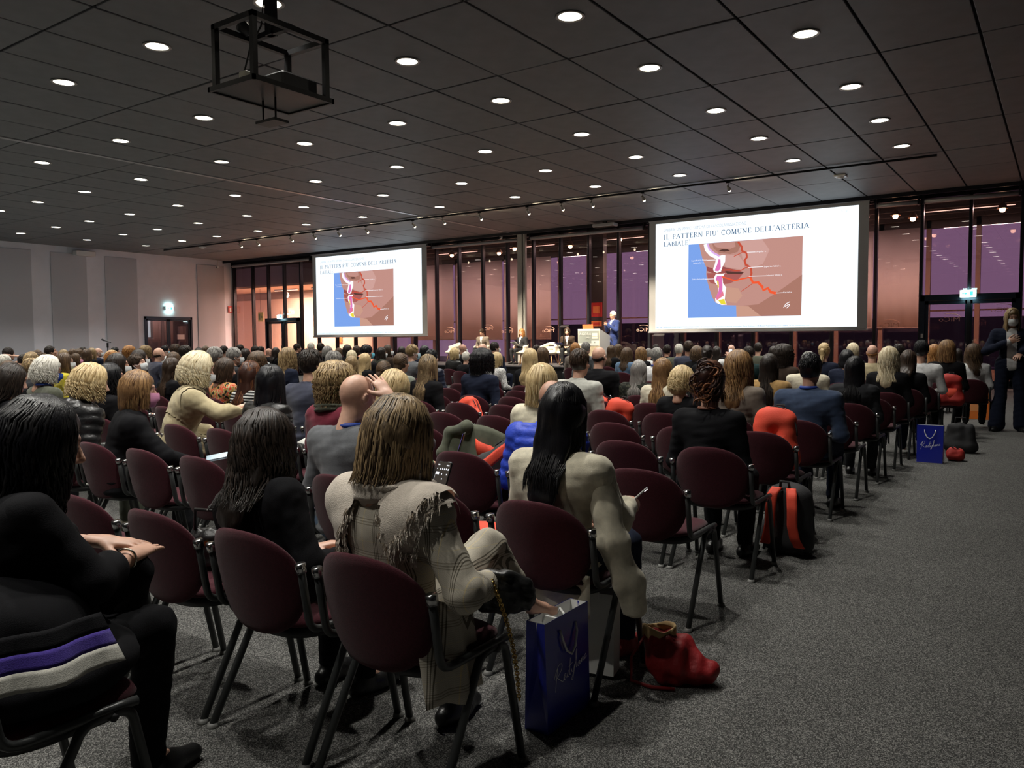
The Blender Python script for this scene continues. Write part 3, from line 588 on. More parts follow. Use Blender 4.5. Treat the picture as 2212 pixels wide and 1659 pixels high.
# ================================================================== sculpting toolkit: distance fields -> smooth quad meshes
def value_noise(P, freq, seed):
    r = np.random.RandomState(seed); out = np.zeros(len(P))
    for k in range(6):
        d = r.normal(size=3); d /= np.linalg.norm(d); out += np.sin(P @ (d*freq*(.6+.9*r.rand())) + r.rand()*6.28)
    return out / 3.0
class Field:
    def __init__(s, lo, hi, h):
        s.lo = np.array(lo, float); s.h = h; s.n = np.ceil((np.array(hi)-s.lo)/h).astype(int)+1
        s.D = np.full(s.n, 1.0, np.float32); s.ax = [s.lo[i] + np.arange(s.n[i])*h for i in range(3)]
    def block(s, lo, hi):
        a = np.clip(np.floor((np.asarray(lo)-s.lo)/s.h).astype(int), 0, s.n-1); b = np.clip(np.ceil((np.asarray(hi)-s.lo)/s.h).astype(int)+1, 1, s.n)
        sl = tuple(slice(a[i], max(b[i], a[i]+1)) for i in range(3))
        return sl, s.ax[0][sl[0]][:,None,None], s.ax[1][sl[1]][None,:,None], s.ax[2][sl[2]][None,None,:]
    def _mix(s, sl, d, k, op):
        D = s.D[sl]
        if op == 'add':
            if k <= 0: s.D[sl] = np.minimum(D, d)
            else:
                h = np.clip(.5+.5*(D-d)/k, 0, 1); s.D[sl] = D*(1-h)+d*h-k*h*(1-h)
        else:
            if k <= 0: s.D[sl] = np.maximum(D, -d)
            else:
                h = np.clip(.5-.5*(D+d)/k, 0, 1); s.D[sl] = D*(1-h)-d*h+k*h*(1-h)
    def cone(s, a, b, ra, rb, k=.02, op='add', flat=None):
        a = np.asarray(a, float); b = np.asarray(b, float); m = max(ra, rb)+k+3*s.h
        sl, X, Y, Z = s.block(np.minimum(a, b)-m, np.maximum(a, b)+m)
        v = b-a; L = max(v@v, 1e-9)
        t = np.clip(((X-a[0])*v[0]+(Y-a[1])*v[1]+(Z-a[2])*v[2])/L, 0, 1)
        dx, dy, dz = X-a[0]-t*v[0], Y-a[1]-t*v[1], Z-a[2]-t*v[2]
        if flat is not None:
            n, f = flat; q = dx*n[0]+dy*n[1]+dz*n[2]; e = q*(1/f-1); dx, dy, dz = dx+e*n[0], dy+e*n[1], dz+e*n[2]
            d = np.sqrt(dx*dx+dy*dy+dz*dz)-(ra+(rb-ra)*t)
            d = np.where(d > 0, d*min(1, f), d)
        else: d = np.sqrt(dx*dx+dy*dy+dz*dz)-(ra+(rb-ra)*t)
        s._mix(sl, d, k, op)
    def ell(s, c, r, R=None, k=.02, op='add'):
        c = np.asarray(c, float); r = np.asarray(r, float); m = r.max()+k+3*s.h
        sl, X, Y, Z = s.block(c-m, c+m); p = [X-c[0], Y-c[1], Z-c[2]]
        if R is not None: p = [R[0][i]*p[0]+R[1][i]*p[1]+R[2][i]*p[2] for i in range(3)]
        q = np.sqrt((p[0]/r[0])**2+(p[1]/r[1])**2+(p[2]/r[2])**2)
        q2 = np.sqrt((p[0]/r[0]**2)**2+(p[1]/r[1]**2)**2+(p[2]/r[2]**2)**2)+1e-9
        s._mix(sl, q*(q-1)/q2, k, op)
    def cut(s, p, n, k=0.0):
        """remove the half space on the side n points to"""
        p = np.asarray(p, float); n = nrm(n)
        d = (s.ax[0][:,None,None]-p[0])*n[0]+(s.ax[1][None,:,None]-p[1])*n[1]+(s.ax[2][None,None,:]-p[2])*n[2]
        if k <= 0: s.D = np.maximum(s.D, d.astype(np.float32))
        else:
            h = np.clip(.5-.5*(s.D-d)/k, 0, 1); s.D = (s.D*(1-h)+d*h+k*h*(1-h)).astype(np.float32)
    def mesh(s, smooth=1):
        D = np.pad(s.D, 1, constant_values=1.0); I = D < 0
        lo = s.lo-s.h; n = np.array(D.shape)-1
        cnt = np.zeros(n, np.int8)
        for i in (0,1):
            for j in (0,1):
                for k in (0,1): cnt += I[i:n[0]+i, j:n[1]+j, k:n[2]+k]
        act = (cnt > 0) & (cnt < 8); idx = np.argwhere(act); m = len(idx)
        if m == 0: return np.zeros((0,3)), []
        vid = np.full(n, -1, np.int64); vid[act] = np.arange(m)
        acc = np.zeros((m,3)); num = np.zeros(m)
        cor = [(i,j,k) for i in (0,1) for j in (0,1) for k in (0,1)]
        cv = {c: D[idx[:,0]+c[0], idx[:,1]+c[1], idx[:,2]+c[2]] for c in cor}
        for a in cor:
            for ax in range(3):
                if a[ax]: continue
                b = list(a); b[ax] = 1; b = tuple(b); va, vb = cv[a], cv[b]; x = (va < 0) != (vb < 0)
                t = np.where(x, va/np.where(np.abs(va-vb) < 1e-9, 1, va-vb), 0)
                p = np.tile(np.array(a, float), (m,1)); p[:,ax] = t
                acc[x] += p[x]; num[x] += 1
        Vv = lo+(idx+acc/num[:,None])*s.h
        F = []
        for ax in range(3):
            u, v = (ax+1) % 3, (ax+2) % 3
            sa = [slice(None)]*3; sb = [slice(None)]*3; sa[ax] = slice(0,-1); sb[ax] = slice(1,None)
            A, B = I[tuple(sa)], I[tuple(sb)]; e = np.argwhere(A != B)
            e = e[(e[:,u] > 0) & (e[:,v] > 0) & (e[:,u] < n[u]) & (e[:,v] < n[v])]
            ins = A[e[:,0], e[:,1], e[:,2]]
            def at(du, dv):
                q = e.copy(); q[:,u] += du; q[:,v] += dv; return vid[q[:,0], q[:,1], q[:,2]]
            q = np.stack([at(-1,-1), at(0,-1), at(0,0), at(-1,0)], 1)
            q[~ins] = q[~ins][:, ::-1]; F.append(q)
        F = np.concatenate(F); F = F[(F >= 0).all(1)]
        for _ in range(smooth): Vv = lap(Vv, F)
        return Vv, F
def lap(Vv, F, w=.5):
    acc = np.zeros_like(Vv); num = np.zeros(len(Vv))
    for i in range(4):
        a, b = F[:,i], F[:,(i+1) % 4]; np.add.at(acc, a, Vv[b]); np.add.at(num, a, 1); np.add.at(acc, b, Vv[a]); np.add.at(num, b, 1)
    return Vv*(1-w)+w*acc/np.maximum(num, 1)[:,None]
def vnormals(Vv, F):
    n = np.cross(Vv[F[:,2]]-Vv[F[:,0]], Vv[F[:,3]]-Vv[F[:,1]]); N = np.zeros_like(Vv)
    for i in range(4): np.add.at(N, F[:,i], n)
    return N/(np.linalg.norm(N, axis=1, keepdims=True)+1e-12)
def np_mesh(name, Vv, F, mat_=None, attrs=None):
    """fast mesh from quads (F: n x 4 int array)"""
    me = bpy.data.meshes.new(name); n = len(F)
    me.vertices.add(len(Vv)); me.vertices.foreach_set('co', np.asarray(Vv, np.float32).ravel())
    me.loops.add(n*4); me.loops.foreach_set('vertex_index', np.asarray(F, np.int32).ravel())
    me.polygons.add(n); me.polygons.foreach_set('loop_start', np.arange(0, n*4, 4, dtype=np.int32))
    try: me.polygons.foreach_set('loop_total', np.full(n, 4, np.int32))
    except Exception: pass
    me.update(calc_edges=True)
    me.polygons.foreach_set('use_smooth', np.ones(n, bool))
    if mat_ is not None: me.materials.append(mat_)
    for k, a in (attrs or {}).items():
        at = me.attributes.new(k, 'FLOAT_COLOR', 'POINT'); at.data.foreach_set('color', np.asarray(a, np.float32).ravel())
    me.validate(); me.update(); return me
def joinq(parts):
    """join (V, F, col) quad sets"""
    Vs, Fs, Cs, n = [], [], [], 0
    for v, f, c in parts:
        Vs.append(v); Fs.append(np.asarray(f)+n); Cs.append(np.broadcast_to(c, (len(v), 4)) if np.ndim(c) < 2 else c); n += len(v)
    return np.concatenate(Vs), np.concatenate(Fs), np.concatenate(Cs)
# ------------------------------------------------------------------ heads and hands
SK = (1,1,1,1)
def build_head():
    f = Field((-.12,-.16,-.24), (.12,.16,.14), .0072)
    f.ell((0,-.012,.022), (.074,.096,.095), k=.02); f.ell((0,.024,-.045), (.058,.070,.080), k=.03); f.ell((0,.058,-.096), (.026,.026,.020), k=.03)
    f.ell((0,.080,.028), (.048,.014,.014), k=.02)                                   # brow
    for s in (-1,1):
        f.ell((s*.030,.096,.004), (.017,.012,.011), k=.012, op='sub'); f.ell((s*.040,.070,-.028), (.020,.018,.018), k=.02)   # socket, cheek
        f.ell((s*.030,.082,.004), (.0125,.0115,.0105), k=.003)                       # eyeball
        f.ell((s*.079,-.008,-.006), (.008,.019,.031), roty(s*.15), k=.006); f.ell((s*.085,-.004,-.004), (.005,.010,.018), k=.004, op='sub')
        f.cone((s*.009,.100,-.036), (s*.012,.094,-.036), .008, .007, .006)
    f.cone((0,.090,.012), (0,.112,-.030), .007, .012, .010)
    f.ell((0,.090,-.062), (.024,.009,.0065), k=.006); f.ell((0,.087,-.074), (.021,.009,.0075), k=.006)
    f.cone((0,-.022,-.06), (0,-.045,-.215), .050, .056, .03)
    v, F = f.mesh(2)
    c = np.ones((len(v), 4)); x, y, z = np.abs(v[:,0]), v[:,1], v[:,2]
    lipm = (np.abs(z+.068) < .0115) & (x < .024) & (y > .082); c[lipm] = (.80,.42,.42,1)
    eye = ((x-.030)**2+(z-.004)**2*1.9 < .0105**2) & (y > .07); c[eye] = (.95,.98,1.0,1)
    iris = ((x-.030)**2+(z-.004)**2 < .0058**2) & (y > .07); c[iris] = (.10,.07,.06,1)
    brow = (np.abs(z-.026-.006*np.sin(x*40)) < .0042) & (x > .014) & (x < .046) & (y > .055); c[brow] = (.22,.16,.13,1)
    return v, F, c
def build_hand(curl, side, thumb_in=.4):
    """hand along +y from the wrist at the origin, palm facing -z, thumb on the side of +x * side"""
    f = Field((-.085,-.05,-.11), (.085,.21,.05), .0058)
    f.cone((0,-.03,0), (0,.02,0), .027, .027, .01, flat=((0,0,1), .75)); f.cone((0,.02,0), (0,.075,-.002), .036, .040, .015, flat=((0,0,1), .42))
    fx = [.032,.0108,-.0108,-.032]; ln = [.070,.078,.073,.058]
    for i in range(4):
        p = np.array([side*fx[i], .092-.006*abs(i-1.3), -.002]); a = -curl*(.35+.06*i); L = ln[i]
        for j, (q, r0, r1) in enumerate(((.45,.0088,.0080), (.32,.0080,.0072), (.26,.0072,.0060))):
            d = np.array([side*(.16-.10*i)*(1-curl*.5), math.cos(a), math.sin(a)]); d = nrm(d); e = p+d*L*q
            f.cone(p, e, r0, r1, .003); p = e; a -= curl*.62
    p = np.array([side*.030,.022,-.006])
    for (dx, dy, dz, L, r0, r1) in ((.62,.72,-.3-thumb_in*.5,.040,.015,.0115), (.30-thumb_in*.6,.85,-.35-thumb_in*.6,.034,.0115,.010), (.05-thumb_in*.8,.9,-.3-thumb_in*.5,.026,.010,.007)):
        e = p+nrm((side*dx,dy,dz))*L; f.cone(p, e, r0, r1, .006); p = e
    v, F = f.mesh(1); return v, F
HEAD = build_head()
HANDS = {(c, s): build_hand({'relax': .55, 'grip': 1.35, 'flat': .15}[c], s, {'relax': .3, 'grip': .9, 'flat': .1}[c]) for c in ('relax','grip','flat') for s in (-1,1)}
def frame(y, z):
    """rotation with local y -> y and local z near z"""
    y = nrm(y); x = nrm(np.cross(y, z)); return np.stack([x, y, np.cross(x, y)], 1)
# ------------------------------------------------------------------ figure poses
def pose(**kw):
    P = dict(lean=0.0, twist=0.0, side=0.0, sh=.170, yaw=0.0, pitch=0.0, roll=0.0, elb=None, wri=None, knee=None, ank=None, toe=None, pel=(0,-.09,.535), stand=False, hand=('relax','relax'), tor=.44, pdir=None, fat=1.0)
    P.update(kw); p = np.array(P['pel'], float)
    Rl = rotz(P['twist']) @ rotx(-P['lean']) @ roty(P['side']); Rh = rotz(P['twist']*.4) @ rotx(-P['lean']*.5) @ roty(P['side']*.5)
    tor = P['tor']; J = dict(pel=p, mid=p+Rh@V(0,-.005,tor*.36), che=p+Rl@V(0,.0,tor*.68), nk=p+Rl@V(0,.005,tor))
    J['hd'] = J['nk']+rotx(-P['lean']*.55)@V(0,.035,.175)
    J['HR'] = rotz(P['yaw']) @ rotx(-P['pitch']) @ roty(P['roll'])
    sh = P['sh']; zz = tor-.055
    J['sh'] = [p+Rl@V(-sh,-.005,zz), p+Rl@V(sh,-.005,zz)]
    J['elb'] = [None]*2; J['wri'] = [None]*2
    for i, s in enumerate((-1,1)):
        J['elb'][i] = np.array(P['elb'][i]) if P['elb'] and P['elb'][i] is not None else (J['sh'][i]+Rl@V(s*.065,.02,-.27) if not P['stand'] else J['sh'][i]+V(s*.05,-.02,-.28))
        J['wri'][i] = np.array(P['wri'][i]) if P['wri'] and P['wri'][i] is not None else (np.array([s*.085,.20,.625]) if not P['stand'] else J['elb'][i]+V(s*.01,.08,-.23))
    hp = .088
    J['hip'] = [p+V(-hp,0,-.01), p+V(hp,0,-.01)]
    if P['stand']:
        J['knee'] = [V(-.10,.03,.50), V(.10,.03,.50)]; J['ank'] = [V(-.10,-.01,.085), V(.10,-.01,.085)]; J['toe'] = [V(-.115,.12,.035), V(.115,.12,.035)]
    else:
        J['knee'] = [V(-.115,.345,.515), V(.115,.345,.515)]; J['ank'] = [V(-.11,.31,.085), V(.11,.31,.085)]; J['toe'] = [V(-.125,.44,.035), V(.125,.44,.035)]
    for k in ('knee','ank','toe'):
        if P[k]:
            for i in (0,1):
                if P[k][i] is not None: J[k][i] = np.array(P[k][i], float)
    J['P'] = P; J['Rl'] = Rl; return J
def bounds(J, m=.16):
    pts = [J[k] for k in ('pel','mid','che','nk')]+sum([list(J[k]) for k in ('sh','elb','wri','hip','knee','ank','toe')], []); pts = np.array(pts); return pts.min(0)-m, pts.max(0)+m
def torso(f, J, g=0.0, k=.03, chest=1.0):
    fw = J['Rl'] @ V(0,1,0); sh = J['P']['sh']; ft = J['P']['fat']
    f.cone(J['pel']+V(-.05,0,.0), J['pel']+V(.05,0,.0), .125*ft+g, .125*ft+g, k, flat=(fw, .84)); f.cone(J['pel'], J['mid'], .135*ft+g, .125*ft+g, k, flat=(fw, .80))
    f.cone(J['mid'], J['che'], .125*ft+g, .135*chest+g, k, flat=(fw, .80))
    a = J['che']*.75+J['nk']*.25; w_ = (J['sh'][1]-J['sh'][0])*.24
    f.cone(a-w_, a+w_, .118*chest+g, .118*chest+g, k, flat=(fw, .80))
    top = J['nk']-J['Rl']@V(0,.01,.05)
    f.cone(J['sh'][0], top, .055+g, .066+g, k); f.cone(J['sh'][1], top, .055+g, .066+g, k)
def arms(f, J, g=0.0, k=.015, short=0.0, cuff=0.0):
    for i in (0,1):
        e = J['elb'][i]; wv = J['wri'][i]; w2 = wv+(e-wv)*short
        f.cone(J['sh'][i], e, .054+g, .045+g, max(k,.04)); f.cone(e, w2, .045+g, .032+g+cuff, max(k,.03))
def legs(f, J, g=0.0, k=.02, hem=0.0, flare=0.0, only=None):
    for i in (0,1):
        f.cone(J['hip'][i], J['knee'][i], .083+g, .058+g, .04); kn, an = J['knee'][i], J['ank'][i]; e = an+(kn-an)*hem
        f.cone(kn, e, .057+g, .038+g+flare, k)
def body_mesh(J, h=.021):
    lo, hi = bounds(J); f = Field(lo, hi, h)
    torso(f, J, -.012); arms(f, J, -.008); legs(f, J, -.008)
    f.cone(J['nk']-J['Rl']@V(0,0,.06), J['nk']+J['Rl']@V(0,.012,.06), .058, .048, .03)
    for i in (0,1): f.cone(J['ank'][i], J['toe'][i]+V(0,0,.004), .034, .024, .02)
    parts = []; v, F = f.mesh(1); parts.append((v, F, SK))
    hv, hF, hc = HEAD; parts.append((hv@J['HR'].T+J['hd'], hF, hc))
    for i, s in enumerate((-1,1)):
        d = nrm(J['wri'][i]-J['elb'][i]); kind = J['P']['hand'][i]; dn = J['P']['pdir'][i] if J['P']['pdir'] and J['P']['pdir'][i] is not None else V(-s*.25,.1,-1)
        R = frame(d, -np.asarray(dn, float)); v, F = HANDS[(kind, -s)]; parts.append((v@R.T+J['wri'][i], F, SK))
    return joinq(parts)
def bone_coord(v, J):
    """distance along the nearest bone chain, for quilting and folds"""
    best = np.full(len(v), 9.0); sc = np.zeros(len(v))
    for a, b, off, w_ in ((J['pel'], J['nk'], 0, .13), (J['sh'][0], J['elb'][0], 3, .05), (J['elb'][0], J['wri'][0], 3.3, .04), (J['sh'][1], J['elb'][1], 6, .05), (J['elb'][1], J['wri'][1], 6.3, .04)):
        d = b-a; L = np.linalg.norm(d); t = np.clip((v-a)@d/L**2, -.3 if off == 0 else 0, 1); q = np.linalg.norm(v-a-t[:,None]*d, axis=1)-w_; m = q < best; best[m] = q[m]; sc[m] = (off+t*L)[m]
    return sc
def top_mesh(J, style='suit', h=.015, hem=.47, seed=1, fold=.005):
    """jacket / jumper / puffer over torso and arms"""
    lo, hi = bounds(J); f = Field(lo, hi, h); g = {'suit': .014, 'knit': .009, 'puffer': .030, 'coat': .020, 'tee': .004, 'dress': .006}[style]
    torso(f, J, g, chest=1.05 if style in ('suit','coat') else 1.0)
    arms(f, J, g*.8, short=.02 if style not in ('tee','dress') else .55, cuff=.006 if style in ('suit','coat') else 0)
    if style in ('suit','coat'):
        for i in (0,1): f.ell(J['sh'][i]+J['Rl']@V((-1,1)[i]*.006,0,.010), (.056,.060,.048), k=.05)
    if style == 'coat':
        f.cone(J['pel'], J['pel']+V(0,.02,-.06), .155, .17, .03, flat=((0,1,0), .9))
        for i in (0,1): f.cone(J['hip'][i], J['hip'][i]*.45+J['knee'][i]*.55, .105, .09, .04)
    nd = J['Rl']@V(0,.18,1); f.cut(J['nk']+J['Rl']@V(0,.0,.018), nd, .01)
    if style in ('suit','coat','puffer'):
        n0 = J['nk']+J['Rl']@V(0,.006,.008); R = J['Rl']
        for k in range(14):
            a = 2*PI*k/14; b = 2*PI*(k+1)/14; rr = .066
            q = lambda t: n0+R@V(rr*math.sin(t), rr*math.cos(t)*.95+.006, .012-.028*max(0, math.cos(t))+(.012 if style != 'suit' else .006))
            f.cone(q(a), q(b), .014 if style != 'puffer' else .022, .014 if style != 'puffer' else .022, .012)
        f.cone(n0+R@V(0,0,.06), n0-R@V(0,0,.04), .050, .050, .006, op='sub')
    if not J['P']['stand']: f.cut((0,0,hem), (0,0,-1), .01)
    else: f.cut((0,0,hem), (0,0,-1), .006)
    v, F = f.mesh(1)
    if len(v):
        N = vnormals(v, F); s = bone_coord(v, J)
        if style == 'puffer':
            q = np.abs(np.sin(PI*s/.062)); v = v+N*(.013*(q**.55-.75)+.003*value_noise(v, 70, seed))[:,None]
        else:
            d = fold*.55*value_noise(v*[1,1,1.6], 24, seed)+fold*.45*value_noise(v*[1,1,2.5], 58, seed+5)+fold*.35*(1-np.abs(value_noise(v*[1.2,1,.6], 34, seed+8)))
            d += fold*.55*(np.abs(np.sin(s*38+value_noise(v, 16, seed+9)*2.6+v[:,0]*30))**.6-.6)*(s > 2.9)      # sleeve creases
            d += fold*1.3*np.sin(v[:,2]*85+value_noise(v, 9, seed+3)*2.5)*np.clip((.66-v[:,2])/.12, 0, 1)*(s < 2.9)
            v = v+N*d[:,None]
    return v, F
def legs_mesh(J, h=.016, hem=.02, flare=.0, g=.012, seed=2):
    lo, hi = bounds(J); f = Field(lo, hi, h)
    f.cone(J['pel']+V(-.05,0,.0), J['pel']+V(.05,0,.0), .133+g*.3, .133+g*.3, .03, flat=((0,1,0), .84)); f.cut(J['pel']+V(0,0,.10), (0,0,1), .01); legs(f, J, g, hem=hem, flare=flare)
    v, F = f.mesh(1); N = vnormals(v, F); v = v+N*(.004*value_noise(v, 30, seed)+.003*value_noise(v*[1,1,2], 60, seed+4))[:,None]; return v, F
def shoe_mesh(J, i, h=.010, heel=0.0, boot=0.0):
    an, to = J['ank'][i], J['toe'][i]; d = nrm(np.array([to[0]-an[0], to[1]-an[1], 0])); up = V(0,0,1)
    R = np.stack([np.cross(d, up), d, up], 1); L = np.linalg.norm((to-an)[:2])
    lo = np.minimum(an, to)-.14; hi = np.maximum(an, to)+[.14,.14,.14+boot]; f = Field(lo, hi, h); b = V(an[0], an[1], 0)
    f.cone(b-d*.045+V(0,0,.036), b+d*(L*.55)+V(0,0,.036), .038, .042, .02); f.cone(b+d*(L*.5)+V(0,0,.034), b+d*(L+.035)+V(0,0,.028), .043, .030, .03)
    f.cone(b+V(0,0,.04), b+V(0,0,.085+boot), .040, .042, .02); f.cut((0,0,.004), (0,0,-1)); f.cut((0,0,.098+boot), (0,0,1), .006)
    if heel: pass
    return f.mesh(1)
# ------------------------------------------------------------------ hair
def tubes_quads(paths, wid, thk, cols):
    """many tapered flat locks: paths (n, m, 3)"""
    paths = np.asarray(paths); n, m, _ = paths.shape
    T = np.gradient(paths, axis=1); T /= np.linalg.norm(T, axis=2, keepdims=True)+1e-9
    out = paths.copy(); out[:,:,2] *= .55; out[:,:,0:2] *= 1.0; out /= np.linalg.norm(out, axis=2, keepdims=True)+1e-9
    A = np.cross(T, out); A /= np.linalg.norm(A, axis=2, keepdims=True)+1e-9; B = np.cross(A, T)
    t = np.linspace(0, 1, m); prof = np.clip(np.minimum(t*5+.35, (1-t)*2.6+.12), 0, 1)
    w_ = (wid[:,None]*prof)[:,:,None]; h_ = (thk[:,None]*prof)[:,:,None]
    Vv = np.stack([paths+A*w_, paths+B*h_, paths-A*w_], 2)     # n,m,3,3
    base = (np.arange(n)*m*3)[:,None,None]; i = (np.arange(m-1)*3)[None,:,None]; k = np.arange(3)[None,None,:]; k2 = (k+1) % 3
    F = np.stack([base+i+k, base+i+k2, base+i+3+k2, base+i+3+k], 3).reshape(-1,4)
    Cc = np.zeros((n, m, 3, 4)); Cc[:,:,:,0] = cols[:,None,None]; Cc[:,:,:,1] = t[None,:,None]; Cc[:,:,:,3] = 1
    return Vv.reshape(-1,3), F, Cc.reshape(-1,4)
HE = np.array([.083,.105,.107]); HO = np.array([0,-.012,.022])
def sph(az, pol): return np.stack([np.sin(az)*np.sin(pol), -np.cos(az)*np.sin(pol), np.cos(pol)], -1)      # az 0 = back of the head
def hair_mesh(style, seed=1, dens=1.0):
    r = np.random.RandomState(seed); f = Field((-.22,-.26,-.62), (.22,.17,.20), .0105)
    f.ell(HO, HE+[.002,.003,.004], k=.01)
    long_ = {'long': .36, 'xlong': .46, 'mid': .24, 'bob': .17, 'wavy': .30, 'curlbob': .16, 'curly': .20, 'lob': .205}.get(style, 0)
    wide = {'bob': .012, 'wavy': .016, 'curlbob': .022, 'curly': .036, 'mid': .008, 'lob': .016}.get(style, .004)
    if long_:
        f.ell(HO+V(0,-.012,-.02), (.088+wide,.106+wide*.7,.11), k=.03)
        zb = -long_+.02
        f.cone((0,-.045,-.03), (0,-.070,max(zb+.05,-.13)), .078+wide*.7, .070+wide*.5, .04, flat=((0,1,0), .72))
        if zb < -.21: f.cone((0,-.100,-.14), (0,-.158,zb), .086+wide*.5, .070, .03, flat=((0,1,0), .30))
    if style in ('short','crop','sidep'):
        f.ell(HO+V(0,-.006,.012), (.084,.104,.103) if style != 'crop' else (.080,.101,.101), k=.01)
    if style == 'updo':
        f.ell((0,-.10,.045), (.060,.050,.060), k=.02); f.ell((.01,-.095,-.02), (.055,.04,.05), k=.02)
    if style == 'pony':
        f.ell((0,-.115,.03), (.028,.03,.03), k=.015); f.cone((0,-.135,.02), (0,-.150,-.17), .034, .018, .02)
    if style == 'low': f.ell((0,-.085,-.06), (.05,.045,.05), k=.03)
    # cut the face free, hairline at the neck
    if style not in ('ring',):
        f.ell((0,.115,-.045), (.066 if long_ else .080,.085,.105), k=.02, op='sub'); f.ell((0,.10,-.13), (.075,.10,.12), k=.02, op='sub')
        if not long_: f.cut((0,-.03,-.065 if style not in ('updo','pony','low') else -.085), (0,.35,-1), .012); 
        if not long_:
            for s in (-1,1): f.ell((s*.085,.030,-.045), (.026,.05,.045), k=.012, op='sub')
    else:
        f.D[:] = 1.0; f.ell(HO+V(0,-.004,-.006), (.078,.0995,.096), k=0); f.cut((0,.0,.0), (0,1,.15), .01); f.cut((0,0,.022), (0,-.35,1), .02); f.cut((0,-.03,-.078), (0,.35,-1), .012)
    if long_: f.cone((0,-.03,-.09), (0,-.05,-.3), .045, .05, .01, op='sub')
    v, F = f.mesh(1); N = vnormals(v, F); v = v+N*(.004*value_noise(v*[1.6,1.6,.5], 90, seed)*(1.5 if style in ('curly','curlbob') else .8))[:,None]
    c = np.zeros((len(v),4)); c[:,0] = .35; c[:,3] = 1
    c[:,1] = np.clip(-v[:,2]/max(.2, long_), 0, 1); parts = [(v, F, c)]
    m = 11; t = np.linspace(0, 1, m)
    def add(P, w0, w1, th):
        n = len(P); parts.append(tubes_quads(P, r.uniform(w0, w1, n), r.uniform(th*.7, th, n), r.rand(n)))
    if long_:
        n = int({'curly': 540, 'curlbob': 480}.get(style, 480)*dens); az = r.uniform(-2.25, 2.25, n); az[:n//8] = r.uniform(1.6, 2.3, n//8)*r.choice([-1,1], n//8)
        part = r.uniform(-.10, .10, n) if style not in ('long','xlong','lob') else r.uniform(-.04,.04,n); y0 = r.uniform(-.02, .85, n)
        P = np.zeros((n, m, 3)); ta = .46
        Ls = long_*r.uniform(.80, 1.03, n); fr = np.clip(np.abs(az)-1.5, 0, 1)
        for k in range(m):
            tt = t[k]
            if tt <= ta:
                u = tt/ta; pol = .10+(1.62-.10)*u; a = az
                st = np.stack([part, y0*(.9-.2*np.abs(az)/2.2), np.ones(n)*.95], 1); st /= np.linalg.norm(st, axis=1, keepdims=True)
                d = st*(1-u)+sph(a, np.full(n, pol))*u if u < 1 else sph(a, np.full(n, pol)); d /= np.linalg.norm(d, axis=1, keepdims=True)
                P[:,k] = HO+d*(HE+.006+wide*u)
            else:
                u = (tt-ta)/(1-ta); e = sph(az, np.full(n, 1.62))*(HE+.006+wide); z = HO[2]+e[:,2]-u*(Ls-.02)
                inw = {'bob': .85, 'lob': 1.02, 'curlbob': .95}.get(style, .88); q = 1-(1-inw)*u
                x = e[:,0]*q; y = HO[1]+e[:,1]*q
                dep = np.clip((-z-.14)/.12, 0, 1); back = np.abs(az) < 1.75
                y = np.where(back, y*(1-dep)+(-.168-.012*np.cos(az)-.008*np.clip((-z-.25)/.2, 0, 1))*dep, y+.02*u)
                P[:,k] = np.stack([x, y, z], 1)
        amp, frq = {'wavy': (.014, 2.6), 'curlbob': (.017, 3.2), 'curly': (.015, 5.0), 'mid': (.004, 1.5)}.get(style, (.0022, 1.1)); ph = r.rand(n)*6.28; fq = frq*r.uniform(.8,1.25,n)
        g_ = np.clip((t-.25)/.4, 0, 1)[None,:] if style != 'curly' else np.clip((t-.05)/.25, 0, 1)[None,:]
        an = 2*PI*fq[:,None]*t[None,:]+ph[:,None]; rad = P.copy(); rad[:,:,2] = 0; rad /= np.linalg.norm(rad, axis=2, keepdims=True)+1e-6; tan = np.stack([-rad[:,:,1], rad[:,:,0], 0*rad[:,:,0]], 2)
        P = P+rad*(amp*g_*(np.cos(an)+.35))[:,:,None]+tan*(amp*g_*np.sin(an))[:,:,None]
        P += r.normal(0, .0016, P.shape)*t[None,:,None]
        if style in ('curly',): add(P, .004, .007, .006)
        elif style in ('wavy','curlbob'): add(P, .0045, .0085, .005)
        else: add(P, .0035, .0075, .0035)
    if style in ('short','sidep','crop','low','updo','pony'):
        n = int((420 if style != 'crop' else 380)*dens); az = r.uniform(-2.9, 2.9, n); pol = r.uniform(.05, 1.55, n); pol = np.where(np.abs(az) > 2.0, np.minimum(pol, .95), pol); L = {'short': .055, 'sidep': .06, 'crop': .028}.get(style, .10)
        P = np.zeros((n, m, 3)); 
        for k in range(m):
            if style in ('low','updo','pony'):
                u = t[k]; d0 = sph(az, pol); tgt = nrm(V(0,-1,{'low': -.5, 'updo': .3, 'pony': .2}[style])); d = d0*(1-u)+tgt*u; 
            else: d = sph(az+(.25 if style == 'sidep' else .0)*t[k]*np.sin(pol*2), np.clip(pol+t[k]*L/.095, 0, 1.85))
            d /= np.linalg.norm(d, axis=1, keepdims=True); lift = .004+.006*np.sin(PI*t[k])*(1 if style != 'crop' else .3)
            P[:,k] = HO+V(0,-.004,.008)+d*(HE-.004+lift)
        add(P, .003, .006, .003)
    if style == 'pony':
        n = int(50*dens); P = np.zeros((n, m, 3)); a = r.rand(n)*6.28; rr = r.uniform(.4, 1, n)
        for k in range(m): u = t[k]; w_ = .026*(math.sin(PI*min(1, u*.8+.2)))+.006; P[:,k] = np.stack([rr*w_*np.cos(a)+.008*math.sin(u*5), -.125-.03*math.sin(PI*u*.6)+rr*w_*np.sin(a)*.8, .03-u*.24*np.ones(n)], 1)
        add(P, .006, .010, .005)
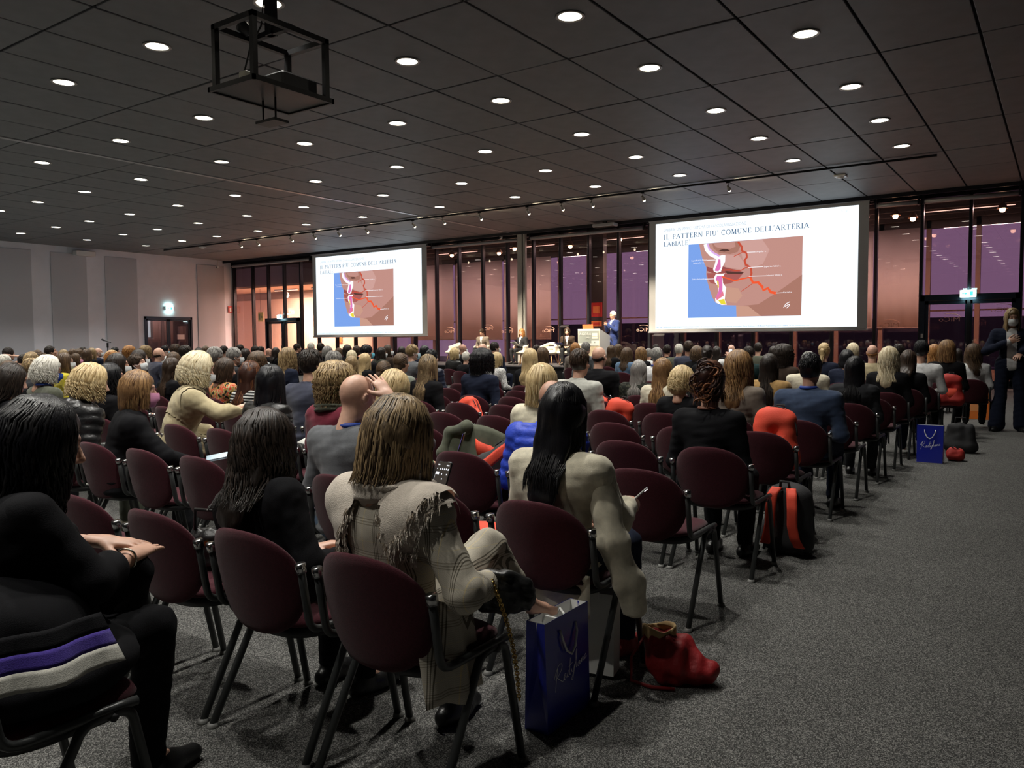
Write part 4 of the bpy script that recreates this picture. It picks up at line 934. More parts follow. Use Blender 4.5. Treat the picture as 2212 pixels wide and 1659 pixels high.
    if style == 'updo':
        n = int(120*dens); P = np.zeros((n, m, 3)); a0 = r.rand(n)*6.28; c0 = r.normal(0, 1, (n,3))*[.030,.020,.045]+[0,-.105,.01]; R0 = r.uniform(.02,.055,n); tilt = r.uniform(-1,1,n)
        for k in range(m): a = a0+t[k]*r.uniform(2.5,4.5,n)*0+t[k]*3.6; P[:,k] = c0+np.stack([R0*np.cos(a), -.4*R0*np.abs(np.sin(a*.5))+.012*np.sin(a*2), R0*np.sin(a)+.01*tilt*t[k]], 1)
        add(P, .005, .009, .005)
        n = 40; P = np.zeros((n, m, 3)); a = r.uniform(-1.6,1.6,n)
        for k in range(m): u = t[k]; P[:,k] = np.stack([np.sin(a)*(.085+.02*u), -.03-np.cos(a)*.08+.01*np.sin(u*7+a*3), -.02-u*r.uniform(.08,.16)*np.ones(n)], 1)
        add(P, .003, .006, .003)
    return joinq(parts)
def hairmat(name, base, hi, amount=.5, rough=.38):
    if name in MATS: return MATS[name]
    m = bpy.data.materials.new(name); m.use_nodes = True; nt = m.node_tree; b = nt.nodes['Principled BSDF']; b.inputs['Roughness'].default_value = rough; b.inputs['Specular IOR Level'].default_value = .35
    a = nt.nodes.new('ShaderNodeAttribute'); a.attribute_name = 'hc'; sp = nt.nodes.new('ShaderNodeSeparateColor'); nt.links.new(a.outputs['Color'], sp.inputs[0])
    tc = nt.nodes.new('ShaderNodeTexCoord'); mp = nt.nodes.new('ShaderNodeMapping'); mp.inputs['Scale'].default_value = (1,1,.12); n = nt.nodes.new('ShaderNodeTexNoise'); n.inputs['Scale'].default_value = 260; n.inputs['Detail'].default_value = 2
    nt.links.new(tc.outputs['Object'], mp.inputs[0]); nt.links.new(mp.outputs[0], n.inputs['Vector'])
    ad = nt.nodes.new('ShaderNodeMath'); ad.operation = 'MULTIPLY_ADD'; ad.inputs[1].default_value = .6; nt.links.new(n.outputs['Fac'], ad.inputs[0]); nt.links.new(sp.outputs[0], ad.inputs[2])
    mr = nt.nodes.new('ShaderNodeMapRange'); mr.inputs[1].default_value = 1.15-amount; mr.inputs[2].default_value = 1.35-amount*.5; nt.links.new(ad.outputs[0], mr.inputs[0])
    mx = nt.nodes.new('ShaderNodeMixRGB'); mx.inputs[1].default_value = (*base, 1); mx.inputs[2].default_value = (*hi, 1); nt.links.new(mr.outputs[0], mx.inputs[0]); nt.links.new(mx.outputs[0], b.inputs['Base Color'])
    bp = nt.nodes.new('ShaderNodeBump'); bp.inputs['Strength'].default_value = .25; bp.inputs['Distance'].default_value = .004; nt.links.new(n.outputs['Fac'], bp.inputs['Height']); nt.links.new(bp.outputs[0], b.inputs['Normal'])
    MATS[name] = m; return m
HM = dict(
 black=hairmat('hair_black', (.006,.006,.008), (.016,.015,.016), .5, .32), dark=hairmat('hair_dark', (.014,.010,.008), (.040,.028,.022), .5), dbrown=hairmat('hair_dark_brown', (.028,.017,.011), (.075,.045,.028), .5),
 brown=hairmat('hair_brown', (.055,.032,.018), (.14,.085,.045), .5), high=hairmat('hair_highlights', (.050,.032,.019), (.40,.28,.15), .64), caramel=hairmat('hair_caramel', (.12,.060,.026), (.36,.21,.09), .6),
 blonde=hairmat('hair_blonde', (.34,.23,.10), (.66,.51,.28), .7), lblonde=hairmat('hair_light_blonde', (.50,.40,.24), (.78,.69,.49), .7), dblonde=hairmat('hair_dark_blonde', (.15,.095,.045), (.46,.33,.17), .6),
 grey=hairmat('hair_grey', (.16,.15,.14), (.40,.38,.35), .6), white=hairmat('hair_white', (.52,.49,.42), (.80,.77,.70), .7), ginger=hairmat('hair_ginger', (.24,.09,.025), (.50,.26,.09), .6), auburn=hairmat('hair_auburn', (.035,.013,.009), (.22,.085,.035), .42))
HAIRDATA = {}
def hair_data(style, seed=1, dens=1.0):
    k = (style, seed, dens)
    if k not in HAIRDATA:
        v, F, c = hair_mesh(style, seed, dens); HAIRDATA[k] = np_mesh('hair', v, F, HM['dark'], {'hc': c})
    return HAIRDATA[k]
def skinmat(name, col):
    m = bpy.data.materials.new(name); m.use_nodes = True; nt = m.node_tree; b = nt.nodes['Principled BSDF']; b.inputs['Roughness'].default_value = .45; b.inputs['Subsurface Weight'].default_value = .0
    a = nt.nodes.new('ShaderNodeAttribute'); a.attribute_name = 'sc'; mx = nt.nodes.new('ShaderNodeMixRGB'); mx.blend_type = 'MULTIPLY'; mx.inputs[0].default_value = 1
    tc = nt.nodes.new('ShaderNodeTexCoord'); n = nt.nodes.new('ShaderNodeTexNoise'); n.inputs['Scale'].default_value = 25; r = nt.nodes.new('ShaderNodeValToRGB')
    r.color_ramp.elements[0].position = .3; r.color_ramp.elements[1].position = .7; r.color_ramp.elements[0].color = (*[c*.86 for c in col], 1); r.color_ramp.elements[1].color = (*[min(1, c*1.1) for c in col], 1)
    nt.links.new(tc.outputs['Object'], n.inputs['Vector']); nt.links.new(n.outputs['Fac'], r.inputs[0]); nt.links.new(r.outputs[0], mx.inputs[1]); nt.links.new(a.outputs['Color'], mx.inputs[2]); nt.links.new(mx.outputs[0], b.inputs['Base Color']); return m
SKIN = dict(fair=skinmat('skin_fair', (.62,.36,.26)), mid=skinmat('skin_mid', (.50,.27,.185)), tan=skinmat('skin_tan', (.36,.18,.115)), deep=skinmat('skin_deep', (.12,.055,.035)))
# clothing cloth materials
def cloth(name, col, rough=.85, noise=.12, bump=.25, bs=420, sheen=None): return mat('cloth_'+name, col, rough, noise=noise, nscale=35, bump=bump, bscale=bs, sheen=(.15 if max(col) > .05 else 0) if sheen is None else sheen, spec=.25 if max(col) > .05 else .12)
CL = dict(black=cloth('black', (.0065,.0065,.008)), charcoal=cloth('charcoal', (.026,.027,.030)), grey=cloth('grey', (.105,.11,.12)), lgrey=cloth('light_grey', (.40,.40,.36)), navy=cloth('navy', (.013,.017,.034)), navyg=cloth('navy_grey', (.032,.036,.062)), blue=cloth('blue', (.03,.07,.42)), denim=cloth('denim', (.10,.17,.27)), olive=cloth('olive', (.075,.08,.055)), sage=cloth('sage', (.20,.22,.18)),
 tan=cloth('tan', (.44,.37,.225)), camel=cloth('camel', (.38,.23,.085)), cream=cloth('cream', (.62,.57,.44)), white=cloth('white', (.68,.68,.68)), taupe=cloth('taupe', (.19,.155,.125)), brown=cloth('brown', (.050,.034,.026)), green=cloth('green', (.02,.26,.05)), yellow=cloth('yellow', (.50,.42,.03)), maroon=cloth('maroon', (.16,.012,.03)), khaki=cloth('khaki', (.13,.14,.105)), bluegrey=cloth('blue_grey', (.03,.05,.10)), darkgreen=cloth('dark_green', (.012,.030,.030)))
m_puff = mat('puffer_black', (.012,.012,.013), .33, spec=.55, bump=.2, bscale=60); m_puffb = mat('puffer_blue', (.022,.060,.50), .52, spec=.4, bump=.3, bscale=45); m_leather = mat('leather_black', (.012,.012,.012), .35, bump=.15, bscale=120)
CL['puffer'] = m_puff; CL['puffblue'] = m_puffb; CL['leather'] = m_leather; CL['puffnavy'] = mat('puffer_navy', (.012,.016,.034), .38, spec=.5)
def patt(name, fn):
    m = bpy.data.materials.new('cloth_'+name); m.use_nodes = True; nt = m.node_tree; b = nt.nodes['Principled BSDF']; b.inputs['Roughness'].default_value = .85; b.inputs['Specular IOR Level'].default_value = .25
    tc = nt.nodes.new('ShaderNodeTexCoord'); fn(nt, tc, b); CL[name] = m; return m
def ramp(nt, stops, interp='CONSTANT'):
    r = nt.nodes.new('ShaderNodeValToRGB'); r.color_ramp.interpolation = interp; e = r.color_ramp.elements
    while len(e) > 1: e.remove(e[-1])
    e[0].position, e[0].color = stops[0][0], (*stops[0][1], 1)
    for p, c in stops[1:]: q = e.new(p); q.color = (*c, 1)
    return r
def _stripe(nt, tc, b):
    s = nt.nodes.new('ShaderNodeSeparateXYZ'); nt.links.new(tc.outputs['Object'], s.inputs[0]); m1 = nt.nodes.new('ShaderNodeMath'); m1.operation = 'MULTIPLY'; m1.inputs[1].default_value = 36; m2 = nt.nodes.new('ShaderNodeMath'); m2.operation = 'FRACT'
    nt.links.new(s.outputs[2], m1.inputs[0]); nt.links.new(m1.outputs[0], m2.inputs[0]); r = ramp(nt, [(0,(.012,.012,.012)),(.62,(.62,.62,.60))]); nt.links.new(m2.outputs[0], r.inputs[0]); nt.links.new(r.outputs[0], b.inputs['Base Color'])
patt('striped', _stripe)
def _voro(scale, stops):
    def fn(nt, tc, b):
        n = nt.nodes.new('ShaderNodeTexNoise'); n.inputs['Scale'].default_value = scale; n.inputs['Detail'].default_value = 1.5; nt.links.new(tc.outputs['Object'], n.inputs['Vector']); r = ramp(nt, stops); nt.links.new(n.outputs['Fac'], r.inputs[0]); nt.links.new(r.outputs[0], b.inputs['Base Color'])
    return fn
patt('floral', _voro(26, [(0,(.02,.02,.02)),(.40,(.45,.30,.06)),(.48,(.62,.50,.32)),(.53,(.60,.08,.03)),(.62,(.70,.25,.15))]))
patt('leopard', _voro(60, [(0,(.75,.74,.72)),(.5,(.02,.02,.02)),(.58,(.75,.74,.72))])); patt('camo', _voro(18, [(0,(.012,.013,.010)),(.5,(.05,.052,.036)),(.6,(.022,.024,.018))]))
def _plaid(nt, tc, b):
    s = nt.nodes.new('ShaderNodeSeparateXYZ'); nt.links.new(tc.outputs['Object'], s.inputs[0]); base = None
    def lines(out, freq, stops):
        m1 = nt.nodes.new('ShaderNodeMath'); m1.operation = 'MULTIPLY'; m1.inputs[1].default_value = freq; m2 = nt.nodes.new('ShaderNodeMath'); m2.operation = 'FRACT'; nt.links.new(out, m1.inputs[0]); nt.links.new(m1.outputs[0], m2.inputs[0]); r = ramp(nt, stops); nt.links.new(m2.outputs[0], r.inputs[0]); return r
    W1 = (1,1,1); D = (.28,.27,.25); O = (1.25,1.15,.85)
    v = lines(s.outputs[0], 10.5, [(0,W1),(.30,D),(.325,W1),(.37,D),(.395,W1),(.44,D),(.465,W1),(.78,O),(.81,W1)]); h = lines(s.outputs[2], 9.5, [(0,W1),(.4,(.6,.58,.55)),(.43,W1),(.48,(.6,.58,.55)),(.51,W1),(.56,(.6,.58,.55)),(.59,W1),(.9,(1.15,1.1,.9)),(.92,W1)])
    c = nt.nodes.new('ShaderNodeTexChecker'); c.inputs['Scale'].default_value = 320; c.inputs[1].default_value = (.54,.49,.40,1); c.inputs[2].default_value = (.43,.395,.325,1); nt.links.new(tc.outputs['Object'], c.inputs[0])
    a = nt.nodes.new('ShaderNodeMixRGB'); a.blend_type = 'MULTIPLY'; a.inputs[0].default_value = 1; nt.links.new(c.outputs[0], a.inputs[1]); nt.links.new(v.outputs[0], a.inputs[2])
    a2 = nt.nodes.new('ShaderNodeMixRGB'); a2.blend_type = 'MULTIPLY'; a2.inputs[0].default_value = 1; nt.links.new(a.outputs[0], a2.inputs[1]); nt.links.new(h.outputs[0], a2.inputs[2]); nt.links.new(a2.outputs[0], b.inputs['Base Color'])
patt('plaid', _plaid)
# ================================================================== CHAIRS
def maroon():
    m = mat('maroon_upholstery', (.050,.006,.012), .9, noise=.22, nscale=120, bump=.35, bscale=500, sheen=.12, spec=.2); return m
m_up = maroon(); m_shell = mat('black_shell', (.010,.010,.011), .5, bump=.1, bscale=300); m_ctube = mat('grey_painted_tube', (.045,.048,.048), .38, .35); m_chrome = mat('chrome_clip', (.5,.5,.5), .2, 1); m_foot = mat('foot_cap', (.16,.16,.15), .5)
def back_data():
    a, b_, zc, n = .226, .186, .588, 40; rings = [0,.25,.5,.72,.86,.94,.985,1.0]
    def pt(r, t, side):
        c, s = math.cos(t), math.sin(t); e = 2/2.5; x = a*r*abs(c)**e*(1 if c > 0 else -1); z = zc+b_*r*abs(s)**e*(1 if s > 0 else -1)
        x *= 1-.10*max(0, (zc-z)/b_)
        y = -.208-(z-.42)*.21+.060*(x/a)**2
        th = .019*(1-r**6)**.5+.002
        return (x, y+side*th, z)
    v = []; F = []
    for side in (-1,1):
        o = len(v); v.append(pt(0,0,side))
        for r in rings[1:]:
            for k in range(n): v.append(pt(r, 2*PI*k/n, side))
        for k in range(n):
            q = (k+1) % n; f = (o, o+1+q, o+1+k); F.append(f[::-1] if side < 0 else f)
            for i in range(len(rings)-2):
                f = (o+1+i*n+k, o+1+i*n+q, o+1+(i+1)*n+q, o+1+(i+1)*n+k); F.append(f if side > 0 else f[::-1])
    L = 1+(len(rings)-2)*n; H = 1+(len(rings)-1)*n
    for k in range(n):
        q = (k+1) % n; F.append((L+q, L+k, H+L+k, H+L+q))
    return mesh_data('backrest', v, F, m_up, True)
def seat_data(z0, z1, s, mt, name, dome):
    n = 36; v = []; F = []; prof = [(0,z1+dome),(.6,z1+dome*.8),(.88,z1+dome*.2),(.97,z1-.008),(1,z1-.02),(.985,z0+.006),(.9,z0),(0,z0-.004)]
    for (r, z) in prof:
        for k in range(n):
            t = 2*PI*k/n; c, q = math.cos(t), math.sin(t); e = 2/3.4; x = .222*s*r*abs(c)**e*(1 if c > 0 else -1); y = .012+.212*s*r*abs(q)**e*(1 if q > 0 else -1); zz = z-.035*max(0, (y-.12)/.1)**2*(.5)
            v.append((x, y, zz))
    for i in range(len(prof)-1):
        for k in range(n): q = (k+1) % n; F.append((i*n+k, (i+1)*n+k, (i+1)*n+q, i*n+q))
    return mesh_data(name, v, F, mt, True)
cd_back = back_data(); cd_seat = seat_data(.432, .466, 1.0, m_up, 'seat', .006); cd_shell = seat_data(.392, .434, .965, m_shell, 'seat_shell', 0)
def arcpts(p, c, q, n=5): p, c, q = map(np.array, (p, c, q)); return [(1-t)**2*p+2*t*(1-t)*c+t*t*q for t in [k/n for k in range(n+1)]]
def side_data(s):
    x = s*.240; b = MB(); b.tube([(x,-.212,.660),(x,-.196,.56)]+arcpts((x,-.184,.49),(x,-.178,.440),(x,-.12,.442))+[(x,.10,.444),(x,.155,.442)], .0135, 8); return b.data('side_tube', m_ctube, True)
def leg_data(s, fr):
    x = s*.243; b = MB()
    if fr: b.tube([(x,.085,.432)]+arcpts((x,.10,.432),(x,.135,.430),(x,.143,.395))+[(x+s*.008,.222,.006)], .0138, 8)
    else: b.tube([(x,.085,.432)]+arcpts((x,.045,.432),(x,.005,.430),(x,-.008,.395))+[(x+s*.008,-.222,.006)], .0138, 8)
    return b.data('leg', m_ctube, True)
cd_side = [side_data(s) for s in (-1,1)]; cd_leg = [leg_data(s, fr) for s in (-1,1) for fr in (0,1)]
cd_foot = MB().lathe([(0,.018),(.018,.016),(.021,.004),(.021,0),(0,0)], n=10).data('foot_cap', m_foot, True)
cd_clip = [MB().tube([(s*.240,-.216,.680),(s*.240,-.211,.650)], .0185, 10).data('chrome_clip', m_chrome, True) for s in (-1,1)]
cd_bolt = [MB().tube([(s*.225,.085,.425),(s*.258,.085,.425)], .011, 8).data('bolt', m_shell, True) for s in (-1,1)]
b = MB()
for me in cd_side+cd_leg:
    vv = np.zeros(len(me.vertices)*3); me.vertices.foreach_get('co', vv); b.add(vv.reshape(-1,3), [tuple(p.vertices) for p in me.polygons])
cd_frame = b.data('chair_frame', m_ctube, True)
CHAIRS = []        # (row, x)
def chair(x, y, k, rz=0.0):
    t = thing('conference_chair', None, 'chair', (x, y, 0), rz, 'maroon conference chairs in rows')
    link('backrest', cd_back, t); link('seat', cd_seat, t); link('seat_shell', cd_shell, t)
    if k <= 8:
        for i, s in enumerate((-1,1)):
            link('side_tube', cd_side[i], t); link('chrome_clip', cd_clip[i], t); link('bolt', cd_bolt[i], t)
        for q in range(4):
            l = link('leg', cd_leg[q], t); s = (-1,1)[q//2]
            link('foot_cap', cd_foot, l, loc=(s*.251, (-.222,.222)[q % 2], 0))
    else: link('chair_frame', cd_frame, t)
    CHAIRS.append((k, x, t)); return t
def rowy(k): return 1.90+.93*k
# ================================================================== PEOPLE
BODY, TOPS, LEGS, SHOES = {}, {}, {}, {}
def d_body(key, J, h=.026):
    if key not in BODY: v, F, c = body_mesh(J, h); BODY[key] = np_mesh('body', v, F, SKIN['fair'], {'sc': c})
    return BODY[key]
def d_top(key, J, **kw):
    if key not in TOPS: v, F = top_mesh(J, **kw); TOPS[key] = np_mesh('top', v, F, CL['black'])
    return TOPS[key]
def d_legs(key, J, **kw):
    if key not in LEGS: v, F = legs_mesh(J, **kw); LEGS[key] = np_mesh('trousers', v, F, CL['black'])
    return LEGS[key]
def d_shoe(key, J, i, **kw):
    if (key, i) not in SHOES: v, F = shoe_mesh(J, i, **kw); SHOES[(key, i)] = np_mesh('shoe', v, F, m_leather)
    return SHOES[(key, i)]
def mask_data():
    P = []
    for i in range(13):
        row = []; a = -1.15+2.3*i/12
        for j in range(9):
            z = -.108+.098*j/8; w_ = .066*(1-.25*((z+.055)/.05)**2*(1 if z < -.055 else .3)); y = .030+.092*math.cos(a)-.012*((z+.05)/.05)**2+(.012*math.exp(-(a/.35)**2) if z > -.07 else 0)
            row.append((w_*math.sin(a)*1.06, y, z))
        P.append(row)
    b = MB(); b.grid(P, -.002)
    for s in (-1,1):
        for zz in (-.022,-.090): b.tube([(s*.060,.064,zz), (s*.078,.02,zz*.7-.004), (s*.084,-.018,-.006-(.012 if zz < -.05 else -.012))], .0016, 4)
    return b.data('face_mask', CL['white'], True)
MASK = mask_data()
m_mask = {'mask': mat('mask_white', (.72,.75,.76), .8), 'maskblue': mat('mask_blue', (.03,.10,.55), .7), 'maskcyan': mat('mask_cyan', (.15,.55,.70), .8), 'maskpink': mat('mask_pink', (.72,.30,.48), .8), 'masklt': mat('mask_pale_blue', (.45,.65,.75), .8)}
b = MB()
for s in (-1,1):
    b.tube([(s*.030+.021*math.cos(q*PI/7), .103, .004+.016*math.sin(q*PI/7)) for q in range(15)], .0018, 5); b.tube([(s*.051,.100,.008),(s*.076,.05,.010),(s*.080,-.02,.004),(s*.078,-.03,-.012)], .0018, 5)
b.tube([(-.010,.106,.008),(.010,.106,.008)], .0016, 5); GLASSES = b.data('glasses', m_leather, True)
def ring_data(name, r, z0, tube, mt, y0=-.05):
    b = MB(); b.tube([(r*math.sin(q*2*PI/24), y0+r*1.05*math.cos(q*2*PI/24), z0-(.045 if math.cos(q*2*PI/24) > 0 else .0)*math.cos(q*2*PI/24)**2) for q in range(25)], tube, 6, caps=False, flat=2.2 if tube > .004 else 1); return b.data(name, mt, True)
LANY = ring_data('lanyard', .064, -.135, .006, mat('lanyard_blue', (.015,.05,.30), .6)); NECK = ring_data('necklace', .062, -.15, .0045, mat('beads', (.25,.10,.06), .4))
def head_attach(name, me, parent, J, mt=None):
    o = link(name, me, parent, mt); M = Matrix.Translation(Vector(J['hd'].tolist())) @ Matrix(J['HR'].tolist()).to_4x4(); o.matrix_local = M; return o
COLN = {}
def person(name_label, x, y, s, J, bkey, tkey, tstyle, tcol, lcol, hair, hcol, skin, extras=(), shoes=True, hi=False, hem=.47, seed=1, rz=0.0, group=None, z=0.0, lkey=None, lkw=None, topname=None, hseed=1, dens=1.0, shoemat=None, tkw=None):
    t = thing('person', name_label, 'person', (x, y, z), rz, group); t.scale = (s, s, s)
    bd = link('body', d_body(bkey, J), t, SKIN[skin])
    tp = link(topname or {'suit': 'jacket', 'knit': 'jumper', 'puffer': 'puffer_jacket', 'coat': 'coat', 'tee': 'top', 'hoodie': 'hooded_top', 'dress': 'dress'}[tstyle], d_top(tkey, J, style='knit' if tstyle == 'hoodie' else tstyle, h=.0140 if hi else .019, hem=hem, seed=seed, **(tkw or {})), t, CL[tcol])
    link('trousers', d_legs(lkey or bkey, J, **(lkw or {})), t, CL[lcol])
    if shoes:
        for i in (0,1): link('shoe', d_shoe(lkey or 'std', J, i), t, shoemat or m_leather)
    if hair != 'none':
        head_attach('hair', hair_data(hair, hseed, dens), t, J, HM[hcol])
    for e in extras:
        if e.startswith('mask'): head_attach('face_mask', MASK, t, J, m_mask[e])
        elif e == 'glasses': head_attach('glasses', GLASSES, t, J)
        elif e == 'lanyard': o = link('lanyard', LANY, t); o.location = J['hd'].tolist()
        elif e == 'necklace': o = link('necklace', NECK, t); o.location = J['hd'].tolist()
        elif e == 'scarf': scarf_ring(t, J, CL['olive'])
    return t
def scarf_ring(t, J, mt, r=.095, th=.036):
    f = Field(J['nk']-.2, J['nk']+.2, .012); n0 = J['nk']+V(0,.004,.01)
    for k in range(16):
        q = lambda a: n0+V(r*math.sin(a), r*.95*math.cos(a), .01*math.sin(3*a)-.02*max(0, math.cos(a)))
        f.cone(q(2*PI*k/16), q(2*PI*(k+1)/16), th, th, .015)
    f.cone(n0-V(0,0,.1), n0+V(0,0,.1), .052, .052, .01, op='sub'); v, F = f.mesh(1); N = vnormals(v, F); v = v+N*(.007*np.sin(v[:,2]*190+value_noise(v, 22, 4)*2.5))[:,None]
    return link('scarf', np_mesh('scarf', v, F, mt), t)
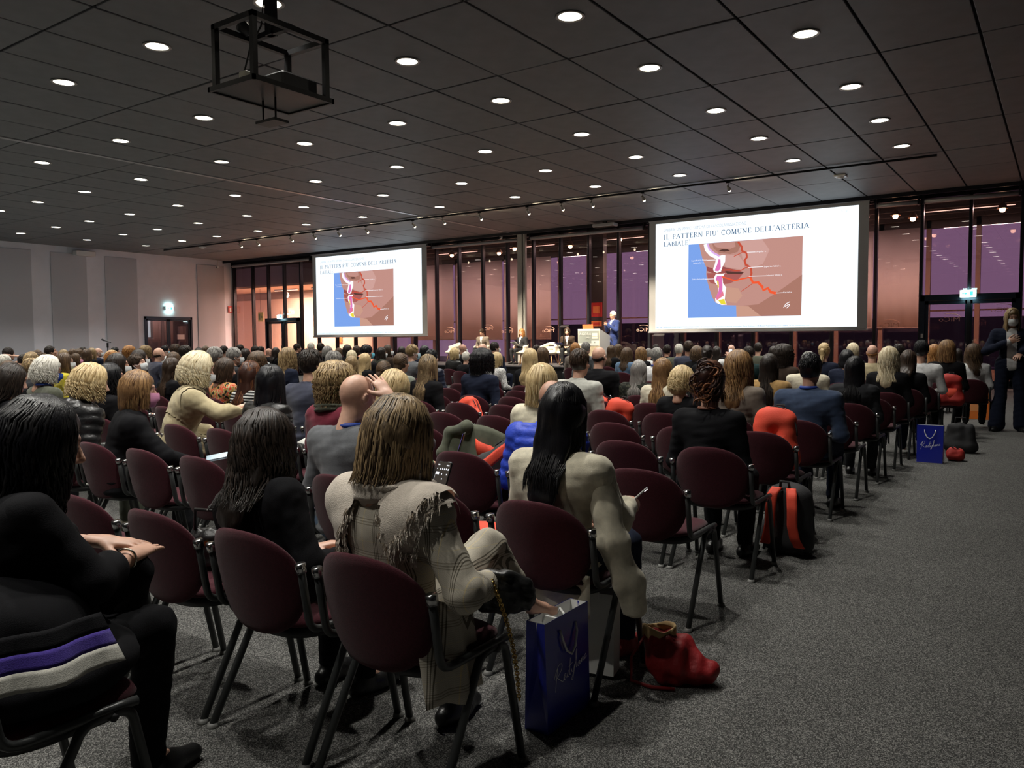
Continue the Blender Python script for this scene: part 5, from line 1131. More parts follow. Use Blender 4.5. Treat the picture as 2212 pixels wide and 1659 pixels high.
TABLE = """
1 6 -17.76 1.31 crop dark tee charcoal m 0 0 armup|dark T-shirt, one bare arm raised behind the head
2 4 -13.47 1.22 short white suit charcoal m 0 0 -|dark jacket at the left picture edge
3 3 -11.18 1.17 long brown knit black f -10 10 -|black jumper near the left picture edge
4 5 -15.22 1.19 short dark suit navy m -10 25 glasses|navy jacket, head bowed
5 5 -14.73 1.24 wavy dblonde knit brown f 0 0 -|brown top
6 3 -10.48 1.21 short dblonde suit charcoal f 0 5 -|charcoal jacket
7 8 -20.70 1.23 mid brown knit black f -20 0 -|black top
8 6 -16.34 1.21 short brown knit charcoal m -15 5 -|charcoal jumper
9 7 -18.04 1.34 crop dark suit black m -25 -18 -|black jacket, head tipped back
10 2 -8.04 1.27 curlbob white knit olive m -30 8 maskblue,lanyard,glasses|olive-grey jumper with blue mask and lanyard
11 4 -11.64 1.26 long brown knit yellow f -25 5 mask,glasses|bright yellow top with face mask and glasses
12 8 -19.35 1.24 bob dblonde knit black f -20 0 mask|black top with white mask
13 10 -22.79 1.23 mid brown knit black f 0 0 -|black top
14 9 -20.53 1.25 mid brown knit brown f 0 0 -|brown top
15 11 -24.08 1.27 short dark suit black m 0 0 -|black jacket
16 7 -16.92 1.18 mid brown knit maroon f -25 0 maskpink|maroon top with pink mask
17 8 -18.35 1.26 long brown knit black f 0 0 -|black top
18 9 -19.89 1.27 long dblonde knit black f 0 0 -|black top
19 4 -10.74 1.27 short ginger hoodie cream m -25 22 mask|cream hooded top, leaning forward with white mask
20 10 -21.37 1.27 ring dblonde suit navy m -20 0 mask|navy jacket with white mask
21 6 -13.83 1.26 bob blonde knit black f 0 10 -|black top
22 10 -20.51 1.28 crop black knit black m -30 0 mask|black top with white mask
23 3 -8.54 1.28 long dark knit black f -20 5 mask|black top with white mask hanging at the ear
25 2 -6.95 1.21 wavy black knit black f -35 5 -|black top, turned to the right neighbour
27 9 -18.21 1.31 curly ginger knit taupe f 0 0 -|taupe top
28 4 -9.73 1.25 short dbrown suit navy m -45 -12 mask|navy jacket, looking up with white mask
29 5 -11.33 1.29 bob dark knit black f -35 0 mask|black top
30 10 -19.06 1.31 curly dblonde knit black f 0 0 -|black top
31 7 -13.90 1.31 ring dbrown suit navyg m 0 0 -|navy-grey jacket
32 11 -19.72 1.31 crop black suit white m -30 0 maskblue|white shirt with blue mask
33 8 -14.82 1.36 short dbrown suit black m 0 0 -|black jacket
34 7 -12.99 1.34 short dark suit black m -40 0 mask,glasses|black jacket with glasses and white mask
35 4 -9.00 1.21 xlong dbrown knit black f -5 5 -|black top
36 6 -11.89 1.24 long brown knit black f -10 5 -|black top
38 5 -9.42 1.33 short grey suit brown m -5 0 glasses|dark brown jacket with white shirt collar
39 6 -10.33 1.31 short grey suit charcoal m -20 0 mask,glasses|charcoal jacket with white mask and glasses
40 4 -7.89 1.21 lob dbrown tee floral f -20 10 -|orange floral blouse
41 3 -6.23 1.22 long auburn knit striped f -5 5 -|black and white striped top
42 10 -16.80 1.27 long dark knit black f 0 0 -|black top
43 12 -19.33 1.29 bob brown knit black f 0 0 -|black top
44 11 -17.15 1.30 short dark suit black m 0 0 -|black jacket
45 13 -19.08 1.32 short dark suit black m 0 0 -|black jacket
46 10 -15.05 1.25 bob dark knit black f 0 0 -|black top
47 12 -17.19 1.29 short dark suit charcoal m 0 0 -|charcoal jacket
48 13 -18.14 1.27 short dark suit black m 0 0 -|black jacket
49 5 -8.54 1.27 curlbob brown suit charcoal m -20 5 mask|charcoal jacket with white mask
50 14 -18.99 1.22 none dark suit black m -25 0 mask|black jacket with white mask
52 13 -17.51 1.24 mid dark knit black f 0 0 -|black top
53 6 -9.10 1.31 wavy dblonde knit navy f -15 0 -|navy top
54 15 -18.85 1.34 crop dark suit black m -30 0 -|black jacket
55 15 -18.27 1.36 short white suit charcoal m -10 0 -|charcoal jacket
57 14 -16.80 1.35 short dark suit black m 0 0 -|black jacket
58 13 -15.47 1.28 curlbob grey knit black f 0 0 -|black top
59 5 -7.13 1.28 short grey suit charcoal m -10 5 mask|charcoal jacket, mask loop at the ear
60 14 -16.05 1.22 bob brown knit black f -30 0 maskpink|black top with pink mask
61 13 -14.78 1.31 bob dark knit black f 0 0 -|black top
62 15 -16.85 1.18 none brown suit black m 0 0 -|black jacket
63 11 -12.68 1.20 bob lblonde knit cream f -10 0 -|cream top
64 14 -15.38 1.28 bob dbrown knit black f 0 0 -|black top
65 9 -10.34 1.33 short black suit black m -35 0 maskcyan|black jacket with bright turquoise mask
66 7 -8.76 1.18 long dblonde knit taupe f 0 5 -|taupe top
67 8 -9.45 1.20 long blonde knit black f 0 0 -|black top
71 12 -12.69 1.26 long dark coat camo f -25 0 mask|dark patterned coat with white mask
72 13 -13.35 1.30 mid dbrown knit brown f -50 0 mask|brown top, face turned to the right with mask
73 15 -14.66 1.25 mid dark knit black f 0 0 -|black top
74 9 -9.21 1.33 short dblonde suit grey m -25 0 maskblue|grey suit jacket
75 13 -12.22 1.29 bob black knit navy f 0 0 -|navy top
76 8 -7.98 1.26 short black puffer puffnavy f -15 5 -|navy quilted puffer jacket
77 13 -11.32 1.23 bob blonde knit leather f -20 0 mask|black leather jacket
78 16 -13.27 1.31 none brown suit black m -25 0 mask|black jacket with white mask
79 12 -10.26 1.16 short white tee black f 0 5 -|low-necked black top
80 11 -9.10 1.35 none brown suit navy m 0 0 -|navy jacket
82 14 -10.85 1.36 crop dark suit navy m -30 0 mask|navy suit jacket with white mask
83 10 -8.12 1.19 bob blonde knit leopard f -15 5 mask|black and white leopard print top
84 6 -6.89 1.24 low brown suit sage f -15 0 -|sage green jacket
87 5 -6.39 1.16 low brown knit black f 0 15 -|black top with a pale hair clip, head bowed
89 8 -6.18 1.28 long blonde knit black f 10 5 -|black waistcoat over white sleeves
90 10 -7.15 1.28 mid brown knit black f 0 0 -|black top
91 15 -10.32 1.28 short dark suit black m 0 0 -|black jacket
96 15 -9.24 1.33 bob ginger knit taupe f 0 0 -|taupe top
97 14 -8.45 1.35 short grey suit grey m 0 0 -|grey jacket
98 7 -4.56 1.33 ring dark suit black m -10 0 -|black suit jacket
99 16 -8.82 1.27 long brown knit black f 0 0 -|black top
100 17 -9.10 1.28 wavy brown knit black f 0 0 -|black top
101 13 -7.01 1.24 wavy brown knit denim f -10 0 mask|denim blue top
102 14 -7.14 1.24 wavy caramel knit black f 0 0 -|black top
103 15 -7.42 1.20 short grey suit white m 0 0 -|white shirt
104 10 -5.09 1.27 short grey suit white m 5 0 lanyard|white shirt with dark collar
105 16 -7.40 1.27 short dark suit black m 0 0 -|black jacket
106 17 -8.09 1.27 short dark suit black m 0 0 -|black jacket
107 15 -6.72 1.30 crop white suit olive m 0 0 -|olive jacket with white shirt collar
108 14 -6.11 1.36 short dbrown suit navyg m 0 0 -|navy suit jacket, sitting tall
109 13 -5.58 1.27 curlbob brown knit black f 0 0 -|black top
110 11 -4.65 1.29 pony dark knit black f 5 0 -|black top
111 16 -6.23 1.24 long dark knit white f 0 0 phone|white top, holding up a white phone
112 7 -4.04 1.16 long grey coat camo f 0 5 -|dark camouflage coat
113 6 -3.34 1.21 xlong caramel knit cream f 0 5 -|cream jumper
114 5 -2.73 1.16 curlbob blonde knit black f -5 8 -|black jumper
116 17 -6.23 1.28 ring dbrown suit black m 0 0 -|black jacket
117 5 -2.24 1.30 wavy caramel knit taupe f 0 0 -|taupe jumper
118 12 -4.30 1.27 short dark suit darkgreen m 0 0 -|dark green jacket
119 17 -5.63 1.31 crop dark knit olive m 0 0 -|olive jumper
121 10 -3.21 1.31 curly dark knit brown f 0 0 -|brown top
122 16 -5.00 1.24 mid dark knit black f 0 0 -|black top
124 9 -2.62 1.23 short grey suit cream m 0 5 -|cream blazer
125 12 -3.11 1.32 pony blonde knit navy f 0 0 -|navy top
126 11 -2.59 1.23 bob black knit navy f 15 20 -|navy top, head bowed
127 14 -3.07 1.31 bob lblonde knit black f 0 0 -|black top
128 7 -1.70 1.22 long black suit charcoal f -10 5 -|charcoal jacket
130 12 -2.40 1.31 ring ginger knit tan m 0 0 -|tan top with a tan rucksack on the chair back
131 9 -1.71 1.29 wavy lblonde knit black f 0 5 -|black jacket
132 13 -2.18 1.30 short dark suit black m 0 0 -|black jacket
133 10 -1.64 1.24 mid dbrown knit black f 0 8 -|black jacket
134 11 -1.61 1.36 short black tee white m 0 0 -|white shirt
135 16 -2.02 1.27 wavy ginger knit black f 0 0 -|black top
136 12 -1.41 1.36 lob caramel knit black f 30 -5 glasses|black top with glasses, looking left
137 17 -1.72 1.18 mid dark knit black f 0 0 -|black top
138 13 -1.15 1.30 wavy brown knit white f 20 0 maskblue|white top with pale blue mask
56 3 -5.35 1.33 short dark suit navyg m -12 6 mask|navy-grey suit jacket with a mask loop at the ear
51 2 -4.75 1.23 xlong black puffer leather f -5 6 -|black quilted jacket
120 7 -2.54 1.24 xlong dark coat camel f 5 4 -|camel coat
68 2 -4.04 1.25 curly dblonde knit maroon f -5 6 scarf|maroon jumper with a folded olive scarf
86 2 -3.51 1.21 bob blonde knit green f 0 8 -|bright green jumper
92 3 -2.98 1.23 lob blonde knit cream f 0 6 -|cream woollen top
95 5 -3.77 1.31 short dbrown suit lgrey m -5 0 -|light grey suit jacket
85 5 -5.66 1.25 long high knit black f -5 5 -|black jacket under long loose hair
123 5 -1.66 1.28 crop black suit bluegrey m 0 0 lanyard|dark blue suit jacket with blue lanyard
115 3 -1.77 1.26 updo auburn knit black f 0 0 necklace|black wide-necked top with a beaded necklace
93 2 -2.38 1.18 ring dbrown puffer puffblue m 5 14 -|bright blue puffer jacket, head bowed
81 6 -5.63 1.29 curly black suit navy m -10 0 mask|black suit jacket with mask loop at the ear
"""
VAR = random.Random(11)
PEOPLE = []          # row, x, object, phrase
STD = dict(m=pose(sh=.190), f=pose(sh=.165))
def crowd():
    for ln in TABLE.strip().split('\n'):
        a, ph = ln.split('|'); a = a.split(); i, k = int(a[0]), int(a[1]); x, zt = float(a[2]), float(a[3]); hair, hcol, ts, tc, sex = a[4:9]; yaw, pitch = float(a[9]), float(a[10]); ex = [e for e in a[11].split(',') if e != '-']
        pv = 'armup' if 'armup' in ex else 'fwd' if i in (19,) else 'phone' if 'phone' in ex else ('lean' if pitch > 12 else ('a','b')[i % 2])
        yq = round(yaw/30)*30; pq = round(pitch/14)*14
        kw = dict(sh=.190 if sex == 'm' else .165, yaw=math.radians(yq), pitch=math.radians(pq))
        if pv == 'lean': kw.update(lean=.20)
        elif pv == 'fwd': kw.update(lean=.42)
        elif pv == 'b': kw.update(twist=-.10, lean=.05, wri=[(-.05,.16,.62),(.12,.22,.60)])
        elif pv == 'armup': kw.update(elb=[None,(.42,.10,1.08)], wri=[None,(.13,-.12,1.13)])
        elif pv == 'phone': kw.update(elb=[None,(.24,.12,.80)], wri=[None,(.17,.22,1.05)], hand=('relax','grip'))
        J = pose(**kw); ztop = J['hd'][2]+.128
        s = min(1.12, max(.90, zt/ztop)); hi = k <= 7
        bkey = (pv, sex, yq, pq); tkey = (pv, sex, ts, hi, 0)
        near = k <= 8
        ex2 = [e if e != 'maskblue' or i in (10,) else 'masklt' for e in ex if e not in ('armup','phone')]
        o = person(None, x, rowy(k), s, J, bkey, tkey, ts, tc, VAR.choice(('black','black','charcoal','navy')), hair, hcol, 'fair' if i % 3 else 'mid', ex2, near, hi, seed=i % 7, lkey=(pv, sex), hseed=1+(i % 2 if k <= 5 else 0), dens=1.0)
        if i == 19:
            f = Field((-.22,-.34,.75), (.22,.1,1.12), .013); c = J['nk']+V(0,-.05,.02); f.ell(c, (.135,.075,.085), rotx(-.6), k=.02); f.ell(c+V(0,.06,.05), (.09,.06,.06), k=.03, op='sub'); v, F = f.mesh(1); link('hood', np_mesh('hood', v, F, CL['cream']), o)
        if 'phone' in ex:
            ph_o = thing('phone', 'white phone held up by a person in a white top', 'phone', (x+s*.19, rowy(k)+s*.30, s*1.14)); ph_o.rotation_euler = (math.radians(-12), 0, 0)
            MB().box((-.037,-.004,-.075), (.037,.004,.075), .003).build('phone_case', m_white, ph_o); MB().box((-.033,-.0052,-.07), (.033,-.0042,.07)).build('phone_screen', emis('phone_screen_bright', (.8,.85,.9), 1.6), ph_o)
        if i == 104 or i == 38 or i == 107:
            f = Field(J['nk']-.14, J['nk']+.14, .010); 
            for q in range(14):
                n0 = J['nk']+V(0,.006,.034); g_ = lambda a: n0+V(.060*math.sin(a), .060*math.cos(a), -.03*max(0, math.cos(a))); f.cone(g_(2*PI*q/14), g_(2*PI*(q+1)/14), .012, .012, .006)
            v, F = f.mesh(1); link('shirt_collar', np_mesh('shirt_collar', v, F, CL['white'] if i != 104 else CL['navy']), o)
        PEOPLE.append((k, x, o, ph))
        seat(k, x)
def seat(k, x):
    """the chair below a person: on the seating grid where it is free"""
    if k <= 9:
        j = round((-1.70-x)/.56); gx = -1.70-.56*j
        for kk, cx, _ in CHAIRS:
            if kk == k and abs(cx-gx) < .4:
                if all(not (q == k and abs(c2-x) < .45) for q, c2, _ in CHAIRS): chair(x, rowy(k), k)
                return
        chair(gx, rowy(k), k)
    else: chair(x, rowy(k), k)
def fill():
    for k in range(0, 9):
        for j in range(0, 20):
            gx = -1.70-.56*j
            c = RW.T @ np.array([gx, rowy(k), .6-HC])
            if c[2] < .3 or abs(FPX*c[0]/c[2]) > 1180: continue
            if k > 5 and j > 14 or k > 3 and j > 16: continue
            if any(q == k and abs(cx-gx) < .45 for q, cx, _ in CHAIRS): continue
            chair(gx, rowy(k), k)
def finish_labels():
    import collections
    rows = collections.defaultdict(list)
    for k, x, o, ph in PEOPLE: rows[k].append((x, o, ph))
    for k, L in rows.items():
        for n, (x, o, ph) in enumerate(sorted(L, key=lambda q: -q[0])):
            wds = ph.split(); ph2 = ' '.join(wds[:6]).rstrip(',')
            for bad in (' with',' and',' a',' the',' over',' at',' on',' in'):
                if ph2.endswith(bad): ph2 = ph2[:-len(bad)]
            o['label'] = 'person in %s, row %s from camera, %s from right aisle' % (ph2, ['zero','one','two','three','four','five','six','seven','eight','nine','ten','eleven','twelve','thirteen','fourteen','fifteen','sixteen','seventeen','eighteen','nineteen','twenty','twenty-one'][k+2], ORD[n+1])
            o['group'] = 'seated audience'
    rows = collections.defaultdict(list)
    for k, x, o in CHAIRS: rows[k].append((x, o))
    for k, L in rows.items():
        for n, (x, o) in enumerate(sorted(L, key=lambda q: -q[0])):
            o['label'] = 'maroon upholstered chair with grey legs, %s row from the camera, %s from right aisle' % (ORD[k+2], ORD[n+1])
# ================================================================== STAGE
m_stage = mat('stage_carpet', (.05,.05,.055), .9); ST = .55
t = thing('stage', 'low dark stage platform in front of the glass wall', 'stage', (-15.6, 23.2, 0))
MB().box((-6.6,-1.8,0), (6.6,1.75,ST-.03)).build('stage_skirt', m_blk, t); MB().box((-6.65,-1.85,ST-.03), (6.65,1.8,ST)).build('stage_deck', m_stage, t)
m_tub = mat('tub_chair_cream', (.66,.61,.50), .55); m_wood = mat('beech_wood', (.42,.24,.11), .5, noise=.15, nscale=8, stretch=(1,1,.1))
def tub_chair(lab, x, y, rz):
    t = thing('tub_chair', lab, 'chair', (x, y, ST), rz, 'cream tub chairs on the stage')
    f = Field((-.42,-.42,.30), (.42,.42,.95), .02)
    f.cone((-.20,.0,.43), (.20,.0,.43), .16, .16, .06, flat=((0,0,1), .5)); f.cone((-.20,.14,.42), (.20,.14,.42), .12, .12, .06, flat=((0,0,1), .5))
    for k in range(14):
        a, c = PI*(.05+k*.9/13), PI*(.05+(k+1)*.9/13); hh = lambda q: .62+.20*max(0, math.sin(q)-.45)
        for zz in (0,.5,1.0): f.cone((.30*math.cos(a), .12-.34*math.sin(a), .44+(hh(a)-.44)*zz), (.30*math.cos(c), .12-.34*math.sin(c), .44+(hh(c)-.44)*zz), .035, .035, .06)
    v, F = f.mesh(2); link('shell', np_mesh('shell', v, F, m_tub), t)
    for sx in (-1,1):
        for sy in (-1,1): MB().tube([(sx*.15,sy*.14,.40),(sx*.24,sy*.22,0)], [.018,.012]).build('leg', m_wood, t, True)
    return t
tub_chair('empty cream tub chair left of the grey-suited panellist', -18.85, 23.2, PI-.5)
tub_chair('cream tub chair under the grey-suited panellist', -17.75, 23.5, PI+.1); tub_chair('cream tub chair under the panellist with white papers', -15.95, 23.4, PI-.2)
tub_chair('empty cream tub chair right of the central column', -14.85, 23.55, PI+.05); tub_chair('cream tub chair under the panellist beside the podium', -13.95, 23.3, PI+.35)
# podium
t = thing('podium', 'white podium with printed front panel in front of the standing speaker', 'podium', (-12.62, 22.75, ST))
m_pod = mat('podium_white', (.66,.67,.66), .4)
MB().prism([(-.28,0),(.32,0),(.38,.98),(-.34,1.20)], 0, -.40, .40).build('podium_body', m_pod, t)
fr = MB(); fr.add([(-.39,-.286,.06),(.39,-.286,.06),(.39,-.337,1.14),(-.39,-.337,1.14)], [(0,1,2,3)]); fr.build('front_print', mat('print_sand', (.62,.52,.36), .6, noise=.25, nscale=6), t)
def onfront(u, v, d=.003): return (-.40+.8*u, -.28-.06*v*1.2/1.2-d-.004, 1.2*v)
def fq(name, u0, u1, v0, v1, m, d): MB().add([onfront(u0,v0,d), onfront(u1,v0,d), onfront(u1,v1,d), onfront(u0,v1,d)], [(0,1,2,3)]).build(name, m, t)
fq('grey_panel', .05, .97, .62, .95, mat('print_grey', (.30,.33,.31), .6), .004); fq('white_band', .05, .97, .55, .62, m_pod, .004); fq('white_tab', .62, .97, .60, .69, m_pod, .006); fq('small_logo', .74, .80, .625, .665, MATS['print_grey'], .008)
fq('logo_block', .66, .90, .80, .89, mat('print_cream', (.75,.74,.62), .6), .006); fq('logo_block', .66, .90, .74, .79, MATS['print_cream'], .006)
o = fit_text('podium_title', 'AGOR\u00c0', -.34, .10, 0, 0, m_pod, t, .085); o.location = (0, -.351, 1.0); o.rotation_euler = (-.05, 0, 0)
o = fit_text('podium_title', '2021', -.10, .06, 0, 0, m_pod, t, .045); o.location = (0, -.348, .90)
lp = thing('laptop', 'open orange-backed laptop on the podium', 'laptop', (-12.72, 22.70, ST+1.10)); lp.rotation_euler = (0,0,.05); m_lap = mat('laptop_orange', (.85,.16,.05), .5)
MB().box((-.19,-.14,.0), (.19,.10,.02)).build('keyboard', m_blk, lp); MB().xbox((0,-.17,.13), (.38,.012,.24), rotx(.2), .004).build('lid', m_lap, lp)
t = thing('microphone_stand', 'black microphone stand rising above the heads by the white wall', 'microphone stand', (-16.15, 8.62, 0))
MB().tube([(0,0,0),(0,0,1.40)], .011, 8).build('pole', m_blk, t); MB().lathe([(0,.02),(.12,.015),(.13,0)], n=18).build('base', m_blk, t); MB().tube([(-.09,-.02,1.45),(0,0,1.425),(.09,.02,1.41)], .010, 8).build('boom', m_blk, t); MB().tube([(-.15,-.03,1.468),(-.08,-.02,1.447)], [.022,.014], 10).build('microphone', m_blk, t, True); MB().tube([(0,0,1.30),(0,0,1.40)], .02, 8).build('clamp', m_blk, t)
t = thing('floor_stand', 'thin dark stand on the stage left of the podium', 'stand', (-13.25, 21.9, ST)); MB().tube([(0,0,0),(0,0,1.25)], .018, 8).build('pole', m_blk, t); MB().lathe([(0,.02),(.16,.015),(.17,0)], n=18).build('base', m_blk, t); MB().xbox((0,0,1.28), (.30,.22,.02), rotx(.3)).build('tray', m_blk, t)
def shell_part(name, parent, key, test, off, mt):
    me = TOPS[key]; n = len(me.vertices); v = np.zeros(n*3); me.vertices.foreach_get('co', v); v = v.reshape(-1,3); F = np.zeros(len(me.polygons)*4, int); me.polygons.foreach_get('vertices', F); F = F.reshape(-1,4)
    ok = test(v); F = F[ok[F].all(1)]; ids, inv = np.unique(F, return_inverse=True); F = inv.reshape(-1,4); N = vnormals(v, np.asarray(me_faces(me)))[ids]; a = v[ids]; n0 = len(a)
    return link(name, np_mesh(name, np.concatenate([a+N*off, a-N*.002]), np.concatenate([F, F[:, ::-1]+n0]), mt), parent)
def me_faces(me): F = np.zeros(len(me.polygons)*4, int); me.polygons.foreach_get('vertices', F); return F.reshape(-1,4)
def front_panel(t, J, key, mt, name='shirt_front', fx=lambda x, u: (np.abs(x) < .012+.20*(u-.17)) & (u > .17)):
    R = J['Rl']; q = lambda v, a: (v-J['pel']) @ (R @ a)
    return shell_part(name, t, key, lambda v: (q(v, V(0,1,0)) > .03) & fx(q(v, V(1,0,0)), q(v, V(0,0,1))) & (np.abs(q(v, V(1,0,0))) < .12), .006, mt)
# speaker and panel
Js = pose(stand=True, pel=(0,0,.93), tor=.50, sh=.195, yaw=.15, elb=[(-.30,.08,1.12),(.27,.10,1.12)], wri=[(-.08,.27,1.30),(.07,.26,1.32)], hand=('grip','relax'))
o = person('person in a blue suit standing at the podium with hands raised to the chin', -12.20, 23.35, 1.03, Js, 'speaker', 'speaker', 'suit', 'blue', 'blue', 'short', 'white', 'mid', (), True, True, hem=.78, seed=3, rz=PI-.55, z=ST, lkey='speaker', topname='suit_jacket'); bl = cloth('suit_blue', (.022,.042,.16)); 
for c in o.children:
    if c.name.startswith(('suit_jacket','trousers')): c.material_slots[0].material = bl
front_panel(o, Js, 'speaker', CL['white'])
for i, (lab, x, y, rz, sc, hair, hc, ts, tc, ex, kw) in enumerate((
    ('person in a grey suit seated on stage reading notes in the lap', -17.75, 23.50, PI+.1, 1.0, 'short', 'dbrown', 'suit', 'taupe', (), dict(pitch=.45, lean=.1, sh=.19)),
    ('person in a dark jacket seated on stage holding white papers', -15.95, 23.40, PI-.25, .98, 'wavy', 'ginger', 'suit', 'charcoal', (), dict(pitch=.1, yaw=.3)),
    ('person in a dark brown jacket seated on stage beside the podium, looking down', -13.95, 23.30, PI+.35, 1.0, 'bob', 'dbrown', 'suit', 'brown', (), dict(pitch=.35, lean=.15)))):
    J = pose(**kw); o = person(lab, x, y, sc, J, 'pan%d' % i, 'pan%d' % i, ts, tc, 'charcoal', hair, hc, 'fair', ex, True, False, rz=rz, z=ST, lkey='pan%d' % i); front_panel(o, J, 'pan%d' % i, CL['white'])
def sheet(lab, cat, loc, rot, size, m, name='paper_sheet', n=3, txt=False):
    t = thing(name, lab, cat, loc); t.rotation_euler = rot
    for k in range(n): MB().grid([[(size[0]*(u-.5), size[1]*(v-.5), .004*k+.010*math.sin(u*3+k)*v) for v in (0,.33,.66,1)] for u in (0,.33,.66,1)], .0015).build('page', m, t, True)
    if txt:
        b = MB()
        for r in range(7): b.box((-size[0]*.4, size[1]*(.36-.1*r), .004*n+.008), (size[0]*(.4 if r % 3 else .1), size[1]*(.40-.1*r), .004*n+.0085))
        b.build('print', m_blk, t)['kind'] = 'stuff'
    return t
m_paper = mat('white_paper', (.70,.70,.66), .8)
sheet('white papers held by the panellist with the wavy hair on stage', 'paper', (-15.95, 23.05, ST+.72), (.5,0,PI), (.21,.30), m_paper)
sheet('dark blue folder on the lap of the panellist beside the podium', 'folder', (-14.05, 22.98, ST+.70), (.3,0,PI), (.30,.30), mat('folder_blue', (.02,.03,.16), .5), 'folder')
t = thing('low_table', 'small low white table on the stage beside the panellists', 'table', (-15.2, 22.55, ST)); MB().lathe([(0,.44),(.3,.44),(.3,.415),(0,.41)], n=24).build('table_top', m_tub, t); 
for k in range(3): MB().tube([(.1*math.cos(k*2.1),.1*math.sin(k*2.1),.42),(.24*math.cos(k*2.1),.24*math.sin(k*2.1),0)], .012).build('leg', m_wood, t)
# ================================================================== FOREGROUND FIGURES
def sdf_part(name, parent, mt, lo, hi, h, prims, fold=.004, seed=1, freq=30, cuts=()):
    f = Field(lo, hi, h)
    for p in prims: getattr(f, p[0])(*p[1], **(p[2] if len(p) > 2 else {}))
    for c in cuts: f.cut(*c)
    v, F = f.mesh(1); N = vnormals(v, F); v = v+N*(fold*value_noise(v, freq, seed)+fold*.6*value_noise(v, freq*2.1, seed+2))[:,None]; return link(name, np_mesh(name, v, F, mt), parent)
# --- woman-sized figure in the plaid coat with the fringed scarf
s = .955
J = pose(sh=.178, twist=-.10, lean=-.02, yaw=-.12, pitch=.20, elb=[(-.27,.07,.70),(.325,-.135,.70)], wri=[(-.19,.26,.845),(.24,.09,.655)], hand=('grip','relax'), knee=[(-.10,.35,.53),(.06,.335,.700)], ank=[(-.10,.31,.085),(.145,.50,.45)], toe=[(-.11,.44,.035),(.19,.60,.405)])
o = person('person in a beige plaid coat and fringed scarf holding a phone, nearest aisle seat', -1.72, 1.90, s, J, 'h88', 'h88', 'suit', 'plaid', 'plaid', 'lob', 'high', 'fair', (), True, True, hem=.47, seed=4, lkey='h88', lkw=dict(h=.013, hem=.22), topname='plaid_jacket', hseed=5, dens=1.5, tkw=dict(fold=.0028))
m_scarf = cloth('scarf_beige', (.60,.53,.45), .9, .08, .4, 300)
scarf_ring(o, J, m_scarf, .098, .040)
m = 15
def drape(name, P, mt, parent, th=.006, fringe=None):
    q = MB().grid(P, th).build(name, mt, parent, True)
    if fringe:
        b = MB(); rr = random.Random(5)
        for (p, d) in fringe:
            for k in range(2):
                e = np.array(p)+np.array(d)*rr.uniform(.7,1.2)+np.array([rr.uniform(-.008,.008) for _ in range(3)]); b.tube([p, (np.array(p)+e)/2+np.array([rr.uniform(-.004,.004) for _ in range(3)]), e], [.0022,.002,.001], 4)
        fo_ = b.build('fringe', mt, q); fo_['kind'] = 'stuff'
    return q
def scup(v): return (v-J['pel']) @ (J['Rl'] @ V(0,0,1))
def scx(v): return (v-J['pel']) @ (J['Rl'] @ V(1,0,0))
def scy(v): return (v-J['pel']) @ (J['Rl'] @ V(0,1,0))
def sc_edge(v): x = scx(v); return np.where(x < 0, .285-.10*np.clip((-x-.05)/.1, 0, 1)+.02*np.sin(x*60), .225+.06*np.clip((x-.10)/.1, 0, 1)+.11*np.clip((x-.185)/.06, 0, 1)+.02*np.sin(x*55))
def sc_win(v): return .045+.055*np.clip((.42-scup(v))/.14, 0, 1)**.7
def sc_test(v): x = scx(v); return (scup(v) > sc_edge(v)) & ((np.abs(x-.01) > sc_win(v)) | (scup(v) > .425)) & (scy(v) < .07) & (np.abs(x) < .30)
for lay, off in ((0, .012), (1, .026)):
    q = shell_part('scarf_drape', o, 'h88', (lambda v: sc_test(v)) if lay == 0 else (lambda v: sc_test(v) & (scup(v) > sc_edge(v)+.055+.03*np.sin(scx(v)*40))), off, m_scarf)
    n = len(q.data.vertices); vv = np.zeros(n*3); q.data.vertices.foreach_get('co', vv); vv = vv.reshape(-1,3)[:n//2]
    e = scup(vv)-sc_edge(vv)-(0 if lay == 0 else .055+.03*np.sin(scx(vv)*40)); sel = vv[((e < .016) | (np.abs(np.abs(scx(vv)-.01)-sc_win(vv)) < .012) & (scup(vv) < .40)) & (scy(vv) < -.02)]
    b = MB(); rr = random.Random(5+lay)
    for pt in sel:
        for k in range(4):
            a_ = pt+np.array([rr.uniform(-.008,.008), -.002, rr.uniform(-.006,.006)]); e_ = a_+np.array([rr.uniform(-.010,.010), -.006+rr.uniform(-.006,.002), -rr.uniform(.018,.034)]); b.tube([a_, (a_+e_)/2+np.array([rr.uniform(-.004,.004),-.003,0]), e_], [.0020,.0018,.0010], 3)
    b.build('fringe', m_scarf, q)['kind'] = 'stuff'
P = []
for i in range(13):
    u = i/12; P.append([(.185+.055*math.sin(u*2.6)+.035*(j/12)**1.2+.010*math.sin(u*14), -.215+.24*u+.02*(j/12), .655-.325*(j/12)+.012*math.sin(u*9)) for j in range(13)])
drape('coat_tail', P, CL['plaid'], o, .008)
t = thing('phone', 'dark phone with lit screen held by the person in plaid', 'phone', (-1.868, 2.215, .885)); t.rotation_euler = (math.radians(-22), 0, math.radians(-8)); m_phb = mat('phone_black', (.012,.012,.014), .2)
MB().box((-.037,-.004,-.074), (.037,.004,.074), .003).build('phone_case', m_phb, t); MB().box((-.034,-.0052,-.071), (.034,-.0042,.071)).build('phone_screen', emis('phone_screen_dim', (.05,.042,.035), 1.0), t)
b = MB(); m_icn = emis('phone_icons', (.9,.92,1), 1.2)
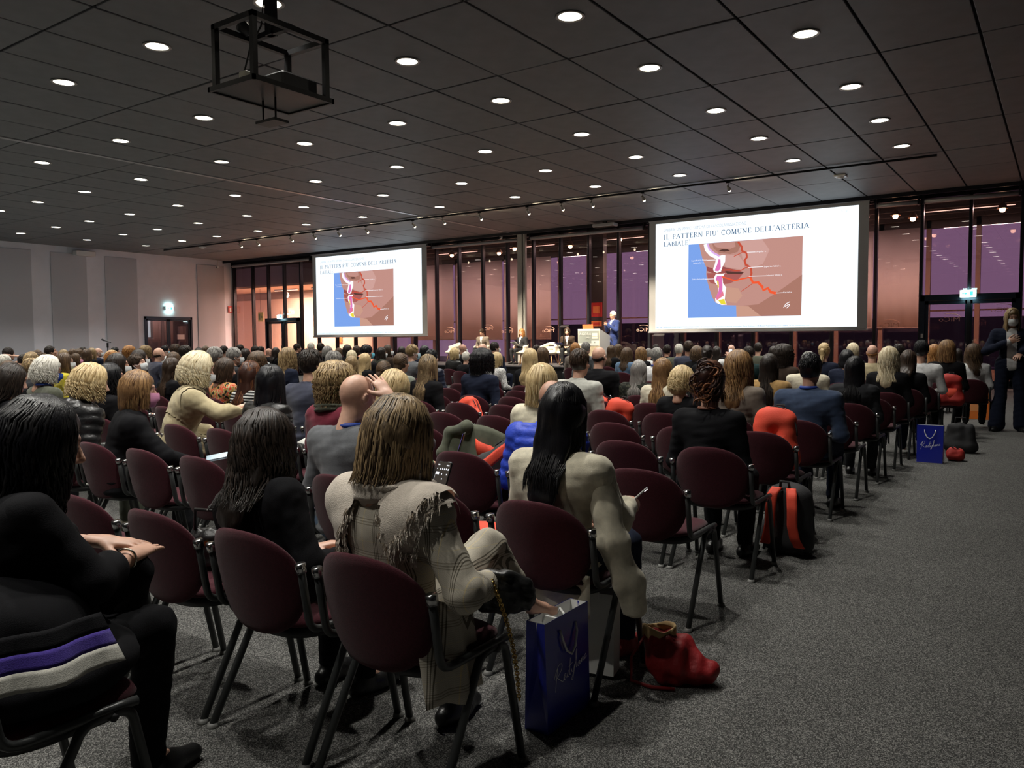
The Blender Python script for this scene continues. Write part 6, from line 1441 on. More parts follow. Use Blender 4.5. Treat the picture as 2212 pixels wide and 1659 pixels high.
for (x, z, w_, h_) in ((-.026,.060,.010,.004),(.022,.060,.014,.004),(-.030,.045,.003,.004),(-.012,.045,.004,.006),(-.002,.046,.004,.006),(.008,.045,.004,.006),(.018,.046,.004,.006),(.028,.045,.004,.006),(-.024,.028,.018,.010),(.0,.026,.004,.005),(.026,.026,.004,.005),(.006,.008,.004,.005)): b.box((x-w_/2,-.0058,z-h_/2), (x+w_/2,-.0053,z+h_/2))
b.build('screen_icons', m_icn, t)['kind'] = 'stuff'
t = thing('chain_handbag', 'small black quilted handbag with gold chain beside the plaid coat', 'handbag', (-1.46, 2.02, .60)); t.rotation_euler = (.2,.1,.6)
sdf_part('bag_body', t, m_leather, (-.16,-.08,-.12), (.16,.08,.12), .008, [('ell', ((0,0,0), (.115,.042,.075)), dict(k=0)), ('cone', ((-.06,0,-.02),(.06,0,-.02),.045,.045,.02))], .004, 3, 120)
b = MB(); m_gold = mat('gold_chain', (.62,.42,.12), .25, 1)
pts = [V(-1.42,1.98,.64)-V(-1.46,2.02,.60)]; n = 46
Ri = (rotz(.6)@roty(.1)@rotx(.2)).T
for k in range(n):
    u = k/(n-1); q = V(-1.425+.035*math.sin(u*2.2), 1.93+.10*u, .66-.40*u+.02*math.sin(u*PI))-V(-1.46,2.02,.60); q = Ri@q
    d = Ri@V(.02,.1,-.4); R = frame(d, V(1,0,0) if k % 2 else V(0,1,.2)); b.tube([q+R@V(.006*math.cos(a*PI/4),.008*math.sin(a*PI/4),0) for a in range(9)], .0022, 4, caps=False)
b.build('gold_chain', m_gold, t, True)
# --- cream jacket draped over the shoulders
s = .955; x0, y0 = -1.68, 2.83
J = pose(sh=.172, twist=-.05, yaw=.02, pitch=.10, elb=[None,(.235,-.01,.705)], wri=[None,(.205,.13,.735)], hand=('relax','grip'), knee=[(-.12,.345,.515),(.10,.345,.515)])
o = person('person in a cream jacket with empty hanging sleeve, holding a small phone', x0, y0, s, J, 'h94', 'h94', 'suit', 'cream', 'navy', 'long', 'black', 'mid', (), True, True, hem=.46, seed=6, lkey='h94', topname='cream_jacket', hseed=7, dens=1.3, shoemat=mat('red_suede', (.22,.012,.012), .7))
sdf_part('empty_sleeve', o, CL['cream'], (.10,-.30,.20), (.50,.12,1.0), .010, [('cone', ((.195,-.09,.88),(.262,-.12,.66),.066,.060,.03)), ('cone', ((.262,-.12,.66),(.325,-.08,.47),.060,.060,.03), dict(flat=((.6,-.8,0), .7))), ('cone', ((.325,-.08,.47),(.335,-.05,.36),.060,.052,.03), dict(flat=((.6,-.8,0), .7)))], .0045, 4, 34, [((.335,-.05,.335), (-.1,.1,-1))])
P = [[(-.19+.38*u, -.155-.03*math.sin(u*PI)+.015*math.sin(u*11), .50-.20*v+.05*abs(u-.5)*v) for v in [k/8 for k in range(9)]] for u in [k/14 for k in range(15)]]
drape('jacket_tail', P, CL['cream'], o, .006)
t = thing('phone', 'slim pale phone held low by the person in the cream jacket', 'phone', (-1.478, 3.02, .728)); zl = nrm((.50,.20,.50)); yl = nrm(np.cross(zl, (1.48,-3.02,.67))); xl = np.cross(yl, zl); t.rotation_euler = Matrix(np.stack([xl, yl, zl], 1).tolist()).to_euler()
MB().box((-.034,-.004,-.07), (.034,.004,.07), .003).build('phone_case', mat('phone_silver', (.6,.6,.6), .25, .6), t); MB().box((-.02,.004,.05), (-.006,.0055,.064)).build('camera_flash', emis('phone_flash', (1,1,1), 6), t)
# --- dark haired neighbour in black
J = pose(sh=.172, side=-.22, lean=.06, tor=.41, yaw=.10, pitch=.18, roll=-.08)
o = person('person in a plain black top leaning left, second seat of the nearest full row', -2.35, 1.90, .925, J, 'h70', 'h70', 'knit', 'black', 'black', 'wavy', 'dark', 'fair', (), True, True, hem=.46, seed=5, lkey='h70', hseed=9, dens=1.3)
# --- left edge figure with the banded skirt
J = pose(sh=.175, lean=.30, twist=-.25, side=-.25, yaw=-.3, pitch=.25, elb=[(-.26,.16,.80),(.17,.12,.74)], wri=[(-.12,.31,.775),(.02,.33,.745)], hand=('flat','flat'), knee=[(-.02,.34,.690),(.06,.37,.515)], ank=[(-.20,.42,.40),(.02,.36,.085)], toe=[(-.24,.52,.34),(.00,.50,.035)], pdir=[V(.1,.1,-1),V(-.2,.1,-1)])
o = person('person in black with a purple and white banded hem, at the bottom left', -2.36, .97, 1.0, J, 'hL', 'hL', 'tee', 'black', 'black', 'wavy', 'black', 'fair', (), True, True, hem=.50, seed=2, lkey='hL', hseed=11, dens=1.3)
sdf_part('sleeve', o, CL['black'], (.0,-.2,.6), (.45,.35,1.05), .011, [('cone', (J['sh'][1], J['elb'][1], .068, .064, .02)), ('cone', (J['elb'][1], J['elb'][1]*.55+J['wri'][1]*.45, .062, .058, .02))], .006, 3)
sdf_part('sleeve', o, CL['black'], (-.45,-.2,.6), (.05,.35,1.05), .011, [('cone', (J['sh'][0], J['elb'][0], .068, .062, .02)), ('cone', (J['elb'][0], J['elb'][0]*.55+J['wri'][0]*.45, .060, .056, .02))], .006, 3)
def flounce(a, b_, name, mt, off=0.0):
    P = []
    for i in range(41):
        u = i/40; th = -2.0+3.9*u; row = []
        for j in range(5):
            v = a+(b_-a)*j/4; r = .185+.105*v+.016*math.sin(u*44)*v+off; row.append((r*math.sin(th)*1.02+.13, -.05-r*math.cos(th)*1.15 if math.cos(th) > -.2 else -.05-r*math.cos(th)*1.5, .80-.21*v))
        P.append(row)
    return drape(name, P, mt, o, .004)
flounce(.42, .62, 'skirt_flounce', CL['black']); flounce(.62, .80, 'purple_band', cloth('purple', (.055,.03,.26))); flounce(.80, 1.0, 'white_band', cloth('offwhite', (.46,.45,.40)))
sdf_part('skirt', o, CL['black'], (-.40,-.36,.36), (.52,.44,.86), .014, [('ell', ((.08,.0,.53), (.275,.27,.10)), dict(k=0)), ('ell', ((.05,-.04,.64), (.245,.225,.16)), dict(k=.06))], .006, 3)
b = MB(); w_ = J['wri'][1]; d = nrm(w_-J['elb'][1]); R = frame(d, V(0,0,1)); b.tube([w_-d*.035+R@V(.031*math.cos(k*PI/12),0,.031*math.sin(k*PI/12)) for k in range(25)], .0042, 6, caps=False); b.build('bracelet', mat('silver', (.7,.66,.55), .2, 1), o, True)
CHAIRS_EXTRA = [(-1, -2.26)]
# --- grey suit, bare head, hand at the temple
J = pose(sh=.205, lean=.10, yaw=-.10, pitch=.22, elb=[None,(.40,.05,.92)], wri=[None,(.165,.06,1.155)], hand=('relax','flat'), pdir=[None,V(-1,.2,-.1)])
o = person('person in a grey suit with blue lanyard resting a hand on the temple', -2.93, 2.83, .975, J, 'h69', 'h69', 'suit', 'grey', 'denim', 'none', 'dark', 'fair', ('lanyard',), True, True, hem=.46, seed=2, lkey='h69')
# --- caramel bob, black coat, turned right
J = pose(sh=.182, lean=.16, twist=-.15, yaw=-.35, pitch=.12, elb=[None,(.30,.10,.70)], wri=[None,(.14,.28,.63)])
o = person('person in a wide black coat with pink mask and papers on the lap', -5.00, 2.83, .955, J, 'h26', 'h26', 'coat', 'black', 'charcoal', 'bob', 'caramel', 'fair', ('maskpink',), True, True, hem=.44, seed=1, lkey='h26', rz=-.25, hseed=13, dens=1.3, shoemat=mat('cream_trainer', (.5,.45,.34), .7))
# --- black hooded puffer
J = pose(sh=.178, lean=.22, yaw=-.25, pitch=.25)
o = person('person in a shiny black hooded puffer jacket, head bowed', -5.66, 2.83, .985, J, 'h24', 'h24', 'puffer', 'puffer', 'khaki', 'curlbob', 'blonde', 'fair', (), True, True, hem=.46, seed=3, lkey='h24', rz=-.15, hseed=15, dens=1.2, shoemat=MATS['cream_trainer'])
c = J['nk']+V(0,-.085,-.005); sdf_part('hood', o, m_puff, c-.26, c+.26, .012, [('ell', (c, (.155,.085,.085), rotx(-.5)), dict(k=.02)), ('ell', (c+V(0,.075,.075), (.10,.08,.07)), dict(k=.03, op='sub'))], .006, 5, 60)
# --- tan trench coat reaching to the right
J = pose(sh=.180, lean=.26, twist=-.35, yaw=-.55, pitch=.28, elb=[None,(.36,.06,.80)], wri=[None,(.42,.30,.86)], hand=('relax','grip'))
o = person('person in a tan trench coat reaching an arm to the right', -5.84, 3.76, 1.045, J, 'h37', 'h37', 'coat', 'tan', 'charcoal', 'curlbob', 'lblonde', 'fair', ('mask',), True, True, hem=.42, seed=5, lkey='h37', rz=-.1, hseed=17, dens=1.5)
P = [[(.17+.03*v+.012*math.sin(u*5), -.21-.02*v+.02*u, .52-.22*v+.16*abs(u-.5)*(1-v)) for v in [k/8 for k in range(9)]] for u in [k/6 for k in range(7)]]
drape('belt_end', P, CL['tan'], o, .005)
for (k, x) in ((0,-1.70),(0,-2.26),(1,-1.70),(1,-2.82),(1,-4.50),(1,-5.62),(2,-5.62),(-1,-2.26)):
    chair(x, rowy(k), k)
for c in bpy.data.objects:
    if c.type == 'EMPTY' and str(c.get('label','')).startswith('person in a tan trench'): tr = c
Rt = J['Rl']; nk = J['nk']
def up(v): return (v-J['pel']) @ (Rt @ V(0,0,1))
def bk(v): return (v-J['pel']) @ (Rt @ V(0,1,0))
m_tan2 = cloth('tan_dark', (.33,.275,.165))
shell_part('storm_flap', tr, 'h37', lambda v: (up(v) > .21+.03*np.cos((v[:,0])*12)) & (bk(v) < .03) & (np.abs((v-J['pel'])@(Rt@V(1,0,0))) < .21), .007, CL['tan'])
shell_part('belt', tr, 'h37', lambda v: (up(v) > .075) & (up(v) < .125), .009, m_tan2)
shell_part('coat_collar', tr, 'h37', lambda v: (up(v) > .415) & (np.linalg.norm(v-nk, axis=1) < .13), .010, m_tan2)
# --- standing figure at the right edge
J = pose(stand=True, pel=(0,0,.95), tor=.48, sh=.180, yaw=.15, pitch=.12, elb=[(-.20,.02,1.20),(.31,.05,1.13)], wri=[(-.10,.22,1.10),(.05,.21,1.26)], hand=('relax','flat'), pdir=[None,V(-.1,-1,0)], ank=[(-.15,-.01,.085),(.16,.06,.085)], knee=[(-.12,.02,.5),(.12,.05,.5)], toe=[(-.17,.11,.035),(.19,.18,.035)])
o = person('person in a navy trouser suit and mask standing in the right aisle', -.66, 13.95, 1.055, J, 'stand', 'stand', 'suit', 'navy', 'navy', 'long', 'dblonde', 'fair', ('mask',), True, True, hem=.86, seed=4, lkey='stand', lkw=dict(flare=.05, g=.02), rz=PI+.1, topname='suit_jacket', hseed=3)
front_panel(o, J, 'stand', CL['white'], 'blouse', lambda x, u: (np.abs(x) < .062+.03*np.clip(u-.1, 0, .3)))
# ================================================================== BAGS, PAPERS, THINGS ON CHAIRS
m_bagblue = mat('bag_royal_blue', (.014,.024,.34), .30, coat=.3); m_rope = mat('white_rope', (.75,.75,.73), .7); m_bagin = mat('bag_inside_white', (.72,.72,.70), .7); m_silver = mat('silver_print', (.88,.89,.92), .4, .0)
SCRIPT = [[(0,.62),(.05,.78),(.16,.95),(.26,.92),(.25,.75),(.12,.60),(.04,.56)], [(.13,.95),(.07,.55),(.03,.18)], [(.10,.58),(.20,.42),(.30,.30),(.33,.42),(.37,.50),(.40,.46),(.34,.36),(.36,.30),(.44,.38),(.48,.52),(.46,.38),(.44,.31),(.50,.30)], [(.57,.86),(.54,.55),(.53,.34),(.56,.31),(.60,.42)], [(.50,.60),(.64,.64)], [(.60,.46),(.62,.34),(.67,.36),(.71,.52),(.69,.30),(.63,.06),(.60,.12),(.70,.36)], [(.70,.36),(.77,.60),(.81,.88),(.80,.96),(.77,.80),(.77,.40),(.80,.33)], [(.90,.48),(.85,.46),(.83,.36),(.87,.34),(.91,.48),(.91,.35),(.94,.36)], [(.94,.36),(.97,.50),(.97,.35),(1.01,.50),(1.04,.48),(1.04,.36),(1.08,.37)], [(1.08,.37),(1.14,.44),(1.13,.52),(1.09,.46),(1.10,.36),(1.18,.40)]]
def script_logo(parent, P0, U, Vv, wd):
    """handwritten brand lettering, P0 + u*U + v*V in the parent's frame"""
    P0, U, Vv = map(lambda q: np.array(q, float), (P0, U, Vv)); n = nrm(np.cross(U, Vv)); b = MB()
    for st in SCRIPT:
        pts = [np.array(p) for p in st]; sm = []
        for i in range(len(pts)-1):
            p0, p1, p2, p3 = pts[max(i-1,0)], pts[i], pts[i+1], pts[min(i+2,len(pts)-1)]
            for k in range(5):
                q = k/5; sm.append(.5*((2*p1)+(-p0+p2)*q+(2*p0-5*p1+4*p2-p3)*q*q+(-p0+3*p1-3*p2+p3)*q**3))
        sm.append(pts[-1])
        for q in ribbon(sm, wd): b.add([P0+p[0]*U+p[1]*Vv+n*.0012 for p in q], [(0,1,2,3)])
    o = b.build('lettering', m_silver, parent); o['kind'] = 'stuff'; return o
def gift_bag(lab, loc, rz, w_, d, h_, logo=True):
    """open paper carrier: walls, white inside, base, two rope handles"""
    t = thing('paper_bag', lab, 'bag', loc, rz)
    b = MB(); hw, hd = w_/2, d/2; g = .012
    b.add([(-hw,-hd,0),(hw,-hd,0),(hw,hd,0),(-hw,hd,0),(-hw-.004,-hd+g,h_),(hw+.004,-hd+g,h_),(hw+.004,hd-g,h_),(-hw-.004,hd-g,h_),(-hw+.010,0,h_*.55),(hw-.010,0,h_*.55),(-hw+.004,0,h_-.004),(hw-.004,0,h_-.004)],
          [(0,3,2,1),(0,1,5,4),(2,3,7,6),(0,4,10,8),(3,8,10,7),(0,8,3),(1,2,9),(1,9,11,5),(2,6,11,9)])
    b.build('bag_walls', m_bagblue, t)
    q = .003; b = MB(); b.add([(-hw+q,-hd+g+q,h_-.001),(hw-q,-hd+g+q,h_-.001),(hw-q,hd-g-q,h_-.001),(-hw+q,hd-g-q,h_-.001),(-hw+.02,-hd+g+q,h_*.3),(hw-.02,-hd+g+q,h_*.3),(hw-.02,hd-g-q,h_*.3),(-hw+.02,hd-g-q,h_*.3)], [(0,1,5,4),(2,3,7,6),(4,5,6,7),(1,2,6,5),(3,0,4,7)]); b.build('bag_lining', m_bagin, t)
    for y, lean in ((-hd+g-.004, -1), (hd-g+.004, -1)):
        if y < 0: pts = [(-.055,y,h_-.05),(-.052,y-.008,h_-.08),(-.03,y-.014,h_-.13),(.0,y-.016,h_-.150),(.03,y-.014,h_-.13),(.052,y-.008,h_-.08),(.055,y,h_-.05)]
        else: pts = [(-.055,y,h_-.05),(-.05,y-.02,h_-.01),(-.03,y-.05,h_-.02),(.0,y-.06,h_-.03),(.03,y-.05,h_-.02),(.05,y-.02,h_-.01),(.055,y,h_-.05)]
        MB().tube(pts, .0045, 8).build('rope_handle', m_rope, t, True)
    if logo: script_logo(t, (-hw*.72, -hd-.001, h_*.30), (w_*.66,0,.030), (0,.003,.11), .017)
    return t
gift_bag('large royal blue paper bag with silver script lettering on the floor nearest the camera', (-1.515, 2.46, 0), PI/2, .30, .10, .40)
gift_bag('royal blue paper bag with silver script standing in the aisle farther away', (-1.22, 9.98, 0), 0, .26, .10, .42)
t = thing('white_paper_bag', 'plain white paper bag under the cream jacket behind the blue bag', 'bag', (-1.60, 2.86, 0)); t.rotation_euler = (0,0,.2)
MB().prism([(-.11,.02),(.11,.02),(.115,.36),(-.115,.36)], 1, -.045, .045).build('bag_walls', m_paper, t); b = MB(); b.tube([(-.05,-.046,.34),(-.04,-.05,.42),(.04,-.05,.42),(.05,-.046,.34)], .004); b.build('rope_handle', m_rope, t)
# orange and black rucksacks
m_bpo = mat('rucksack_orange', (.80,.075,.035), .7, bump=.25, bscale=300); m_bpr = mat('rucksack_red', (.42,.022,.016), .7, bump=.25, bscale=300); m_bpk = mat('rucksack_black', (.020,.020,.022), .8, bump=.3, bscale=260)
def rucksack(lab, loc, rot, front=m_bpr, s=1.0):
    t = thing('rucksack', lab, 'backpack', loc); t.rotation_euler = rot; t.scale = (s,s,s)
    f = Field((-.22,-.14,-.02), (.22,.16,.50), .011); f.cone((-.085,.01,.10), (.085,.01,.10), .085, .085, .05); f.cone((-.085,.01,.10), (-.075,.0,.36), .085, .07, .05); f.cone((.085,.01,.10), (.075,.0,.36), .085, .07, .05); f.cone((-.03,0,.38), (.03,0,.38), .08, .08, .05); f.cut((0,0,.005), (0,0,-1), .01); v, F = f.mesh(2); v += vnormals(v, F)*(.009*value_noise(v, 20, 3)+.004*value_noise(v, 55, 5))[:,None]; bd = link('bag_body', np_mesh('bag_body', v, F, front), t)
    f = Field((-.20,-.14,-.02), (.20,.02,.47), .012); f.cone((-.07,-.055,.09), (.07,-.055,.09), .05, .05, .03, flat=((0,1,0), .5)); f.cone((-.075,-.055,.09), (-.07,-.06,.34), .055, .05, .03, flat=((0,1,0), .5)); f.cone((.075,-.055,.09), (.07,-.06,.34), .055, .05, .03, flat=((0,1,0), .5)); f.cone((0,-.055,.09), (0,-.06,.38), .075, .06, .03, flat=((0,1,0), .42)); v, F = f.mesh(1); link('back_panel', np_mesh('back_panel', v, F, m_bpk), t)
    for sd in (-1,1):
        path = [(sd*.045,-.085,.43),(sd*.062,-.118,.39),(sd*.070,-.125,.30),(sd*.072,-.122,.20),(sd*.088,-.112,.12),(sd*.112,-.090,.065)]
        P = []
        for k in range(len(path)-1):
            for q in (0,.25,.5,.75): P.append(np.array(path[k])*(1-q)+np.array(path[k+1])*q)
        P.append(np.array(path[-1])); MB().grid([[p+V(w_*.031,-.004*(1-abs(w_)),0) for w_ in (-1,-.5,0,.5,1)] for p in P], .011).build('shoulder_strap', m_bpo, t, True)
        MB().tube([(sd*.112,-.088,.07),(sd*.125,-.075,.02)], .010, 6, flat=.4).build('strap_buckle', m_bpk, t)
    MB().tube([(-.03,-.075,.43),(-.025,-.085,.475),(.025,-.085,.475),(.03,-.075,.43)], .010, 8).build('grab_loop', m_bpk, t, True)
    MB().tube([(.158*math.cos(a)*(1 if abs(math.cos(a))<.97 else 1), .03, .26+.20*math.sin(a)) for a in [PI*k/16 for k in range(17)]], .006, 6).build('zip_line', m_bpk, t, True)
    MB().grid([[(-.10+.20*u, .100-.03*(2*u-1)**2, .10+.16*v) for v in (0,.5,1)] for u in [k/8 for k in range(9)]], .018).build('front_pocket', m_bpo, t, True)
    return t
rucksack('orange and black rucksack standing on the floor with straps facing the camera', (-1.46, 5.22, 0), (-.06,0,-.06), m_bpk)
rucksack('red rucksack leaning over the chair back beside the dark blue suit', (-1.66, rowy(4)-.02, .472), (.10,.0,PI), m_bpo, .98)
rucksack('black and orange rucksack tipped on a chair behind the plaid coat', (-2.86, rowy(2)-.02, .50), (-.18,.85,.15), m_bpk, .95)
rucksack('orange rucksack on a chair right of the light grey suit', (-3.42, rowy(5)-.02, .475), (.0,-.25,PI+.3), m_bpo, .85)
rucksack('orange rucksack hung on a chair near the right aisle far away', (-1.30, 12.55, .44), (0,0,PI), m_bpr, 1.0)
rucksack('red bag on the seat left of the black suit', (-5.06, rowy(5)+.0, .475), (.2,.5,PI), m_bpo, .8)
rucksack('orange rucksack on a seat behind the grey suit jacket', (-4.24, rowy(6)+.1, .475), (.1,-.3,PI), m_bpo, .75)
# red slouchy leather bag on the floor with strap, red shoes beside
m_redl = mat('red_leather', (.23,.012,.014), .52, spec=.35, noise=.12, nscale=9, bump=.25, bscale=60); m_bagtan = mat('bag_lining_tan', (.46,.31,.14), .8)
t = thing('leather_bag', 'slouched red leather bag lying on the floor beside the aisle', 'handbag', (-1.29, 2.98, 0)); t.rotation_euler = (0,0,.15)
sdf_part('bag_body', t, m_redl, (-.22,-.18,-.02), (.24,.18,.30), .009, [('ell', ((.0,0,.09), (.105,.085,.11)), dict(k=0)), ('ell', ((.10,.02,.055), (.09,.07,.055)), dict(k=.04)), ('ell', ((-.05,-.01,.17), (.075,.06,.07)), dict(k=.03)), ('ell', ((-.055,-.01,.235), (.055,.042,.05)), dict(k=.02, op='sub'))], .011, 4, 34, [((0,0,.003), (0,0,-1))])
MB().grid([[(-.055+(.066+.012*math.sin(a*3))*math.cos(a), -.01+(.052)*math.sin(a), .225-.05*v+.012*math.sin(a*2)) for v in (0,.5,1)] for a in [k*2*PI/20 for k in range(21)]], .006).build('rim_lining', m_bagtan, t, True)
MB().tube([(-.10,-.03,.19),(-.15,-.07,.10),(-.14,-.10,.015),(-.05,-.12,.012),(.04,-.10,.012)], .008, 8, flat=.5).build('bag_strap', m_redl, t, True)
t = thing('leather_bag', 'black handbag with shiny folds on the seat between two near chairs', 'handbag', (-2.84, 1.95, .47)); t.rotation_euler = (0,0,.3); sdf_part('bag_body', t, m_leather, (-.2,-.12,-.02), (.2,.12,.26), .010, [('ell', ((0,0,.09), (.14,.07,.10)), dict(k=0)), ('ell', ((0,0,.19), (.10,.03,.05)), dict(k=.02, op='sub'))], .008, 6, 60, [((0,0,.003), (0,0,-1))]); MB().tube([(-.09,-.03,.16),(-.07,-.05,.25),(.07,-.05,.25),(.09,-.03,.16)], .007, 8).build('bag_handle', m_leather, t, True); MB().lathe([(0,0),(.012,0),(.012,.006),(0,.006)], (0,-.07,.12), 10, rotx(PI/2)).build('gold_clasp', m_gold, t)
t = thing('checked_handbag', 'brown checked handbag standing on a chair behind the bare-headed person', 'handbag', (-5.92, rowy(4)+.02, .47)); t.rotation_euler = (0,0,.4)
mc = bpy.data.materials.new('brown_check'); mc.use_nodes = True; ck = mc.node_tree.nodes.new('ShaderNodeTexChecker'); ck.inputs['Scale'].default_value = 38; ck.inputs[1].default_value = (.055,.030,.018,1); ck.inputs[2].default_value = (.13,.075,.045,1); tcn = mc.node_tree.nodes.new('ShaderNodeTexCoord'); mc.node_tree.links.new(tcn.outputs['Object'], ck.inputs[0]); mc.node_tree.links.new(ck.outputs[0], mc.node_tree.nodes['Principled BSDF'].inputs['Base Color'])
sdf_part('bag_body', t, mc, (-.24,-.12,-.02), (.24,.12,.32), .010, [('cone', ((-.12,0,.08),(.12,0,.08),.075,.075,.02)), ('cone', ((-.13,0,.10),(-.15,0,.22),.06,.05,.03)), ('cone', ((.13,0,.10),(.15,0,.22),.06,.05,.03)), ('cone', ((-.13,0,.2),(.13,0,.2),.055,.055,.03)), ('ell', ((0,0,.27), (.16,.04,.06)), dict(k=.01, op='sub'))], .003, 6, 40, [((0,0,.003), (0,0,-1))])
for y in (-.05,.05): MB().tube([(-.08,y,.22),(-.07,y*1.3,.32),(.07,y*1.3,.32),(.08,y,.22)], .008, 8).build('bag_handle', mat('tan_leather', (.36,.17,.07), .5), t, True)
t = thing('handbag', 'black handbag with a pale green handle on a seat', 'handbag', (-2.33, rowy(3)+.02, .472)); sdf_part('bag_body', t, m_leather, (-.2,-.12,-.02), (.2,.12,.24), .011, [('ell', ((0,0,.08), (.14,.08,.09)), dict(k=0))], .006, 6, 50, [((0,0,.003), (0,0,-1))]); MB().tube([(.02,-.06,.13),(.05,-.10,.22),(.10,-.10,.20),(.13,-.06,.08)], .014, 8, flat=.4).build('bag_handle', mat('green_strap', (.22,.42,.10), .6), t, True)
t = thing('handbag', 'grey handbag with strap on a seat beside the green jumper', 'handbag', (-3.38, rowy(4)+.06, .472)); sdf_part('bag_body', t, mat('grey_leather', (.10,.095,.085), .5), (-.2,-.12,-.02), (.2,.12,.26), .011, [('cone', ((-.08,0,.07),(.08,0,.07),.07,.07,.02)), ('cone', ((-.07,0,.16),(.07,0,.16),.06,.06,.04))], .005, 6, 50, [((0,0,.003), (0,0,-1))]); MB().tube([(.10,0,.18),(.16,-.02,.12),(.17,-.03,.02)], .008, 6).build('bag_strap', m_leather, t, True)
t = thing('black_bag', 'black square bag on the floor beside the farther blue paper bag', 'bag', (-1.02, 11.0, 0)); sdf_part('bag_body', t, m_bpk, (-.22,-.14,-.02), (.22,.14,.42), .014, [('cone', ((-.10,0,.08),(.10,0,.08),.09,.09,.02)), ('cone', ((-.10,0,.10),(-.09,0,.30),.08,.06,.03)), ('cone', ((.10,0,.10),(.09,0,.30),.08,.06,.03)), ('cone', ((0,0,.10),(0,0,.30),.09,.07,.03))], .005, 6, 30, [((0,0,.003), (0,0,-1))]); MB().tube([(-.06,0,.35),(-.05,-.02,.43),(.05,-.02,.43),(.06,0,.35)], .009, 8).build('bag_handle', m_bpk, t, True)
t = thing('small_red_bag', 'small dark red bag on the floor behind the farther blue paper bag', 'bag', (-1.0, 10.25, 0)); sdf_part('bag_body', t, m_bpr, (-.16,-.14,-.02), (.16,.14,.22), .012, [('ell', ((0,0,.07), (.10,.09,.085)), dict(k=0))], .008, 6, 40, [((0,0,.003), (0,0,-1))]); MB().tube([(-.05,-.03,.13),(0,-.05,.17),(.05,-.03,.13)], .007).build('bag_handle', m_bpk, t)
t = thing('carrier_bag', 'orange carrier bag with white handle standing in the far right aisle', 'bag', (-1.22, 15.75, 0)); m_car = mat('carrier_orange', (.80,.20,.03), .45)
MB().prism([(-.22,.0),(.22,.0),(.20,.44),(-.19,.46)], 1, -.09, .09).build('bag_walls', m_car, t); MB().tube([(-.06,-.092,.40),(-.05,-.11,.50),(.05,-.11,.50),(.06,-.092,.40)], .010, 8).build('bag_handle', m_white, t, True); MB().add([(-.10,-.0925,.14),(.12,-.0925,.14),(.12,-.0925,.30),(-.10,-.0925,.30)], [(0,1,2,3)]).build('bag_print', mat('carrier_orange_light', (.85,.34,.12), .5), t)
# coats and papers
t = thing('hung_coat', 'dark green-grey coat with red lining draped over a chair back', 'coat', (-3.38, rowy(3), 0))
P = []
for i in range(21):
    u = i/20; row = []
    for j in range(17):
        v = j/16; x = (-.26+.52*u)*(1+.06*v); w_ = 2*v-1
        if w_ < 0: y = -.30-.05*(-w_)-.025*math.sin(u*13)*(-w_); z = .80-.055*abs(2*u-1)**2-.34*(-w_)**1.2
        else: y = -.30+.08*w_+.03*math.sin(u*11)*w_; z = .80-.055*abs(2*u-1)**2-.25*w_**1.3
        row.append((x, y, z))
    P.append(row)
drape('coat_body', P, CL['olive'], t, .016); sdf_part('coat_collar', t, CL['olive'], (-.32,-.45,.55), (.1,-.15,.92), .012, [('cone', ((-.22,-.31,.74),(-.05,-.33,.80),.035,.05,.03)), ('cone', ((-.22,-.31,.74),(-.25,-.35,.60),.04,.05,.03))], .006, 3)
MB().grid([[(.04+.16*u, -.352-.02*math.sin(u*6), .72-.10*v-.06*u) for v in (0,.5,1)] for u in (0,.25,.5,.75,1)], .006).build('red_lining', m_bpo, t, True)
sheet('bright orange folder lying on the seat between plaid and cream jackets', 'folder', (-2.24, 3.02, .482), (0,0,.3), (.24,.30), m_bpo, 'folder', 2)
sheet('white papers with a black strap on an empty seat ahead of the blue puffer', 'paper', (-3.0, rowy(4)+.1, .60), (.5,.1,.3), (.26,.24), m_paper)
sheet('newspaper pages held open by the tan trench coat', 'newspaper', (-5.20, 4.05, .80), (.6,.2,-.2), (.30,.26), m_paper, 'newspaper', 3, True)
sheet('cream booklet on the lap in front of the black coat', 'booklet', (-5.55, 4.60, .60), (.15,0,.2), (.30,.16), mat('cream_paper', (.72,.68,.50), .8), 'booklet')
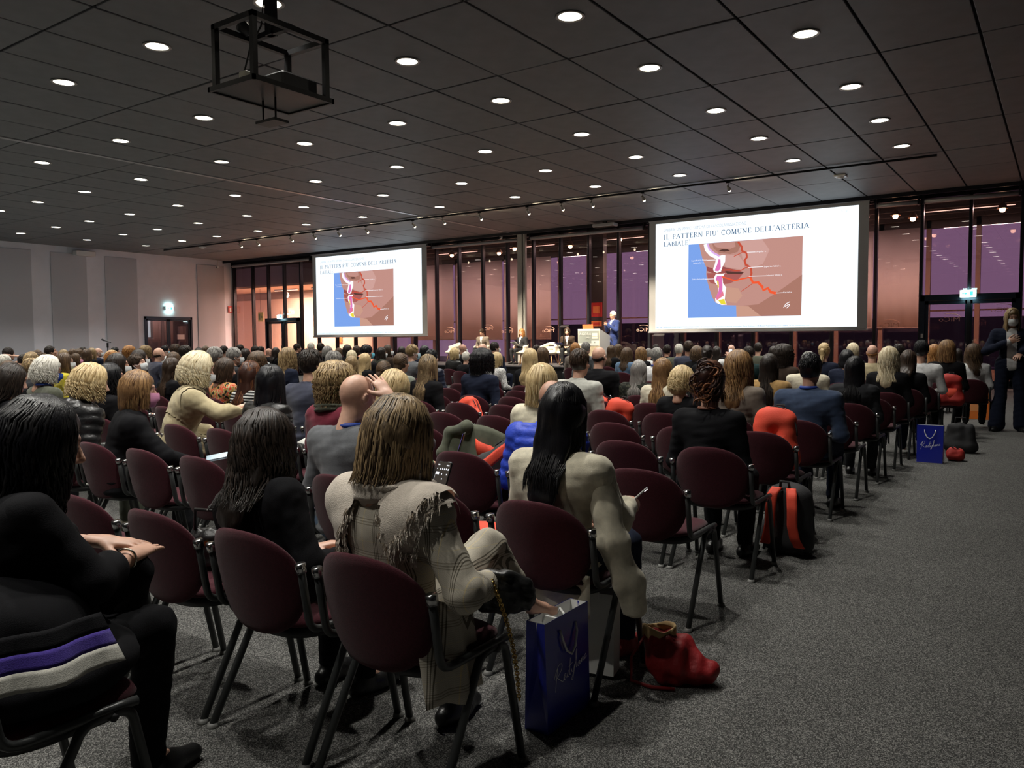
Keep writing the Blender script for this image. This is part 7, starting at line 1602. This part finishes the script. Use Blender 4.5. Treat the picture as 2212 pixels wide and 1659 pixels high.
sheet('folded blue and white brochures on the lap of the black coat', 'brochure', (-4.42, 3.12, .665), (.15,.0,-.6), (.21,.26), mat('brochure_blue', (.45,.58,.68), .6), 'brochure', 4)
sheet('white papers on a lap left of the grey suit', 'paper', (-4.55, 4.0, .66), (.25,.1,.1), (.24,.24), m_paper)
sheet('white sheet of paper sticking out under an empty near chair back', 'paper', (-5.06, 2.72, .478), (0,0,.1), (.30,.21), m_paper)
sheet('white shopping bag edge with papers on a seat ahead of the curly head', 'paper', (-5.5, rowy(7), .70), (1.3,0,0), (.34,.24), m_paper)
t = thing('phone', 'phone with bright blue screen held at the left picture edge', 'phone', (-6.52, 2.98, .87)); t.rotation_euler = (-.7,.5,-.4); MB().box((-.037,-.004,-.075), (.037,.004,.075), .003).build('phone_case', m_phb, t); MB().box((-.034,-.0052,-.071), (.034,-.0042,.071)).build('phone_screen', emis('phone_screen_blue', (.10,.22,.85), 1.2), t)
J = pose(sh=.170, yaw=-.2, pitch=.3, elb=[None,(.24,.08,.74)], wri=[None,(.13,.26,.80)], hand=('relax','grip'))
person('person in black holding a phone with blue screen, cut off by the left edge', -6.62, 2.83, .97, J, 'hP', 'hP', 'knit', 'black', 'black', 'mid', 'dark', 'fair', (), True, False, seed=2, lkey='hP'); chair(-6.74, rowy(1), 1)
t = thing('phone', 'phone with purple-lit screen held by the green jumper', 'phone', (-3.26, 4.08, .72)); t.rotation_euler = (-.3,0,-1.05); MB().box((-.037,-.004,-.075), (.037,.004,.075), .003).build('phone_case', m_phb, t); MB().box((-.034,-.0052,-.071), (.034,-.0042,.071)).build('phone_screen', emis('phone_screen_purple', (.20,.12,.55), .7), t)
t = thing('phone', 'phone with white screen seen just right of the long highlighted hair', 'phone', (-2.62, 3.12, .72)); t.rotation_euler = (-.9,0,.4); MB().box((-.037,-.004,-.075), (.037,.004,.075), .003).build('phone_case', m_phb, t); MB().box((-.034,-.0052,-.071), (.034,-.0042,.071)).build('phone_screen', emis('phone_screen_bright', (.8,.85,.9), 1.6), t)
crowd()
fill()
finish_labels()
